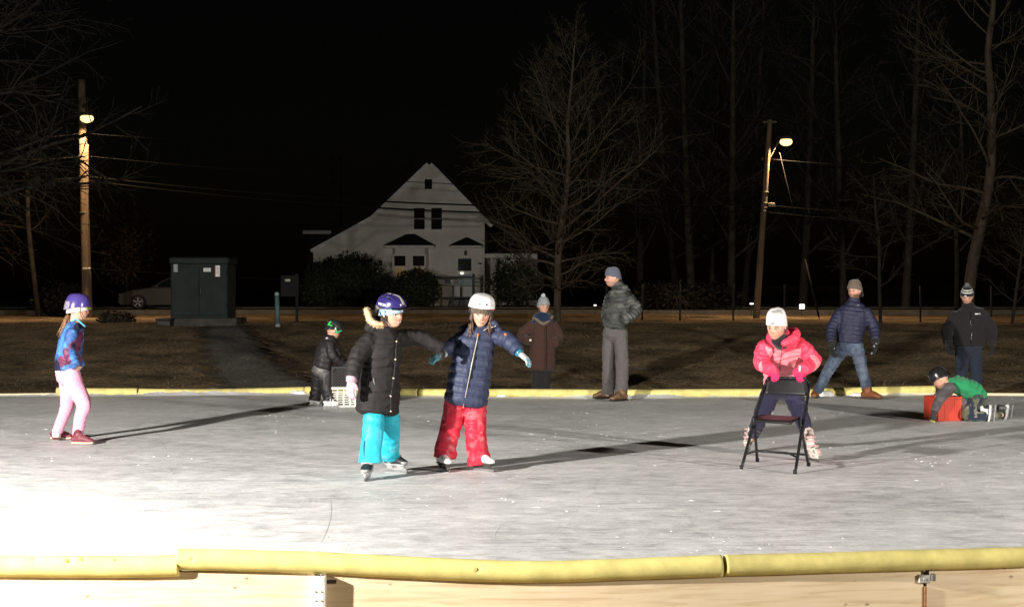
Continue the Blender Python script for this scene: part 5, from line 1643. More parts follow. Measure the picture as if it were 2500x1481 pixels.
# =========================== girl in the black coat
def girl_black():
    pr = Person("girl in black coat and turquoise trousers, blue bike helmet, holding hands", 12.3, (P(925, 1170, 12.3)[0], 12.3, 0))
    p = pr.p; yaw = 42
    fr = Frame(p(955, 764, -.02), 52, 10, .110, -8)
    side, fwd = face_side(yaw), face_fwd(yaw)
    neck = p(936, 806, 0)
    shR, shL = p(899, 824, -.09), p(980, 822, .12)
    armR = [shR, p(872, 872, -.16), p(860, 920, -.22)]
    armL = [shL, p(1028, 826, .18), p(1078, 848, .20)]
    hipc = p(930, 960)
    legR = [p(914, 985, -.06), p(912, 1060, -.12), p(903, 1136, -.10)]
    legL = [p(947, 985, .08), p(950, 1055, .20), p(951, 1122, .37)]
    SH = neck
    pr.body(fr, SH, [p(930, 960), p(933, 880), p(936, 820)], [armR, armL], [legR, legL], smile=.05, teeth=True, skin=SKIN * 1.05)
    blk = np.array([.016, .014, .014])
    coat = [loft([p(921, 1000), p(926, 950), p(930, 900), p(935, 850), p(938, 818), p(937, 800)],
                 [(.180, .150), (.172, .148), (.155, .135), (.158, .132), (.135, .105), (.075, .075)], ax=side, n=24, cap=.25),
            sleeve(armR, (.078, .068, .058), SH, cap=.3), sleeve(armL, (.078, .066, .055), SH, cap=.3),
            loft([p(905, 800, .06), p(918, 786, .10), p(940, 790, .10)], [.05, .055, .04], n=12)]
    ch = [([p(936, 800), p(921, 1005)], .15), ([shR] + armR[1:], .07), ([shL] + armL[1:], .07)]
    jk = pr.garment("coat", coat, M_MATTE, blk, .009, 3, ch, (.10, .0035), (.008, (13, 13, 17)), fold=(.003, .06))
    # snaps and placket
    snaps = [(984, 808), (974, 833), (972, 876), (967, 918), (962, 962), (961, 1002)]
    pts = []
    for (sx, sy) in [(980, 812), (974, 833), (972, 876), (967, 918), (962, 962), (961, 1003)]:
        q = p(sx, sy)
        q = front_point(jk, q[2], float((q - hipc) @ np.array([1.0, 0, 0])) , np.array([0, -1.0, 0]), np.array([1.0, 0, 0]), hipc)
        pts.append(q + np.array([0, -.004, 0]))
    zipline(pr, jk, pts, .006, (.02, .018, .018), "placket", M_CLOTH)
    for q in pts[1:]:
        mk("snap", *ell(q + np.array([0, -.006, 0]), (.0085, .006, .0085), n=10, m=8), plain("brass snap", (.75, .66, .45), .25, .9), jk)
    q = front_point(jk, p(912, 926)[2], float((p(912, 926) - hipc)[0]), np.array([0, -1.0, 0]), np.array([1.0, 0, 0]), hipc)
    mk("pocket_zip", *ptube(np.array([q + [-.004, -.003, .03], q + [0, -.005, 0], q + [.008, -.003, -.02]]), .004, 6), M_PLASTIC, jk, colr=np.array([.2, .2, .2]))
    # fur on the hood
    core = crom(np.array([p(902, 768, .06), p(896, 756, .0), p(902, 778, -.04), p(915, 789, -.08), p(934, 793, -.06)]), 6)
    i = rng.integers(0, len(core), 1500); u = rng.normal(0, 1, (1500, 3)); u /= np.linalg.norm(u, axis=1)[:, None]
    b = core[i] + u * .020; s = np.cross(u, rng.normal(0, 1, (1500, 3))); s /= np.linalg.norm(s, axis=1)[:, None]
    tip = b + u * rng.uniform(.006, .018, 1500)[:, None] + np.array([0, 0, -.006])
    V = np.stack([b - s * .0025, b + s * .0025, tip], 1).reshape(-1, 3)
    V2, F2 = join([(V, [(3 * k, 3 * k + 1, 3 * k + 2) for k in range(1500)]), ptube(core, .024, 10)])
    mk("fur_trim", V2, F2, M_HAIR, pr.t, colr=np.array([.55, .40, .24]) * (.7 + .6 * vnoise(V2 * 60))[:, None])
    # trousers
    tq = np.array([.012, .36, .47])
    tr = [loft([p(915, 985, -.04), p(912, 1030, -.10), p(911, 1062, -.13), p(905, 1100, -.13), p(904, 1127, -.13)], [(.082, .085), (.078, .085), (.073, .082), (.067, .084), (.066, .092)], n=20, cap=.15),
          loft([p(946, 985, .08), p(950, 1030, .12), p(952, 1060, .20), p(950, 1095, .28), p(949, 1115, .34)], [(.076, .085), (.072, .085), (.068, .08), (.062, .082), (.061, .090)], n=20, cap=.15),
          ell(p(930, 975), (.13, .11, .10))]
    chl = [([p(915, 985, -.04), p(904, 1124, -.13)], .08), ([p(946, 985, .08), p(947, 1113, .33)], .08)]
    pt = pr.garment("trousers", tr, M_SHELL, pr.dusted(tq, .15, .10), .008, 2, chl, None, (.008, (12, 12, 7)), fold=(.003, .08))
    mk("leg_zip", *ptube(crom(np.array([p(889, 1075, -.20), p(887, 1095, -.20), p(886, 1121, -.21)]), 4), .004, 6), M_PLASTIC, pt, colr=np.array([.01, .16, .22]))
    def sk(V, u, h): return np.where((h > .62)[:, None], np.array([.13, .13, .135]), np.where((u > .38)[:, None] & (h < .14)[:, None], np.array([.25, .25, .25]), np.array([.018, .018, .02])))
    Gp = lambda px, py: P(px, py, ice_d(py)) * [1, 1, 0]
    skate(pr, Gp(897, 1171), (-.12, -1, 0), p(903, 1128, -.10), .225, sk, (.35, .35, .36), (.30, .30, .31))
    skate(pr, Gp(966, 1152), (.80, -.60, 0), p(951, 1116, .37), .225, sk, (.3, .3, .3), (.30, .30, .31))
    # gloves
    glove(pr, p(858, 930, -.23), (-.10, -.12, -1), (.4, .5, 0), .155, np.array([.42, .27, .34]), .28, 1, (.40, .26, .33))
    glove(pr, p(1072, 849, .20), (.5, -.1, -.75), (-.6, .3, -.4), .13, np.array([.02, .018, .02]), .75, 1, None)
    # headband with dots, hair
    dots = [(a, b) for a in np.arange(-1.4, 1.6, .26) for b in np.arange(-.1, .5, .20)]
    def dotc(x, y, z):
        az = np.arctan2(x, y); c = np.tile(np.array([.22, .42, .58]), (len(x), 1))
        for k, (a, b) in enumerate(dots):
            aa = a + (.13 if int(round((b + .1) / .2)) % 2 else 0)
            c[(az - aa) ** 2 + (z - b) ** 2 < .065 ** 2] = (.75, .78, .8)
        return c
    beanie(pr, fr, dotc, .17, -.30, 1.10, 0, 1.05, name="headband", mat=M_CLOTH)
    hair_strands(pr, [fr.w(s * .66, -.25 + .08 * k, -.05) for s in (1,) for k in range(7)], [fr.w(.1, -.1, -1) - fr.c for _ in range(7)], [.07] * 7, .006, (.03, .018, .012), .003, .3, 5)
    # bike helmet
    def hc(x, y, z):
        c = np.tile(np.array([.024, .018, .105]), (len(x), 1))
        lo = z < .46 - .10 * y
        c[lo] = (.16, .15, .17)
        c[(z < .30 - .10 * y)] = (.05, .05, .055)
        tp = (np.abs(x) < .10) & (z > .8)
        c[tp] = (.42, .40, .36)
        return c
    def vents(x, y, z):
        v = np.zeros(len(x))
        for sx in (-.52, -.26, 0, .26, .52):
            for (y0, hw) in ((.55, .30), (-.20, .26), (-.78, .18)):
                if abs(sx) == .52 and y0 == .55: y0 = .30
                v = np.maximum(v, sstep(1, .7, ((x - sx - .05 * np.sign(sx)) / .062) ** 2 + ((y - y0) / hw) ** 2) * (z > .62))
        v = np.maximum(v, sstep(1, .7, ((z - .50) / .06) ** 2 + ((y + .30) / .34) ** 2) * (np.abs(x) > .6))
        return v
    hm = helmet(pr, fr, hc, vents, .92, 1.22, 1.36, lambda th: .42 + .20 * np.sin(th) - .36 * np.clip(-np.sin(th), 0, 1) ** 2, -.05, .62)
    # visor
    V = []; nv = 15
    for k in range(nv):
        a = R(-52 + 104 * k / (nv - 1)); x = math.sin(a); y = math.cos(a)
        for r_, dz in ((1.16, .62), (1.42 + .10 * math.cos(a), .55), (1.42 + .10 * math.cos(a), .52), (1.16, .57)):
            V.append(fr.w(x * r_ * .76, y * r_ - .05, dz))
    Fv = [(4 * k + j, 4 * k + 4 + j, 4 * k + 4 + (j + 1) % 4, 4 * k + (j + 1) % 4) for k in range(nv - 1) for j in range(4)] + [(0, 1, 2, 3), tuple(4 * (nv - 1) + j for j in range(4))]
    mk("visor", V, Fv, M_PLASTIC, hm, colr=np.array([.012, .012, .013]))
    strap(pr, fr, hm, [(.80, .12, .35), (.76, .18, -.2), (.62, .32, -.75), (.15, .62, -.97)])
    strap(pr, fr, hm, [(.80, -.45, .25), (.78, -.2, -.1), (.72, .12, -.45)])
    def on(u, v):
        az = .22 - u / (1.05 * fr.H)
        z = .74 + v / fr.H
        t = math.asin(min(.99, max(0, (z - .40) / .96)))
        k = math.cos(t) ** .62 + .014
        return fr.w(.92 * k * math.cos(az), 1.22 * k * math.sin(-az) * -1 - .05 if False else 1.22 * k * math.sin(az) * 1 - .05, z)
    # reads front-to-back on the wearer's right side
    text_on(pr, "SPECIALIZED", lambda u, v: on(-u, v), .024, M_PLASTIC, (.75, .75, .78), hm)
girl_black()

# =========================== girl in the navy puffer
def girl_navy():
    pr = Person("girl in long navy puffer coat, red trousers and white ski helmet", 12.8, (P(1140, 1147, 12.8)[0], 12.8, 0))
    p = pr.p; yaw = 4
    fr = Frame(p(1174, 765, -.03), 6, 14, .110, 6)
    side, fwd = face_side(yaw), face_fwd(yaw)
    shR, shL = p(1136, 818, 0), p(1209, 812, .03)
    armR = [shR, p(1108, 842, .02), p(1078, 858, -.06)]
    armL = [shL, p(1240, 830, -.06), p(1264, 856, -.15)]
    legR = [p(1112, 985), p(1098, 1050, -.02), p(1086, 1125, .06)]
    legL = [p(1160, 985), p(1163, 1053, -.03), p(1174, 1128, .02)]
    SH = p(1170, 803)
    pr.body(fr, SH, [p(1140, 970), p(1155, 880), p(1168, 815)], [armR, armL], [legR, legL], smile=.075, skin=SKIN * 1.08, brow=(.10, .06, .04))
    nv = np.array([.030, .038, .078])
    coat = [loft([p(1136, 984), p(1141, 955), p(1148, 910), p(1156, 865), p(1166, 832), p(1170, 812), p(1173, 796)],
                 [(.172, .135), (.176, .140), (.168, .132), (.160, .125), (.150, .115), (.118, .095), (.085, .082)], ax=side, n=24, cap=.25),
            sleeve(armR, (.075, .066, .052), SH, cap=.3), sleeve(armL, (.075, .066, .053), SH, cap=.3),
            loft([p(1132, 806, .08), p(1160, 795, .12), p(1195, 792, .11), p(1213, 800, .03)], [.045, .055, .055, .04], n=12),
            loft([p(1190, 797, -.02), p(1207, 789, -.06), p(1214, 800, -.02)], [.03, .035, .03], n=12)]
    ch = [([p(1172, 800), p(1136, 986)], .16), (armR, .07), (armL, .07)]
    jk = pr.garment("coat", coat, M_NYLON, nv, .0085, 2, ch, (.078, .015), (.005, (26, 26, 12)))
    # zip down the front
    pts = []
    for (zx, zy) in [(1166, 815), (1160, 845), (1155, 875), (1149, 905), (1141, 945), (1131, 990)]:
        q = p(zx, zy); q = front_point(jk, q[2], q[0], np.array([0, -1.0, 0]), np.array([1.0, 0, 0]), np.zeros(3)); pts.append(q + [0, -.003, 0])
    A_ = np.array(pts); z_ = A_[:, 2]; A_ = np.stack([np.polyval(np.polyfit(z_, A_[:, 0], 1), z_), np.polyval(np.polyfit(z_, A_[:, 1], 2), z_) - .004, z_], 1); pts = list(A_)
    zp = zipline(pr, jk, pts, .0062, (.35, .31, .26))
    mk("zip_tape", *ptube(crom(np.array(pts) + [0, .003, 0], 4), .0095, 6), M_CLOTH, jk, colr=np.array([.012, .012, .02]))
    mk("zip_pull", *box(pts[0] + [0, -.008, .003], (.012, .006, .02), bev=.002), plain("orange pull", (.75, .20, .03), .5), jk, smooth=False)
    mk("zip_pull", *box(pts[-1] + [0, -.008, -.008], (.010, .006, .014), bev=.002), plain("orange pull", (.75, .20, .03), .5), jk, smooth=False)
    q = front_point(jk, p(1231, 812)[2], p(1231, 812)[0], np.array([0, -1.0, 0]), np.array([1.0, 0, 0]), np.zeros(3))
    mk("sleeve_badge", *ell(q + [0, -.002, 0], (.011, .004, .009), n=14, m=8), plain("orange badge", (.75, .17, .04), .5), jk)
    q2 = [front_point(jk, p(a_, b_)[2], p(a_, b_)[0], np.array([0, -1.0, 0]), np.array([1.0, 0, 0]), np.zeros(3)) + [0, -.002, 0] for a_, b_ in ((1186, 804), (1195, 803), (1204, 801), (1212, 797))]
    mk("collar_piping", *ptube(crom(np.array(q2), 4), .004, 6), M_CLOTH, jk, colr=np.array([.45, .40, .33]))
    rd = np.array([.46, .012, .035])
    tr = [loft([p(1113, 975), p(1109, 1005), p(1100, 1045, -.02), p(1090, 1085, -.01), p(1086, 1116, -.01)], [(.085, .095), (.082, .09), (.076, .086), (.067, .086), (.066, .096)], n=20, cap=.12),
          loft([p(1160, 975), p(1161, 1005), p(1161, 1050, -.03), p(1165, 1095, -.03), p(1171, 1132, -.03)], [(.085, .095), (.080, .09), (.076, .086), (.068, .088), (.069, .100)], n=20, cap=.12),
          ell(p(1138, 965), (.15, .11, .11))]
    chl = [([p(1113, 975), p(1100, 1045), p(1085, 1110)], .08), ([p(1160, 975), p(1161, 1050), p(1170, 1127)], .08)]
    pr.garment("trousers", tr, M_SHELL, pr.dusted(rd, .35, .14), .008, 2, chl, None, (.007, (14, 14, 18)), fold=(.0035, .07))
    def sk(V, u, h): return np.where((h < .04)[:, None], np.array([.25, .22, .2]), np.array([.74, .72, .70]))
    Gp = lambda px, py: P(px, py, ice_d(py)) * [1, 1, 0]
    skate(pr, Gp(1083, 1149), (.45, -.9, 0), p(1083, 1118, -.01), .215, sk, (.05, .045, .04), None, .95, ext=.02)
    skate(pr, Gp(1180, 1149), (.75, -.66, 0), p(1170, 1130, -.02), .215, sk, (.05, .045, .04), None, .95, ext=.01)
    teal = np.array([.10, .36, .46]); wht = np.array([.55, .56, .56])
    W = armL[-1] + np.array([.018, -.02, -.02]); dL = nrm([.62, -.25, -.52])
    def gl(V):
        t = (V - W) @ dL
        w = sstep(.055, .095, t)[:, None]
        c = wht * (1 - w) + teal * w
        st = (vnoise(V * 90) > .66)[:, None]
        return np.where(st & (w > .2), wht, c)
    g = glove(pr, W, dL, (-.35, .25, -.85), .15, gl, .34, 1, None, 1.05)
    mk("glove_strap", *loft([W - dL * .022, W + dL * .004], [.035, .036], n=14, sub=2, cap=.1), M_PLASTIC, g, colr=np.array([.02, .16, .24]))
    W2 = armR[-1] + np.array([-.03, -.05, -.02])
    d2 = nrm([-.85, -.2, -.30])
    def gl2(V):
        t = (V - W2) @ d2
        return np.where((vnoise(V * 40) > .45)[:, None], teal * .8, wht * .75)
    glove(pr, W2 + np.array([.05, -.03, .0]), d2, (.2, .6, -.7), .15, gl2, .45, -1, None)
    # knit hat under the helmet, hair
    beanie(pr, fr, lambda x, y, z: np.tile(np.array([.095, .075, .05]), (len(x), 1)) * (.8 + .4 * (np.sin(np.arctan2(x, y) * 26) > 0))[:, None], .20, -.40, 1.10, 0, 1.07, name="knit_hat")
    roots, dirs, lens = [], [], []
    rs = np.random.default_rng(4)
    for s_ in (1, -1):
        for k in range(46):
            a = rs.uniform(-.5, .45)
            roots.append(fr.w(s_ * (.66 + .06 * rs.random()), a, rs.uniform(-.35, .15)))
            dirs.append(-fr.u + fr.r * s_ * rs.uniform(-.15, .15) + fr.f * rs.uniform(.1, .6)); lens.append(rs.uniform(.10, .22 if s_ > 0 else .15))
    hair_strands(pr, roots, dirs, lens, .0055, (.10, .05, .025), .004, .5, 6, n=9)
    def hc(x, y, z):
        return np.tile(np.array([.78, .78, .77]), (len(x), 1))
    def vents(x, y, z):
        v = np.zeros(len(x))
        az = np.arctan2(x, y)
        for k in range(12):
            a0 = -math.pi + (k + .5) * 2 * math.pi / 12
            da = (az - a0 + math.pi) % (2 * math.pi) - math.pi
            v = np.maximum(v, sstep(1, .55, (da * .8 / .055) ** 2 + ((z - .95) / .13) ** 2))
        return v
    hm = helmet(pr, fr, hc, vents, .97, 1.10, 1.44, lambda th: .47 + .14 * np.sin(th) - .32 * np.clip(-np.sin(th) * .7 + .15 * np.abs(np.cos(th)), 0, 1), -.04, .5)
    for s_ in (-1, 1):
        mk("ear_pad", *ell(fr.w(s_ * .80, -.12, -.02), (fr.H * .12, fr.H * .32, fr.H * .34), fr.r, fr.f, fr.u, 16, 10), M_CLOTH, hm, colr=np.array([.03, .03, .03]))
    strap(pr, fr, hm, [(-.80, .0, -.25), (-.6, .25, -.72), (-.2, .5, -.98)])
    strap(pr, fr, hm, [(.80, .0, -.25), (.6, .25, -.72), (.2, .5, -.98)])
    c = fr.w(-.80, .55, .50)
    mk("helmet_badge", *ell(fr.w(-.735, .56, .52), (fr.H * .05, fr.H * .14, fr.H * .07), fr.r + fr.f * .7, fr.f - fr.r * .7, fr.u, 14, 8), M_PLASTIC, hm, colr=np.array([.7, .05, .22]))
girl_navy()

# =========================== girl at left in pink trousers
def girl_pink_trousers():
    pr = Person("girl walking in pink trousers, tie-dye jacket and purple helmet at left", 15.1, (P(178, 1080, 15.1)[0], 15.1, 0))
    p = pr.p; yaw = 96
    fr = Frame(p(190, 755), 108, 6, .108)
    side, fwd = face_side(yaw), face_fwd(yaw)
    shN, shF = p(176, 806, -.13), p(186, 806, .13)
    armN = [shN, p(168, 858, -.18), p(186, 893, -.16)]
    armF = [shF, p(178, 858, .17), p(196, 893, .14)]
    legN = [p(170, 915, -.07), p(203, 985, -.10), p(190, 1062, -.10)]
    legF = [p(164, 915, .07), p(165, 985, .10), p(140, 1054, .14)]
    h = hand_parts(np.array(armN[-1]) + np.array([-.03, 0, .01]), (.7, .25, -.5), (0, 1, .3), .12, .7, 1)
    SH = p(180, 795)
    pr.body(fr, SH, [p(167, 905), p(172, 860), p(179, 808)], [armN, armF], [legN, legF], hands=[h], smile=.02)
    jkt = [loft([p(166, 900), p(167, 880), p(171, 850), p(176, 820), p(180, 800), p(184, 788)], [(.155, .125), (.15, .122), (.15, .118), (.145, .11), (.12, .085), (.065, .065)], ax=side, n=24, cap=.2),
           sleeve(armN, (.065, .058, .048), SH, cap=.3), sleeve(armF, (.065, .058, .048), SH, cap=.3)]
    def dye(V, s, i):
        a = vnoise(V * 11); b = vnoise(V * 13 + 31); e = vnoise(V * 34 + 9)
        c = np.tile(np.array([.035, .085, .24]), (len(V), 1))
        c[a > .52] = (.06, .17, .40)
        c[b > .60] = (.13, .025, .07)
        c[(a < .32)] = (.016, .016, .04)
        return c * (.7 + .6 * e)[:, None]
    ch = [([p(184, 788), p(166, 904)], .14), (armN, .06), (armF, .06)]
    jk = pr.garment("jacket", jkt, M_NYLON, dye, .009, 2, ch, None, (.010, (18, 18, 14)), fold=(.005, .06))
    mk("collar_trim", *ptube(crom(np.array([p(176, 783, -.07), p(186, 779, -.08), p(197, 787, -.06), p(208, 797, -.02)]), 4), .008, 8), M_CLOTH, jk, colr=np.array([.10, .45, .55]))
    mk("shirt_hem", *loft([p(158, 896), p(157, 909)], [(.135, .085), (.14, .082)], ax=side, n=20, cap=.1), M_CLOTH, pr.t, colr=np.array([.75, .70, .60]))
    pk = np.array([.74, .33, .46])
    tr = [loft([p(168, 905, -.06), p(184, 945, -.08), p(204, 985, -.10), p(196, 1020, -.10), p(190, 1060, -.10)], [(.088, .09), (.082, .088), (.070, .072), (.058, .058), (.050, .052)], n=18, cap=.12),
          loft([p(165, 905, .06), p(166, 945, .08), p(165, 985, .10), p(153, 1020, .12), p(140, 1053, .14)], [(.085, .09), (.078, .084), (.066, .068), (.055, .056), (.048, .05)], n=18, cap=.12),
          ell(p(166, 915), (.115, .14, .11))]
    pr.garment("trousers", tr, M_CLOTH, pk, .008, 2, [([p(168, 905), p(204, 985), p(190, 1060)], .08), ([p(165, 905), p(165, 985), p(140, 1053)], .08)], None, (.004, (9, 9, 6)), fold=(.002, .06))
    mr = np.array([.16, .035, .05])
    Gp = lambda px, py: P(px, py, ice_d(py)) * [1, 1, 0]
    for (gx, gy, a) in ((201, 1084, legN[-1]), (149, 1072, legF[-1])):
        shoe(pr, Gp(gx, gy), (1, -.18, 0), a + np.array([-.012, 0, -.035]), .215, mr, (.5, .4, .3), 1.0, (.3, .1, .12))
        mk("sock", *loft([a + np.array([-.010, 0, -.045]), a + np.array([-.005, 0, .025])], [.040, .043], n=14, sub=2, cap=.1), M_CLOTH, pr.t, colr=np.array([.7, .62, .58]))
    beanie(pr, fr, np.array([.72, .66, .58]), .02, -.45, 1.0, 0, 1.06, name="fleece_headband", mat=M_KNIT)
    # ponytail
    rs = np.random.default_rng(2)
    roots = [p(167, 772, -.02 + rs.normal(0, .012)) + rs.normal(0, .010, 3) for _ in range(60)]
    hair_strands(pr, roots, [np.array([-.42, -.1, -1]) + rs.normal(0, .12, 3) for _ in roots], rs.uniform(.14, .22, 60), .005, (.20, .10, .04), .0035, .2, 8, n=9)
    def hc(x, y, z):
        c = np.tile(np.array([.055, .038, .185]), (len(x), 1))
        c[(y < -.80) & (z < .62) & (((z * 9) % 1) < .5)] = (.40, .36, .34)
        return c
    hm = helmet(pr, fr, hc, lambda x, y, z: np.maximum.reduce([sstep(1, .6, ((x - sx) / .07) ** 2 + ((y + .25) / .16) ** 2) * (z > .9) for sx in (-.35, 0, .35)]),
                .96, 1.12, 1.38, lambda th: .22 + .06 * np.sin(th) - .30 * np.clip(-np.sin(th), 0, 1), -.08, .5)
    V = []; nv = 13
    for k in range(nv):
        a = R(-48 + 96 * k / (nv - 1)); x, y = math.sin(a), math.cos(a)
        for r_, dz in ((1.02, .30), (1.28, .20), (1.28, .16), (1.02, .25)): V.append(fr.w(x * r_ * .86, y * r_ - .08, dz))
    Fv = [(4 * k + j, 4 * k + 4 + j, 4 * k + 4 + (j + 1) % 4, 4 * k + (j + 1) % 4) for k in range(nv - 1) for j in range(4)] + [(0, 1, 2, 3), tuple(4 * (nv - 1) + j for j in range(4))]
    mk("visor", V, Fv, M_PLASTIC, hm, colr=np.array([.45, .55, .04]))
    strap(pr, fr, hm, [(.80, .1, .2), (.74, .25, -.4), (.3, .6, -.95)])
girl_pink_trousers()

# =========================== small child bent over the crates
def child_crates():
    pr = Person("small child in black with green-marked black helmet pushing stacked crates", 19.55, (P(788, 992, 19.55)[0], 19.55, 0), .007)
    p = pr.p; yaw = 125
    fr = Frame(p(813, 807, .02), 118, 18, .100)
    side = face_side(yaw)
    shN, shF = p(802, 834, -.11), p(816, 832, .10)
    armN = [shN, p(812, 868, -.12), p(836, 889, -.03)]
    armF = [shF, p(826, 866, .14), p(844, 889, .10)]
    legN = [p(794, 915, -.05), p(800, 945, -.06), p(806, 978, -.06)]
    legF = [p(778, 912, .07), p(773, 945, .10), p(767, 976, .15)]
    SH = p(806, 822)
    pr.body(fr, SH, [p(786, 900), p(795, 865), p(805, 832)], [armN, armF], [legN, legF], smile=.0, k=.9)
    bk = np.array([.020, .017, .018])
    jk = [loft([p(785, 896), p(789, 875), p(797, 850), p(804, 830), p(807, 818)], [(.140, .115), (.145, .12), (.14, .112), (.115, .085), (.06, .06)], ax=side, n=22, cap=.25),
          sleeve(armN, (.062, .054, .044), SH, cap=.3), sleeve(armF, (.062, .054, .044), SH, cap=.3)]
    j = pr.garment("jacket", jk, M_NYLON, bk, .009, 2, [([p(807, 818), p(785, 900)], .13), (armN, .06), (armF, .06)], (.07, .007), (.008, (18, 18, 16)))
    q = p(795, 823, -.11)
    q = front_point(j, q[2], q[0], np.array([0, -1.0, 0]), np.array([1.0, 0, 0]), np.zeros(3))
    mk("logo_patch", *ell(q + [0, -.002, 0], (.016, .004, .009), n=12, m=8), plain("pale patch", (.6, .55, .55), .6), j)
    tr = [loft([p(793, 908, -.04), p(798, 945, -.06), p(804, 974, -.06)], [(.085, .085), (.072, .075), (.068, .075)], n=18, cap=.12),
          loft([p(780, 908, .06), p(774, 945, .10), p(768, 973, .14)], [(.085, .085), (.070, .075), (.066, .074)], n=18, cap=.12),
          ell(p(785, 902), (.125, .12, .105))]
    def dust(V, s, i):
        c0 = p(782, 898, -.10)
        w = np.exp(-((V - c0) ** 2).sum(1) / .09 ** 2) * (.5 + .9 * vnoise(V * 45))
        return bk * .8 + np.clip(w, 0, 1)[:, None] * np.array([.20, .19, .19])
    pr.garment("trousers", tr, M_SHELL, dust, .008, 2, [([p(793, 908), p(804, 974)], .08), ([p(780, 908), p(768, 973)], .08)], None, (.010, (16, 16, 18)), fold=(.004, .05))
    def sk(V, u, h):
        c = np.tile(np.array([.02, .02, .02]), (len(V), 1))
        c[(h < .16)] = (.62, .61, .58)
        c[(np.abs(u - .12) < .05) | (np.abs(u + .05) < .03)] = (.5, .5, .5)
        return c
    Gp = lambda px, py: P(px, py, ice_d(py)) * [1, 1, 0]
    skate(pr, Gp(808, 994), (.96, .15, 0), p(804, 972, -.06), .19, sk, (.72, .71, .68), None, 1.1, .045)
    skate(pr, Gp(770, 990), (.75, .6, 0), p(768, 972, .14), .18, sk, (.72, .71, .68), None, 1.1, .045)
    for a, dd in ((armN, -.02), (armF, .0)):
        glove(pr, np.array(a[-1]) + [.005, dd, 0], (.85, .15, -.35), (0, .2, -1), .12, np.array([.022, .022, .024]), .55, 1, None)
    def hc(x, y, z):
        c = np.tile(np.array([.020, .022, .022]), (len(x), 1))
        g = np.array([.05, .62, .12])
        c[(y < -.45) & (z > .5) & (z < .95) & (np.abs(x - .45) < .10)] = g
        c[(y < -.60) & (z > .42) & (z < .54) & (x > .35)] = g
        c[(np.abs(z - .62 + .3 * y) < .02)] = (.15, .15, .14)
        return c
    hm = helmet(pr, fr, hc, lambda x, y, z: np.maximum.reduce([sstep(1, .6, ((x - sx) / .06) ** 2 + ((y - .1) / .3) ** 2) * (z > .9) for sx in (-.4, 0, .4)]), .98, 1.12, 1.36, lambda th: .18 + .10 * np.sin(th) - .30 * np.clip(-np.sin(th), 0, 1), -.04, .48)
    pts = [fr.w(*q) for q in ((.93, -.05, .22), (.86, .18, -.12), (.80, .30, -.16), (.72, .62, .16), (.62, .85, .28))]
    mk("green_strap", *ptube(crom(np.array(pts), 5), fr.H * .075, 8), M_PLASTIC, hm, colr=np.array([.04, .55, .24]))
child_crates()

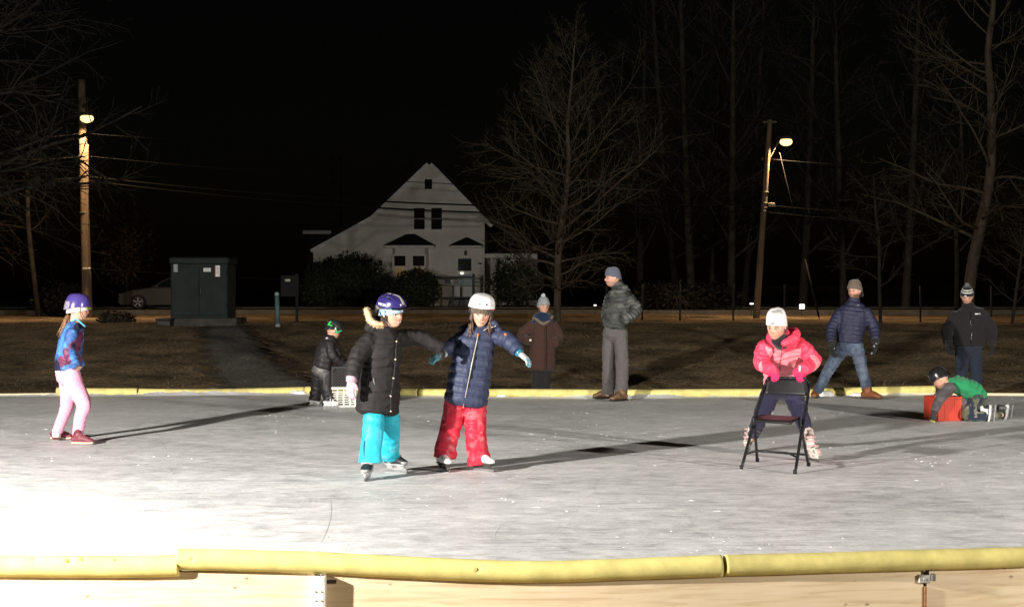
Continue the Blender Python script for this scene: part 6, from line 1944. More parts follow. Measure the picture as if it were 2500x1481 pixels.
# =========================== woman in the brown coat
def woman_brown():
    D = 23.5
    gz = float(ground_z(P(1325, 0, D)[0], D))
    pr = Person("woman in long brown coat, navy scarf and grey pompom hat behind the rink", D, (P(1325, 0, D)[0], D, gz), .0075)
    p = pr.p; yaw = 14
    fr = Frame(p(1327, 748), 20, 4, .112)
    side = face_side(yaw)
    shR, shL = p(1296, 791, -.02), p(1352, 791, .04)
    armR = [shR, p(1273, 818, .02), p(1296, 834, -.15)]
    armL = [shL, p(1366, 820, .06), p(1354, 838, -.12)]
    zf = gz + .10
    fR, fL = p(1311, 940), p(1331, 940)
    fR2, fL2 = fR.copy(), fL.copy(); fR2[2] = zf; fL2[2] = zf
    SH = p(1326, 774)
    pr.body(fr, SH, [p(1324, 860), p(1325, 825), p(1326, 790)], [armR, armL], [[p(1312, 870), fR, fR2], [p(1334, 870), fL, fL2]], child=False, smile=.0, k=1.1)
    br = np.array([.052, .024, .018])
    coat = [loft([p(1324, 900), p(1324, 870), p(1325, 840), p(1326, 810), p(1326, 790), p(1326, 777)], [(.205, .15), (.20, .15), (.185, .142), (.185, .135), (.165, .115), (.09, .085)], ax=side, n=24, cap=.15),
            sleeve(armR, (.085, .072, .06), SH, cap=.4), sleeve(armL, (.085, .072, .06), SH, cap=.4)]
    jk = pr.garment("coat", coat, M_CLOTH, br, .011, 2, [([p(1326, 777), p(1324, 904)], .18), (armR, .07), (armL, .07)], (.11, .006), (.010, (10, 10, 12)))
    mk("coat_collar", *ptube(crom(np.array([p(1302, 775, -.06), p(1312, 781, -.13), p(1326, 790, -.15), p(1340, 783, -.11), p(1349, 772, -.04)]), 5), .022, 8), M_CLOTH, jk, colr=np.array([.16, .12, .085]))
    mk("front_seam", *ptube(np.array([p(1331, 795, -.155), p(1333, 840, -.16), p(1332, 902, -.165)]), .007, 6), M_CLOTH, jk, colr=np.array([.05, .022, .017]))
    mk("mitten_cuff", *box(p(1295, 830, -.20), (.035, .02, .03), bev=.005), plain("white cuff", (.6, .58, .52), .7), pr.t, smooth=False)
    th = np.linspace(0, 2 * math.pi, 30)
    ps = []
    for k, (dz, r) in enumerate(((-.035, .112), (.0, .095), (-.075, .125))):
        c = p(1325, 769) + np.array([0, -.02, dz])
        ps.append(ptube(np.stack([c[0] + r * np.cos(th + k), c[1] + r * .85 * np.sin(th + k), c[2] + .015 * np.sin(2 * th + k)], 1), .036, 10))
    pr.garment("scarf", ps, M_KNIT, np.array([.012, .022, .055]), .009, 1, None, None, (.008, (22, 22, 22)))
    tr = [loft([p(1312, 880), fR, fR2], [.085, .075, .07], n=16, cap=.1), loft([p(1334, 880), fL, fL2], [.085, .075, .07], n=16, cap=.1)]
    pr.garment("trousers", tr, M_CLOTH, np.array([.016, .015, .016]), .010, 2, None, None, (.008, (14, 14, 12)))
    for q in (fR2, fL2):
        shoe(pr, np.array([q[0], q[1] - .05, gz + .0]), (.1, -1, 0), q + np.array([0, 0, .06]), .25, np.array([.03, .025, .022]), (.05, .05, .05))
    beanie(pr, fr, np.array([.25, .27, .28]), .32, -.30, 1.28, .3, 1.06, ((.50, .53, .53), .30), ribs=1, slump=.12)
    hair_strands(pr, [fr.w(.70, -.1 + .07 * k, -.1) for k in range(5)], [(0, 0, -1)] * 5, [.08] * 5, .007, (.06, .03, .02), .003, .2, 3)
woman_brown()

# =========================== man in the grey camouflage puffer
def man_grey():
    pr = Person("tall man in grey camouflage puffer, grey trousers and blue-grey beanie", 20.7, (P(1502, 978, 20.7)[0], 20.7, 0), .007)
    p = pr.p; yaw = -38
    fr = Frame(p(1497, 678), -78, 4, .118)
    side = face_side(yaw)
    shR, shL = p(1488, 722, .10), p(1535, 720, -.10)
    armR = [shR, p(1480, 765, .18), p(1486, 790, -.02)]
    armL = [shL, p(1555, 757, -.10), p(1524, 781, -.22)]
    legR = [p(1488, 815, .06), p(1484, 890, .06), p(1484, 962, .20)]
    legL = [p(1516, 815, -.06), p(1518, 890, -.10), p(1515, 966, -.08)]
    SH = p(1508, 704)
    pr.body(fr, SH, [p(1504, 820), p(1508, 770), p(1512, 715)], [armR, armL], [legR, legL], child=False, smile=.0, k=1.15, beard=((.20, .12, .09), .45))
    jk = [loft([p(1503, 800), p(1503, 780), p(1507, 750), p(1512, 722), p(1511, 706), p(1508, 696), p(1506, 690)], [(.165, .135), (.168, .14), (.180, .14), (.185, .13), (.135, .105), (.088, .085), (.082, .082)], ax=side, n=24, cap=.2),
          sleeve(armR, (.08, .07, .062), SH, cap=.4), sleeve(armL, (.08, .072, .062), SH, cap=.4)]
    def camo(V, s, i):
        a = vnoise(V * np.array([13, 13, 22])); b = vnoise(V * np.array([15, 15, 26]) + 11)
        c = np.tile(np.array([.085, .09, .086]), (len(V), 1))
        c[a > .58] = (.125, .13, .12); c[b > .64] = (.05, .05, .05); c[(a < .30)] = (.065, .07, .065)
        ba = np.floor(s / .052 + .5)
        c = c * (.28 + .78 * vnoise(np.stack([ba * 3.7, i * 5.1, V[:, 0] * 6], 1)))[:, None]  # quilt contrast put into the colour as a random tone per baffle
        return c
    pr.garment("jacket", jk, M_NYLON, camo, .009, 1, [([p(1508, 695), p(1511, 740), p(1503, 805)], .16), (armR, .07), (armL, .07)], (.052, .019), (.004, (20, 20, 14)))
    gy = np.array([.095, .085, .085])
    tr = [loft([p(1489, 808, .05), p(1486, 860, .07), p(1485, 905, .08), p(1485, 958, .19)], [(.088, .095), (.082, .088), (.074, .08), (.072, .08)], n=18, cap=.12),
          loft([p(1515, 808, -.05), p(1518, 860, -.08), p(1519, 905, -.11), p(1516, 962, -.08)], [(.09, .095), (.085, .09), (.078, .082), (.074, .082)], n=18, cap=.12),
          ell(p(1502, 808), (.155, .125, .14))]
    pr.garment("trousers", tr, M_CLOTH, gy, .010, 2, [([p(1489, 808), p(1485, 958)], .08), ([p(1515, 808), p(1516, 962)], .08)], None, (.009, (12, 12, 7)), fold=(.004, .08))
    Gp = lambda px, py: P(px, py, ice_d(py)) * [1, 1, 0]
    bt = lambda V: np.where((vnoise(V * 30) > .55)[:, None], np.array([.10, .055, .03]), np.array([.17, .10, .055]))
    shoe(pr, Gp(1474, 973), (-.95, -.25, 0), p(1485, 955, .19), .285, bt, (.02, .018, .016), 1.0, (.05, .04, .03))
    shoe(pr, Gp(1511, 978.5), (-.75, -.65, 0), p(1517, 958, -.07), .285, bt, (.02, .018, .016), 1.0, (.05, .04, .03))
    beanie(pr, fr, np.array([.095, .105, .145]), .34, -.30, 1.18, 0, 1.02, ribs=1)
man_grey()

# =========================== girl in pink pushing the chair
def girl_chair():
    pr = Person("girl in pink jacket and white beanie leaning on the folding chair", 13.85, (P(1905, 1115, 13.85)[0], 13.85, 0))
    p = pr.p; yaw = -6
    fr = Frame(p(1896, 797, -.42), -32, 16, .110, 4)
    side = face_side(yaw)
    shR, shL = p(1864, 838, -.32), p(1955, 836, -.30)
    armR = [shR, p(1857, 882, -.28), p(1884, 904, -.46)]
    armL = [shL, p(1986, 878, -.26), p(1960, 903, -.50)]
    legR = [p(1882, 960, .12), p(1856, 1020, .06), p(1836, 1070, .30)]
    legL = [p(1934, 960, .12), p(1957, 1020, .0), p(1975, 1075, -.12)]
    SH = p(1905, 832, -.36)
    pr.body(fr, SH, [p(1908, 950, .10), p(1908, 890, -.08), p(1908, 842, -.28)], [armR, armL], [legR, legL], smile=.0, skin=SKIN * 1.05)
    hot, pale = np.array([.76, .055, .115]), np.array([.80, .26, .31])
    jk = [loft([p(1909, 935, .06), p(1909, 905, -.04), p(1909, 870, -.16), p(1909, 838, -.28), p(1906, 822, -.36)], [(.155, .13), (.165, .135), (.17, .13), (.15, .115), (.085, .085)], ax=side, n=24, cap=.25),
          sleeve(armR, (.078, .068, .052), SH, cap=.3), sleeve(armL, (.078, .070, .052), SH, cap=.3),
          loft([p(1930, 818, -.20), p(1942, 812, -.30), p(1938, 826, -.42), p(1915, 838, -.48)], [.045, .045, .04, .03], n=12),
          loft([p(1935, 815, -.20), p(1905, 812, -.14), p(1880, 822, -.24)], [.05, .06, .04], n=12)]
    c0 = p(1909, 870, -.16)
    def pk(V, s, i):
        c = np.tile(hot, (len(V), 1))
        m = (i == 0) & (V[:, 2] < c0[2] + .045 + .03 * np.abs(V[:, 0] - c0[0]) / .1)
        c[m] = pale
        wr = ((i == 1) | (i == 2)) & (s > .24) & (s < .33) & (V[:, 2] < c0[2] + .02) & (np.abs(V[:, 0] - c0[0]) > .21)
        c[wr] = pale
        return c
    j = pr.garment("jacket", jk, M_SHELL, pk, .008, 2, [([p(1906, 822, -.36), p(1909, 870, -.16), p(1909, 940, .06)], .15), (armR, .07), (armL, .07)], None, (.012, (14, 14, 12)), fold=(.006, .055))
    pts = []
    for (zx, zy) in [(1901, 838), (1905, 865), (1907, 885), (1906, 905)]:
        q = p(zx, zy); q = front_point(j, q[2] + .0, q[0] * .975, np.array([0, -1.0, 0]), np.array([1.0, 0, 0]), np.zeros(3)); pts.append(q + [0, -.003, 0])
    zipline(pr, j, pts, .004, (.55, .03, .08))
    q = front_point(j, p(1934, 893, -.2)[2], p(1934, 893, -.2)[0], np.array([0, -1.0, 0]), np.array([1.0, 0, 0]), np.zeros(3))
    mk("pocket_tag", *box(q + [0, -.004, -.01], (.014, .004, .045), bev=.001), plain("white tag", (.75, .72, .7), .6), j, smooth=False)
    mk("neck_warmer", *loft([fr.w(-.1, .1, -.98), p(1908, 834, -.38)], [.062, .075], n=14, sub=3), M_KNIT, pr.t, colr=np.array([.018, .015, .02]))
    nv = np.array([.014, .013, .034])
    tr = [loft([p(1884, 955, .10), p(1866, 995, .06), p(1852, 1030, .10), p(1840, 1062, .26)], [(.080, .088), (.074, .08), (.062, .066), (.050, .052)], n=18, cap=.12),
          loft([p(1932, 955, .10), p(1948, 995, .02), p(1961, 1030, -.04), p(1973, 1066, -.11)], [(.080, .088), (.074, .08), (.062, .066), (.050, .052)], n=18, cap=.12),
          ell(p(1908, 950, .08), (.14, .12, .10))]
    pr.garment("trousers", tr, M_CLOTH, lambda V, s, i: nv * (1 + .6 * (vnoise(V * 30) > .7))[:, None], .008, 2, [([p(1884, 955), p(1840, 1062)], .07), ([p(1932, 955), p(1973, 1066)], .07)], None, (.008, (16, 16, 12)), fold=(.004, .05))
    def sk(V, u, h):
        c = np.tile(np.array([.62, .56, .49]), (len(V), 1))
        n = vnoise(V * 34)
        c[n > .62] = (.55, .28, .28); c[n < .28] = (.18, .15, .15)
        return c
    Gp = lambda px, py: P(px, py, ice_d(py)) * [1, 1, 0]
    skate(pr, Gp(1828, 1101), (-.30, -.95, 0), p(1838, 1060, .24), .225, sk, (.6, .55, .5), (.5, .3, .3))
    skate(pr, Gp(1985, 1124), (.25, -.97, 0), p(1974, 1066, -.12), .225, sk, (.6, .55, .5), (.5, .3, .3))
    hp = np.array([.78, .025, .12])
    top = P(1905, 922, 13.38)
    for (px, th_) in ((1891, 1), (1950, -1)):
        W = P(px, 913, 13.33 + .06 * (px < 1920)); W[2] = top[2] + .028
        glove(pr, W + np.array([0, .02, .012]), (.05 * -th_, -.95, -.2), (0, .1, -1), .14, hp, .80, -th_, (.78, .03, .13))
    def hat(x, y, z):
        c = np.tile(np.array([.72, .69, .70]), (len(x), 1))
        w = (sstep(1.0, 1.38, z) * sstep(.3, .6, vnoise(np.stack([x * 4, y * 4, z * 4], 1))))[:, None]
        return c * (1 - .6 * w)
    b = beanie(pr, fr, hat, .36, -.22, 1.36, .0, 1.06, ribs=0, slump=.06, mat=M_KNIT, pw=.32)
    mark = [fr.w(x_, math.sqrt(1 - (x_ / .80) ** 2) * .90 - .02, .50 + .01 * k) for k, x_ in enumerate(np.linspace(.06, -.16, 6))]
    mk("hat_mark", *ptube(np.array(mark), fr.H * .05, 6), M_CLOTH, b, colr=np.array([.03, .025, .03]))
    for s_ in (-1, 1):
        hair_strands(pr, [fr.w(s_ * .68, .1 - .08 * k, .0) for k in range(6)], [-fr.u] * 6, [.05] * 6, .005, (.09, .05, .03), .002, .2, 7)
girl_chair()

# =========================== man in navy jacket and jeans
def man_navy():
    pr = Person("bearded man in navy puffer, jeans and brown beanie, legs wide apart", 21.0, (P(2058, 972, 21.0)[0], 21.0, 0), .007)
    p = pr.p; yaw = -16
    fr = Frame(p(2087, 710), -42, 3, .116)
    side = face_side(yaw)
    shR, shL = p(2047, 760, .05), p(2117, 757, -.05)
    armR = [shR, p(2030, 803, -.02), p(2029, 836, -.14)]
    armL = [shL, p(2133, 797, -.08), p(2138, 830, -.20)]
    legR = [p(2058, 850, .03), p(2024, 902, -.05), p(1995, 958, .05)]
    legL = [p(2090, 850, -.03), p(2104, 902, -.10), p(2120, 960, -.05)]
    SH = p(2086, 740)
    pr.body(fr, SH, [p(2075, 850), p(2080, 805), p(2083, 752)], [armR, armL], [legR, legL], child=False, smile=.01, k=1.15, beard=((.09, .05, .03), .85))
    nv = np.array([.020, .022, .050])
    jk = [loft([p(2074, 835), p(2076, 815), p(2080, 785), p(2082, 762), p(2084, 746), p(2084, 737), p(2085, 729)], [(.168, .135), (.175, .14), (.195, .145), (.205, .135), (.15, .11), (.092, .09), (.086, .088)], ax=side, n=24, cap=.2),
          sleeve(armR, (.085, .072, .058), SH, cap=.4), sleeve(armL, (.085, .072, .058), SH, cap=.4)]
    j = pr.garment("jacket", jk, M_NYLON, nv, .010, 1, [([p(2085, 736), p(2074, 840)], .17), (armR, .07), (armL, .07)], (.055, .010), (.005, (20, 20, 14)))
    q = front_point(j, p(2089, 742)[2], p(2089, 742)[0], np.array([0, -1.0, 0]), np.array([1.0, 0, 0]), np.zeros(3))
    text_on(pr, "M", lambda u, v: q + np.array([u, -.012, v]), .038, M_PLASTIC, (.16, .16, .17), j, "logo")
    def jean(V, s, i):
        f = vnoise(V * np.array([9, 9, 5])) * .6 + vnoise(V * 26) * .25
        w = sstep(.25, .7, f)[:, None]
        return np.array([.035, .050, .085]) * (1 - w) + np.array([.13, .16, .22]) * w
    tr = [loft([p(2060, 842, .03), p(2042, 872, -.01), p(2024, 902, -.05), p(1996, 955, .04)], [(.095, .10), (.09, .09), (.074, .076), (.062, .066)], n=18, cap=.12),
          loft([p(2090, 842, -.03), p(2098, 872, -.07), p(2105, 902, -.10), p(2119, 957, -.05)], [(.095, .10), (.09, .09), (.074, .076), (.062, .066)], n=18, cap=.12),
          ell(p(2075, 843), (.165, .13, .13))]
    pr.garment("jeans", tr, M_CLOTH, jean, .010, 2, [([p(2060, 842), p(2024, 902), p(1996, 955)], .08), ([p(2090, 842), p(2105, 902), p(2119, 957)], .08)], None, (.009, (13, 13, 10)), fold=(.005, .06))
    Gp = lambda px, py: P(px, py, ice_d(py)) * [1, 1, 0]
    bn = np.array([.20, .07, .025])
    shoe(pr, Gp(1991, 971), (-.35, -.9, 0), p(1996, 953, .04), .285, bn, (.06, .045, .035), 1.0, (.1, .05, .03))
    shoe(pr, Gp(2127, 974), (.75, -.65, 0), p(2119, 955, -.05), .285, bn, (.06, .045, .035), 1.0, (.1, .05, .03))
    gk = lambda V: np.where((vnoise(V * 30) > .74)[:, None], np.array([.30, .30, .31]), np.array([.012, .012, .013]))
    glove(pr, np.array(armR[-1]) + [.005, -.01, -.03], (.08, -.15, -1), (.8, .4, 0), .195, gk, .35, 1, (.015, .015, .016), 1.2)
    glove(pr, np.array(armL[-1]) + [-.005, -.01, -.03], (-.08, -.15, -1), (-.8, .4, 0), .195, gk, .35, -1, (.015, .015, .016), 1.2)
    beanie(pr, fr, np.array([.135, .105, .080]), .34, -.30, 1.30, .25, 1.03, ribs=1, slump=.06)
    hair_strands(pr, [fr.w(-.66 + .12 * k, -.55 - .1 * math.sin(k), -.15) for k in range(10)], [-fr.u - fr.f * .1] * 10, [.07] * 10, .009, (.05, .028, .016), .003, .2, 9)
man_navy()

# =========================== man in the dark jacket and striped hat
def man_striped():
    D = 23.2
    gz = float(ground_z(P(2362, 0, D)[0], D))
    pr = Person("man in dark jacket and black and white striped pompom hat", D, (P(2362, 0, D)[0], D, gz), .0075)
    p = pr.p; yaw = -6
    fr = Frame(p(2361, 724), -14, 22, .118)
    side = face_side(yaw)
    shR, shL = p(2330, 763, .02), p(2403, 760, .0)
    armR = [shR, p(2313, 806, .0), p(2315, 836, -.12)]
    armL = [shL, p(2420, 802, .0), p(2422, 836, -.12)]
    fR, fL = p(2347, 920), p(2383, 920)
    fR2, fL2 = p(2347, 940), p(2384, 940); fR2[2] = gz + .10; fL2[2] = gz + .10
    SH = p(2364, 752)
    pr.body(fr, SH, [p(2364, 850), p(2365, 805), p(2366, 765)], [armR, armL], [[p(2348, 855), fR, fR2], [p(2382, 855), fL, fL2]], child=False, smile=-.01, k=1.2, beard=((.25, .16, .12), .35))
    dk = np.array([.014, .013, .014])
    jk = [loft([p(2364, 842), p(2365, 820), p(2366, 790), p(2367, 768), p(2365, 756), p(2364, 749), p(2363, 742)], [(.225, .165), (.235, .17), (.245, .165), (.235, .145), (.20, .125), (.105, .095), (.09, .088)], ax=side, n=24, cap=.2),
          sleeve(armR, (.098, .084, .068), SH, .2, .05, .4), sleeve(armL, (.098, .084, .068), SH, .2, .05, .4)]
    j = pr.garment("jacket", jk, M_CLOTH, dk, .011, 2, None, None, (.012, (9, 9, 9)))
    mk("zip", *ptube(crom(np.array([front_point(j, p(2362, y)[2], p(2362 , y)[0], np.array([0, -1.0, 0]), np.array([1.0, 0, 0]), np.zeros(3)) + [0, -.003, 0] for y in (758, 785, 810, 838)]), 3), .006, 6), M_PLASTIC, j, colr=np.array([.008, .008, .008]))
    q = front_point(j, p(2381, 764)[2], p(2381, 764)[0], np.array([0, -1.0, 0]), np.array([1.0, 0, 0]), np.zeros(3))
    lg = mk("logo", *box(q + [-.012, -.008, .003], (.05, .003, .016)), plain("reflective logo", (.65, .65, .66), .5), j, smooth=False)
    th = np.linspace(0, math.pi / 2, 7)
    for r_ in (.022, .015):
        mk("logo_arc", *ptube(np.stack([q[0] + .022 + r_ * np.sin(th), np.full(7, q[1] - .008), q[2] - .008 + r_ * np.cos(th)], 1), .0025, 5), plain("reflective logo", (.65, .65, .66), .5), lg)
    tr = [loft([p(2349, 850), fR, fR2], [(.105, .105), (.085, .09), (.08, .09)], n=18, cap=.1), loft([p(2381, 850), fL, fL2], [(.105, .105), (.085, .09), (.08, .09)], n=18, cap=.1), ell(p(2365, 850), (.18, .14, .13))]
    pr.garment("jeans", tr, M_CLOTH, np.array([.018, .024, .040]), .011, 2, None, None, (.009, (13, 13, 10)))
    for q2 in (fR2, fL2):
        shoe(pr, np.array([q2[0], q2[1] - .06, gz]), (0, -1, 0), q2 + np.array([0, 0, .06]), .29, np.array([.03, .026, .022]), (.03, .03, .03))
    for a, s_ in ((armR, 1), (armL, -1)):
        glove(pr, np.array(a[-1]) + [0, -.01, -.03], (.05 * s_, -.15, -1), (.8 * s_, .4, 0), .195, np.array([.012, .012, .012]), .45, s_, (.015, .015, .015), 1.25)
    def hat(x, y, z):
        c = np.tile(np.array([.012, .012, .014]), (len(x), 1))
        c[(np.abs(z - .80) < .055) | (np.abs(z - 1.06) < .05)] = (.70, .70, .66)
        return c
    b = beanie(pr, fr, hat, .36, -.20, 1.38, .33, 1.04, ((.16, .16, .18), .30), ribs=1)
    mk("hat_badge", *ell(fr.w(.22, .905, .46), (fr.H * .16, fr.H * .03, fr.H * .09), fr.r, fr.f, fr.u, 14, 8), plain("white badge", (.6, .58, .58), .6), b)
man_striped()

# =========================== child kneeling over the red crate
def child_green():
    pr = Person("child in green jacket and camouflage trousers sprawled over the red crate", 17.55, (P(2360, 1028, 17.55)[0], 17.55, 0), .007)
    p = pr.p
    fr = Frame(p(2297, 925, -.02), -112, 34, .104)
    ax = np.array([0, 1.0, 0])
    shN, shF = p(2318, 944, -.13), p(2318, 944, .13)
    armN = [shN, p(2296, 972, -.20), p(2282, 1002, -.24)]
    armF = [shF, p(2290, 970, .20), p(2272, 1000, .16)]
    legN = [p(2384, 975, -.08), p(2362, 1014, -.10), p(2402, 1014, -.10)]
    legF = [p(2388, 975, .08), p(2380, 1014, .12), p(2446, 1012, .20)]
    SH = p(2312, 936)
    pr.body(fr, SH, [p(2384, 968), p(2352, 946), p(2322, 938)], [armN, armF], [legN, legF], smile=.0, k=.92)
    gr = np.array([.018, .22, .085])
    jk = [loft([p(2391, 972), p(2376, 957), p(2352, 944), p(2328, 938), p(2312, 934)], [(.125, .10), (.135, .11), (.145, .105), (.13, .085), (.06, .06)], ax=ax, n=22, cap=.3),
          loft([p(2345, 930, .0), p(2334, 928, .02), p(2322, 930, .0)], [(.09, .05), (.10, .055), (.07, .04)], ax=ax, n=14)]
    j = pr.garment("jacket", jk, M_CLOTH, gr, .009, 2, [([p(2391, 972), p(2312, 934)], .13)], None, (.013, (14, 14, 14)), fold=(.006, .07))
    sl = [loft([np.array(a[0]) + np.array([.02, 0, 0])] + list(a[1:]), [(.068, .068), (.056, .056), (.046, .046)], n=14, cap=.3) for a in (armN, armF)]
    for k, (q, a) in enumerate(zip(sl, (armN, armF))):
        pr.garment("sleeve", [q], M_CLOTH, lambda V, s, i: np.array([.085, .075, .080]) * (.5 + .8 * vnoise(V * 24))[:, None], .008, 2, [(a, .06)], None, (.006, (20, 20, 20)))
    tr = [loft([p(2386, 968, -.06), p(2374, 992, -.09), p(2361, 1014, -.10), p(2380, 1017, -.10), p(2404, 1014, -.10)], [.085, .075, .062, .058, .05], n=16, cap=.4),
          loft([p(2389, 968, .06), p(2386, 992, .10), p(2382, 1014, .12), p(2410, 1015, .16), p(2440, 1012, .20)], [.085, .075, .062, .056, .05], n=16, cap=.4),
          ell(p(2388, 973), (.105, .125, .095))]
    def camo(V, s, i):
        a = vnoise(V * 17); b = vnoise(V * 19 + 5)
        c = np.tile(np.array([.018, .024, .045]), (len(V), 1))
        c[a > .56] = (.10, .10, .055); c[b > .64] = (.03, .055, .05); c[(b < .25)] = (.20, .19, .15)
        return c
    pr.garment("trousers", tr, M_CLOTH, camo, .009, 2, None, None, (.010, (16, 16, 16)))
    # skates lie on their toes, soles to the right
    def lying_skate(c, cd, ca, lab):
        d = nrm(cd); up = nrm(ca)            # d: heel-to-toe direction, up: towards the shin
        sd = np.cross(d, up); L = .20
        foot = loft([c - d * .4 * L, c, c + d * .3 * L, c + d * .45 * L], [(.14 * L, .15 * L), (.16 * L, .16 * L), (.17 * L, .12 * L), (.12 * L, .09 * L)], ax=sd, n=14, sub=3)
        an = loft([c - d * .22 * L, c - d * .2 * L + up * .45 * L], [(.15 * L, .19 * L), (.17 * L, .2 * L)], ax=sd, n=14, sub=3, cap=.3)
        V, N, Fa = remesh([foot, an], .006, 1, .4)
        t = (V - c) @ up / L
        C = np.where((t < .02)[:, None] | (vnoise(V * 24) > .66)[:, None], np.array(lab[0]), np.array(lab[1]))
        b = mk("skate", V, Fa, M_RUBBER, pr.t, colr=C)
        mk("blade_holder", *join([loft([c - up * .10 * L + d * a * L, c - up * .28 * L + d * a * L], [(.15 * L, .022), (.10 * L, .008)], ax=d, n=10, sub=2, cap=.1) for a in (-.24, .24)] + [box(c - up * .28 * L, (L * .90, .009, .012), d, sd, up)]), painted("skate holder", .4, 20, .08, .05), b, colr=np.array([.10, .10, .10]))
        mk("blade", *box(c - up * .33 * L, (L * 1.0, .004, .018), d, sd, up), plain("dull blade", (.18, .18, .18), .5, .5), b, smooth=False)
    lying_skate(p(2413, 1009, -.10), (-.10, .0, -1.0), (-1, 0, .1), ((.66, .66, .64), (.018, .018, .02)))
    lying_skate(p(2455, 1007, .20), (-.15, .1, -1.0), (-1, 0, .15), ((.45, .45, .45), (.05, .05, .05)))
    W = np.array(armN[-1]) + [-.012, -.01, -.03]
    gd = nrm([-.35, -.05, -1])
    def gl(V): return np.where((((V - W) @ gd) > .075)[:, None], np.array([.48, .52, .10]), np.array([.03, .03, .032]))
    glove(pr, W, gd, (.6, .6, -.3), .125, gl, .5, 1, (.03, .03, .03))
    W2 = np.array(armF[-1]) + [-.012, 0, -.03]
    glove(pr, W2, gd, (.6, -.6, -.3), .125, np.array([.03, .03, .032]), .5, -1, None)
    def hc(x, y, z):
        c = np.tile(np.array([.014, .014, .015]), (len(x), 1))
        c[(np.abs(np.abs(x) - .30) < .05) & (z > .4)] = (.12, .11, .10)
        return c
    hm = helmet(pr, fr, hc, lambda x, y, z: np.maximum.reduce([sstep(1, .6, ((x - sx) / .06) ** 2 + ((y - .1) / .3) ** 2) * (z > .9) for sx in (-.5, 0, .5)]), .98, 1.12, 1.34, lambda th: .15 + .10 * np.sin(th) - .30 * np.clip(-np.sin(th), 0, 1), -.04, .48)
    strap(pr, fr, hm, [(.8, .0, .1), (.7, .3, -.5), (.2, .6, -.95)])
child_green()

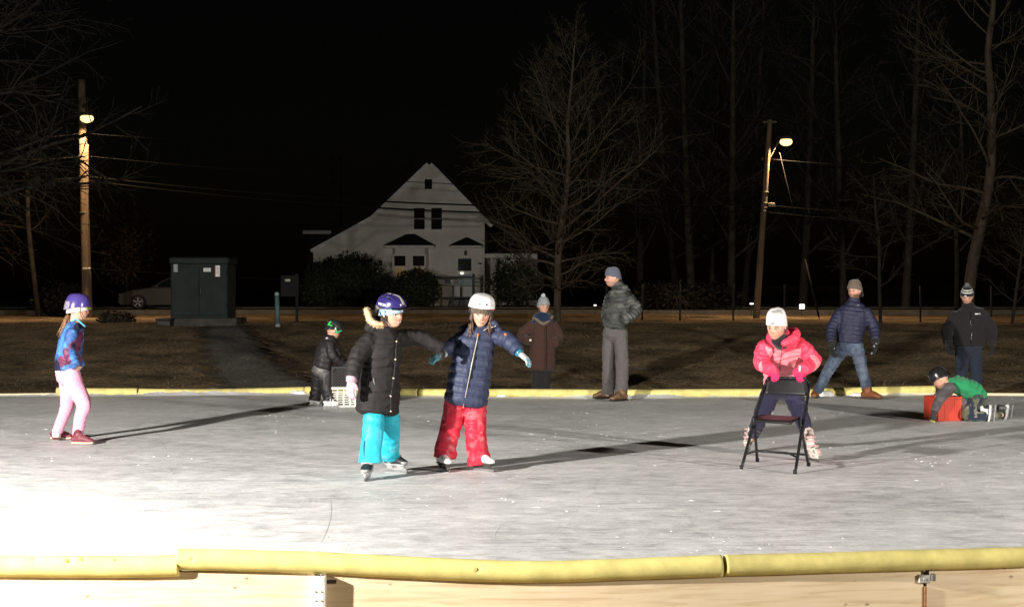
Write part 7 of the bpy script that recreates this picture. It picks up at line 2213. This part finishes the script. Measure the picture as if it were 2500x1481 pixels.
# ------------------------------------------------------------------ folding chair
def build_chair():
    A, B = P(1810, 1145, 0) , None
    Gp = lambda px, py: P(px, py, ice_d(py)) * [1, 1, 0]
    fl, frr, rl, rr = Gp(1810, 1144), Gp(1941, 1156), Gp(1849, 1126), Gp(1974, 1137)
    base = (fl + frr + rl + rr) / 4
    t = thing("folding_chair", base, "black metal folding chair pushed by the girl in pink", "chair")
    tl, tr = P(1866, 938, 13.38), P(1975, 938, 13.28)
    def bend(a, b, frac, off): return a * (1 - frac) + b * frac + np.array(off)
    # long back-to-front tubes joined over the top of the back
    topl, topr = P(1874, 923, 13.36), P(1967, 924, 13.28)
    loop = [fl, bend(fl, tl, .5, (0, .0, 0)), tl - [0, 0, .03], topl + [0, 0, -.008], topl + np.array([.04, 0, .004]), topr + np.array([-.04, 0, .004]), topr + [0, 0, -.008], tr - [0, 0, .03], bend(frr, tr, .5, (0, .0, 0)), frr]
    C = crom(np.array(loop), 6)
    k = len(C) // 2
    mk("leg", *ptube(C[:k + 1], .0125, 10), M_BLACK, t)
    mk("leg", *ptube(C[k:], .0125, 10), M_BLACK, t)
    fwd = nrm(((fl + frr) - (rl + rr)) * [1, 1, 0]); sd = nrm((frr - fl) * [1, 1, 0]); z = np.array([0, 0, 1.0])
    # seat
    sl, sr = bend(fl, tl, .53, (0, 0, 0)), bend(frr, tr, .53, (0, 0, 0))
    sc = (sl + sr) / 2 + fwd * .03; w = np.linalg.norm(sr - sl) - .03
    sc[2] = .405
    n = 13; V = []
    for i in range(n):
        u = i / (n - 1) * 2 - 1
        for jx in range(n):
            v = jx / (n - 1) * 2 - 1
            kx = (1 - .10 * abs(v) ** 4)
            V.append(sc + sd * u * w / 2 * kx + fwd * v * .19 * (1 - .06 * abs(u) ** 4) + z * (-.010 * (1 - u * u) * (1 - v * v) - .018 * max(0, v) ** 6))
    V = np.array(V); V = np.concatenate([V, V - z * .016])
    m = n * n
    Fa = [(i * n + j, (i + 1) * n + j, (i + 1) * n + j + 1, i * n + j + 1) for i in range(n - 1) for j in range(n - 1)]
    Fa += [tuple(m + q for q in f)[::-1] for f in Fa[:]]
    rim = [i for i in range(n)] + [i * n + n - 1 for i in range(1, n)] + [(n - 1) * n + i for i in range(n - 2, -1, -1)] + [i * n for i in range(n - 2, 0, -1)]
    Fa += [(rim[i], rim[(i + 1) % len(rim)], rim[(i + 1) % len(rim)] + m, rim[i] + m) for i in range(len(rim))]
    mk("seat", V, Fa, M_BLACK, t)
    # back panel, slightly curved
    bl, br_ = P(1867, 962, 13.32), P(1974, 966, 13.22)
    V = []; n1, n2 = 12, 6
    for i in range(n1 + 1):
        u = i / n1
        for jx in range(n2 + 1):
            v = jx / n2
            a = topl * (1 - u) + topr * u; b = bl * (1 - u) + br_ * u
            q = a * (1 - v) + b * v + np.array([0, .02 * (1 - (2 * u - 1) ** 2), 0])
            V.append(q)
    V = np.array(V); m = len(V); V = np.concatenate([V, V + np.array([0, .008, 0])])
    q2 = n2 + 1
    Fa = [(i * q2 + j, (i + 1) * q2 + j, (i + 1) * q2 + j + 1, i * q2 + j + 1) for i in range(n1) for j in range(n2)]
    Fa += [tuple(m + q for q in f)[::-1] for f in Fa[:]]
    rim = [i for i in range(q2)] + [i * q2 + n2 for i in range(1, n1 + 1)] + [n1 * q2 + i for i in range(n2 - 1, -1, -1)] + [i * q2 for i in range(n1 - 1, 0, -1)]
    Fa += [(rim[i], rim[(i + 1) % len(rim)], rim[(i + 1) % len(rim)] + m, rim[i] + m) for i in range(len(rim))]
    mk("backrest", V, Fa, M_BLACK, t)
    # rear legs
    for a, b, s_ in ((rl, sl, 1), (rr, sr, -1)):
        q = b + sd * .018 * s_ ; q = np.array([q[0], q[1], .40]) - fwd * -.06
        mk("leg", *ptube(np.array([a, q]), .0115, 10), M_BLACK, t)
    cross = lambda a, b, f, g=0: a * (1 - f) + b * f
    ra, rb = cross(rl, np.array([sl[0], sl[1], .40]), .24), cross(rr, np.array([sr[0], sr[1], .40]), .24)
    mk("stretcher", *ptube(np.array([ra, rb]), .009, 8), M_BLACK, t)
    fa, fb = cross(fl, tl, .17), cross(frr, tr, .17)
    mid = [fa, fa * .85 + fb * .15 - fwd * .05 + z * .02, fa * .72 + fb * .28 - fwd * .12 + z * .02, fa * .28 + fb * .72 - fwd * .12 + z * .02, fa * .15 + fb * .85 - fwd * .05 + z * .02, fb]
    mk("stretcher", *ptube(crom(np.array(mid), 5), .009, 8), M_BLACK, t)
    for q in (fl, frr, rl, rr):
        mk("foot_cap", *tube(q + [0, 0, .001], q + [0, 0, .03], .016, 10), M_BLACK, t)
build_chair()

# ------------------------------------------------------------------ crates
def crate(label, c, w, dp, h, rz, mat, style, name="milk_crate"):
    c = np.asarray(c, float)
    X = np.array([math.cos(R(rz)), math.sin(R(rz)), 0]); Y = np.array([-X[1], X[0], 0]); Z = np.array([0, 0, 1.0])
    t = thing(name, c, label, "crate", None)
    th = .010
    def bar(u, v, sx, sy, sz, zc): return box(c + X * u + Y * v + Z * zc, (sx, sy, sz), X, Y, Z, bev=.002)
    mk("rim", *join([bar(0, s * (dp / 2 - .009), w, .018, .028, h - .014) for s in (-1, 1)] + [bar(s * (w / 2 - .009), 0, .018, dp - .036, .0279, h - .014) for s in (-1, 1)]), mat, t, smooth=False)
    mk("base", *join([bar(0, s * (dp / 2 - .009), w, .018, .022, .011) for s in (-1, 1)] + [bar(s * (w / 2 - .009), 0, .018, dp - .036, .0219, .011) for s in (-1, 1)] + [bar(0, v, w - .036, .012, .010, .010) for v in np.linspace(-dp / 2 + .05, dp / 2 - .05, 5)]), mat, t, smooth=False)
    for sx in (-1, 1):
        for sy in (-1, 1):
            mk("corner_post", *bar(sx * (w / 2 - .012), sy * (dp / 2 - .012), .0238, .0238, h - .05, h / 2 - .003), mat, t, smooth=False)
    for face in range(4):
        D_, wd = ((Y, w) if face < 2 else (X, dp)); A_ = X if face < 2 else Y
        s = 1 if face % 2 else -1; half = (dp if face < 2 else w) / 2 - .006
        ps = []
        def panel(u, z, lu, lz, tk=.006): ps.append(box(c + D_ * s * half + A_ * u + Z * z, (lu, tk, lz), A_, D_ * 1.0, Z))
        inner = wd - .048
        if style == "solid":
            panel(0, h / 2 - .003, inner, h - .05, .005)
            for u in (-inner / 4, inner / 4): panel(u, h / 2 - .003, .018, h - .05, .012)
            panel(0, h * .62, inner * .35, .03, .013)
        elif style == "ladder":
            for u in (-inner / 2 + .05, inner / 2 - .05, 0): panel(u, h / 2 - .003, .018, h - .05, .007)
            for z_ in np.linspace(.05, h - .06, 6): panel(0, z_, inner, .012, .006)
        else:
            m = 7
            for a in range(-m, m + 1):
                for sg in (-1, 1):
                    x0 = a * inner / m
                    p0, p1 = np.array([x0, .022]), np.array([x0 + sg * (h - .05), h - .028])
                    # clip to the panel
                    for (q0, q1) in ((p0, p1),):
                        d = q1 - q0; lo, hi = 0., 1.
                        for lim in (-inner / 2, inner / 2):
                            tt = (lim - q0[0]) / d[0]
                            if (lim > 0) == (d[0] > 0): hi = min(hi, tt)
                            else: lo = max(lo, tt)
                        if hi - lo < .06: continue
                        e0, e1 = q0 + d * lo, q0 + d * hi
                        m_ = (e0 + e1) / 2; L = np.linalg.norm(e1 - e0); dr = A_ * d[0] + Z * d[1]; dr = nrm(dr)
                        ps.append(box(c + D_ * s * half + A_ * m_[0] + Z * m_[1], (L, .005 + .0012 * (sg > 0), .010), dr, D_, np.cross(dr, D_)))
        mk("side_panel", *join(ps), mat, t, smooth=False)
    return t

def build_crates():
    red = plain("red crate plastic", (.47, .042, .022), .42, 0, 10, .08, .08, spec=.4)
    wht = plain("white crate plastic", (.66, .64, .58), .45, 0, 10, .1, .08, spec=.4)
    blk = plain("black crate plastic", (.022, .022, .022), .45, 0, 10, .1, .08, spec=.4)
    c = P(2302, 1022, 17.60); c[2] = 0.001
    crate("red plastic crate under the kneeling child", c, .305, .285, .265, 18, red, "solid")
    c = P(838, 990, 19.62); c[2] = .001
    crate("white plastic milk crate standing on the ice under the black one", c, .30, .30, .245, 8, wht, "ladder")
    c2 = c.copy(); c2[2] = .248
    crate("black lattice milk crate stacked on the white one", c2, .30, .30, .25, 8, blk, "lattice")
build_crates()
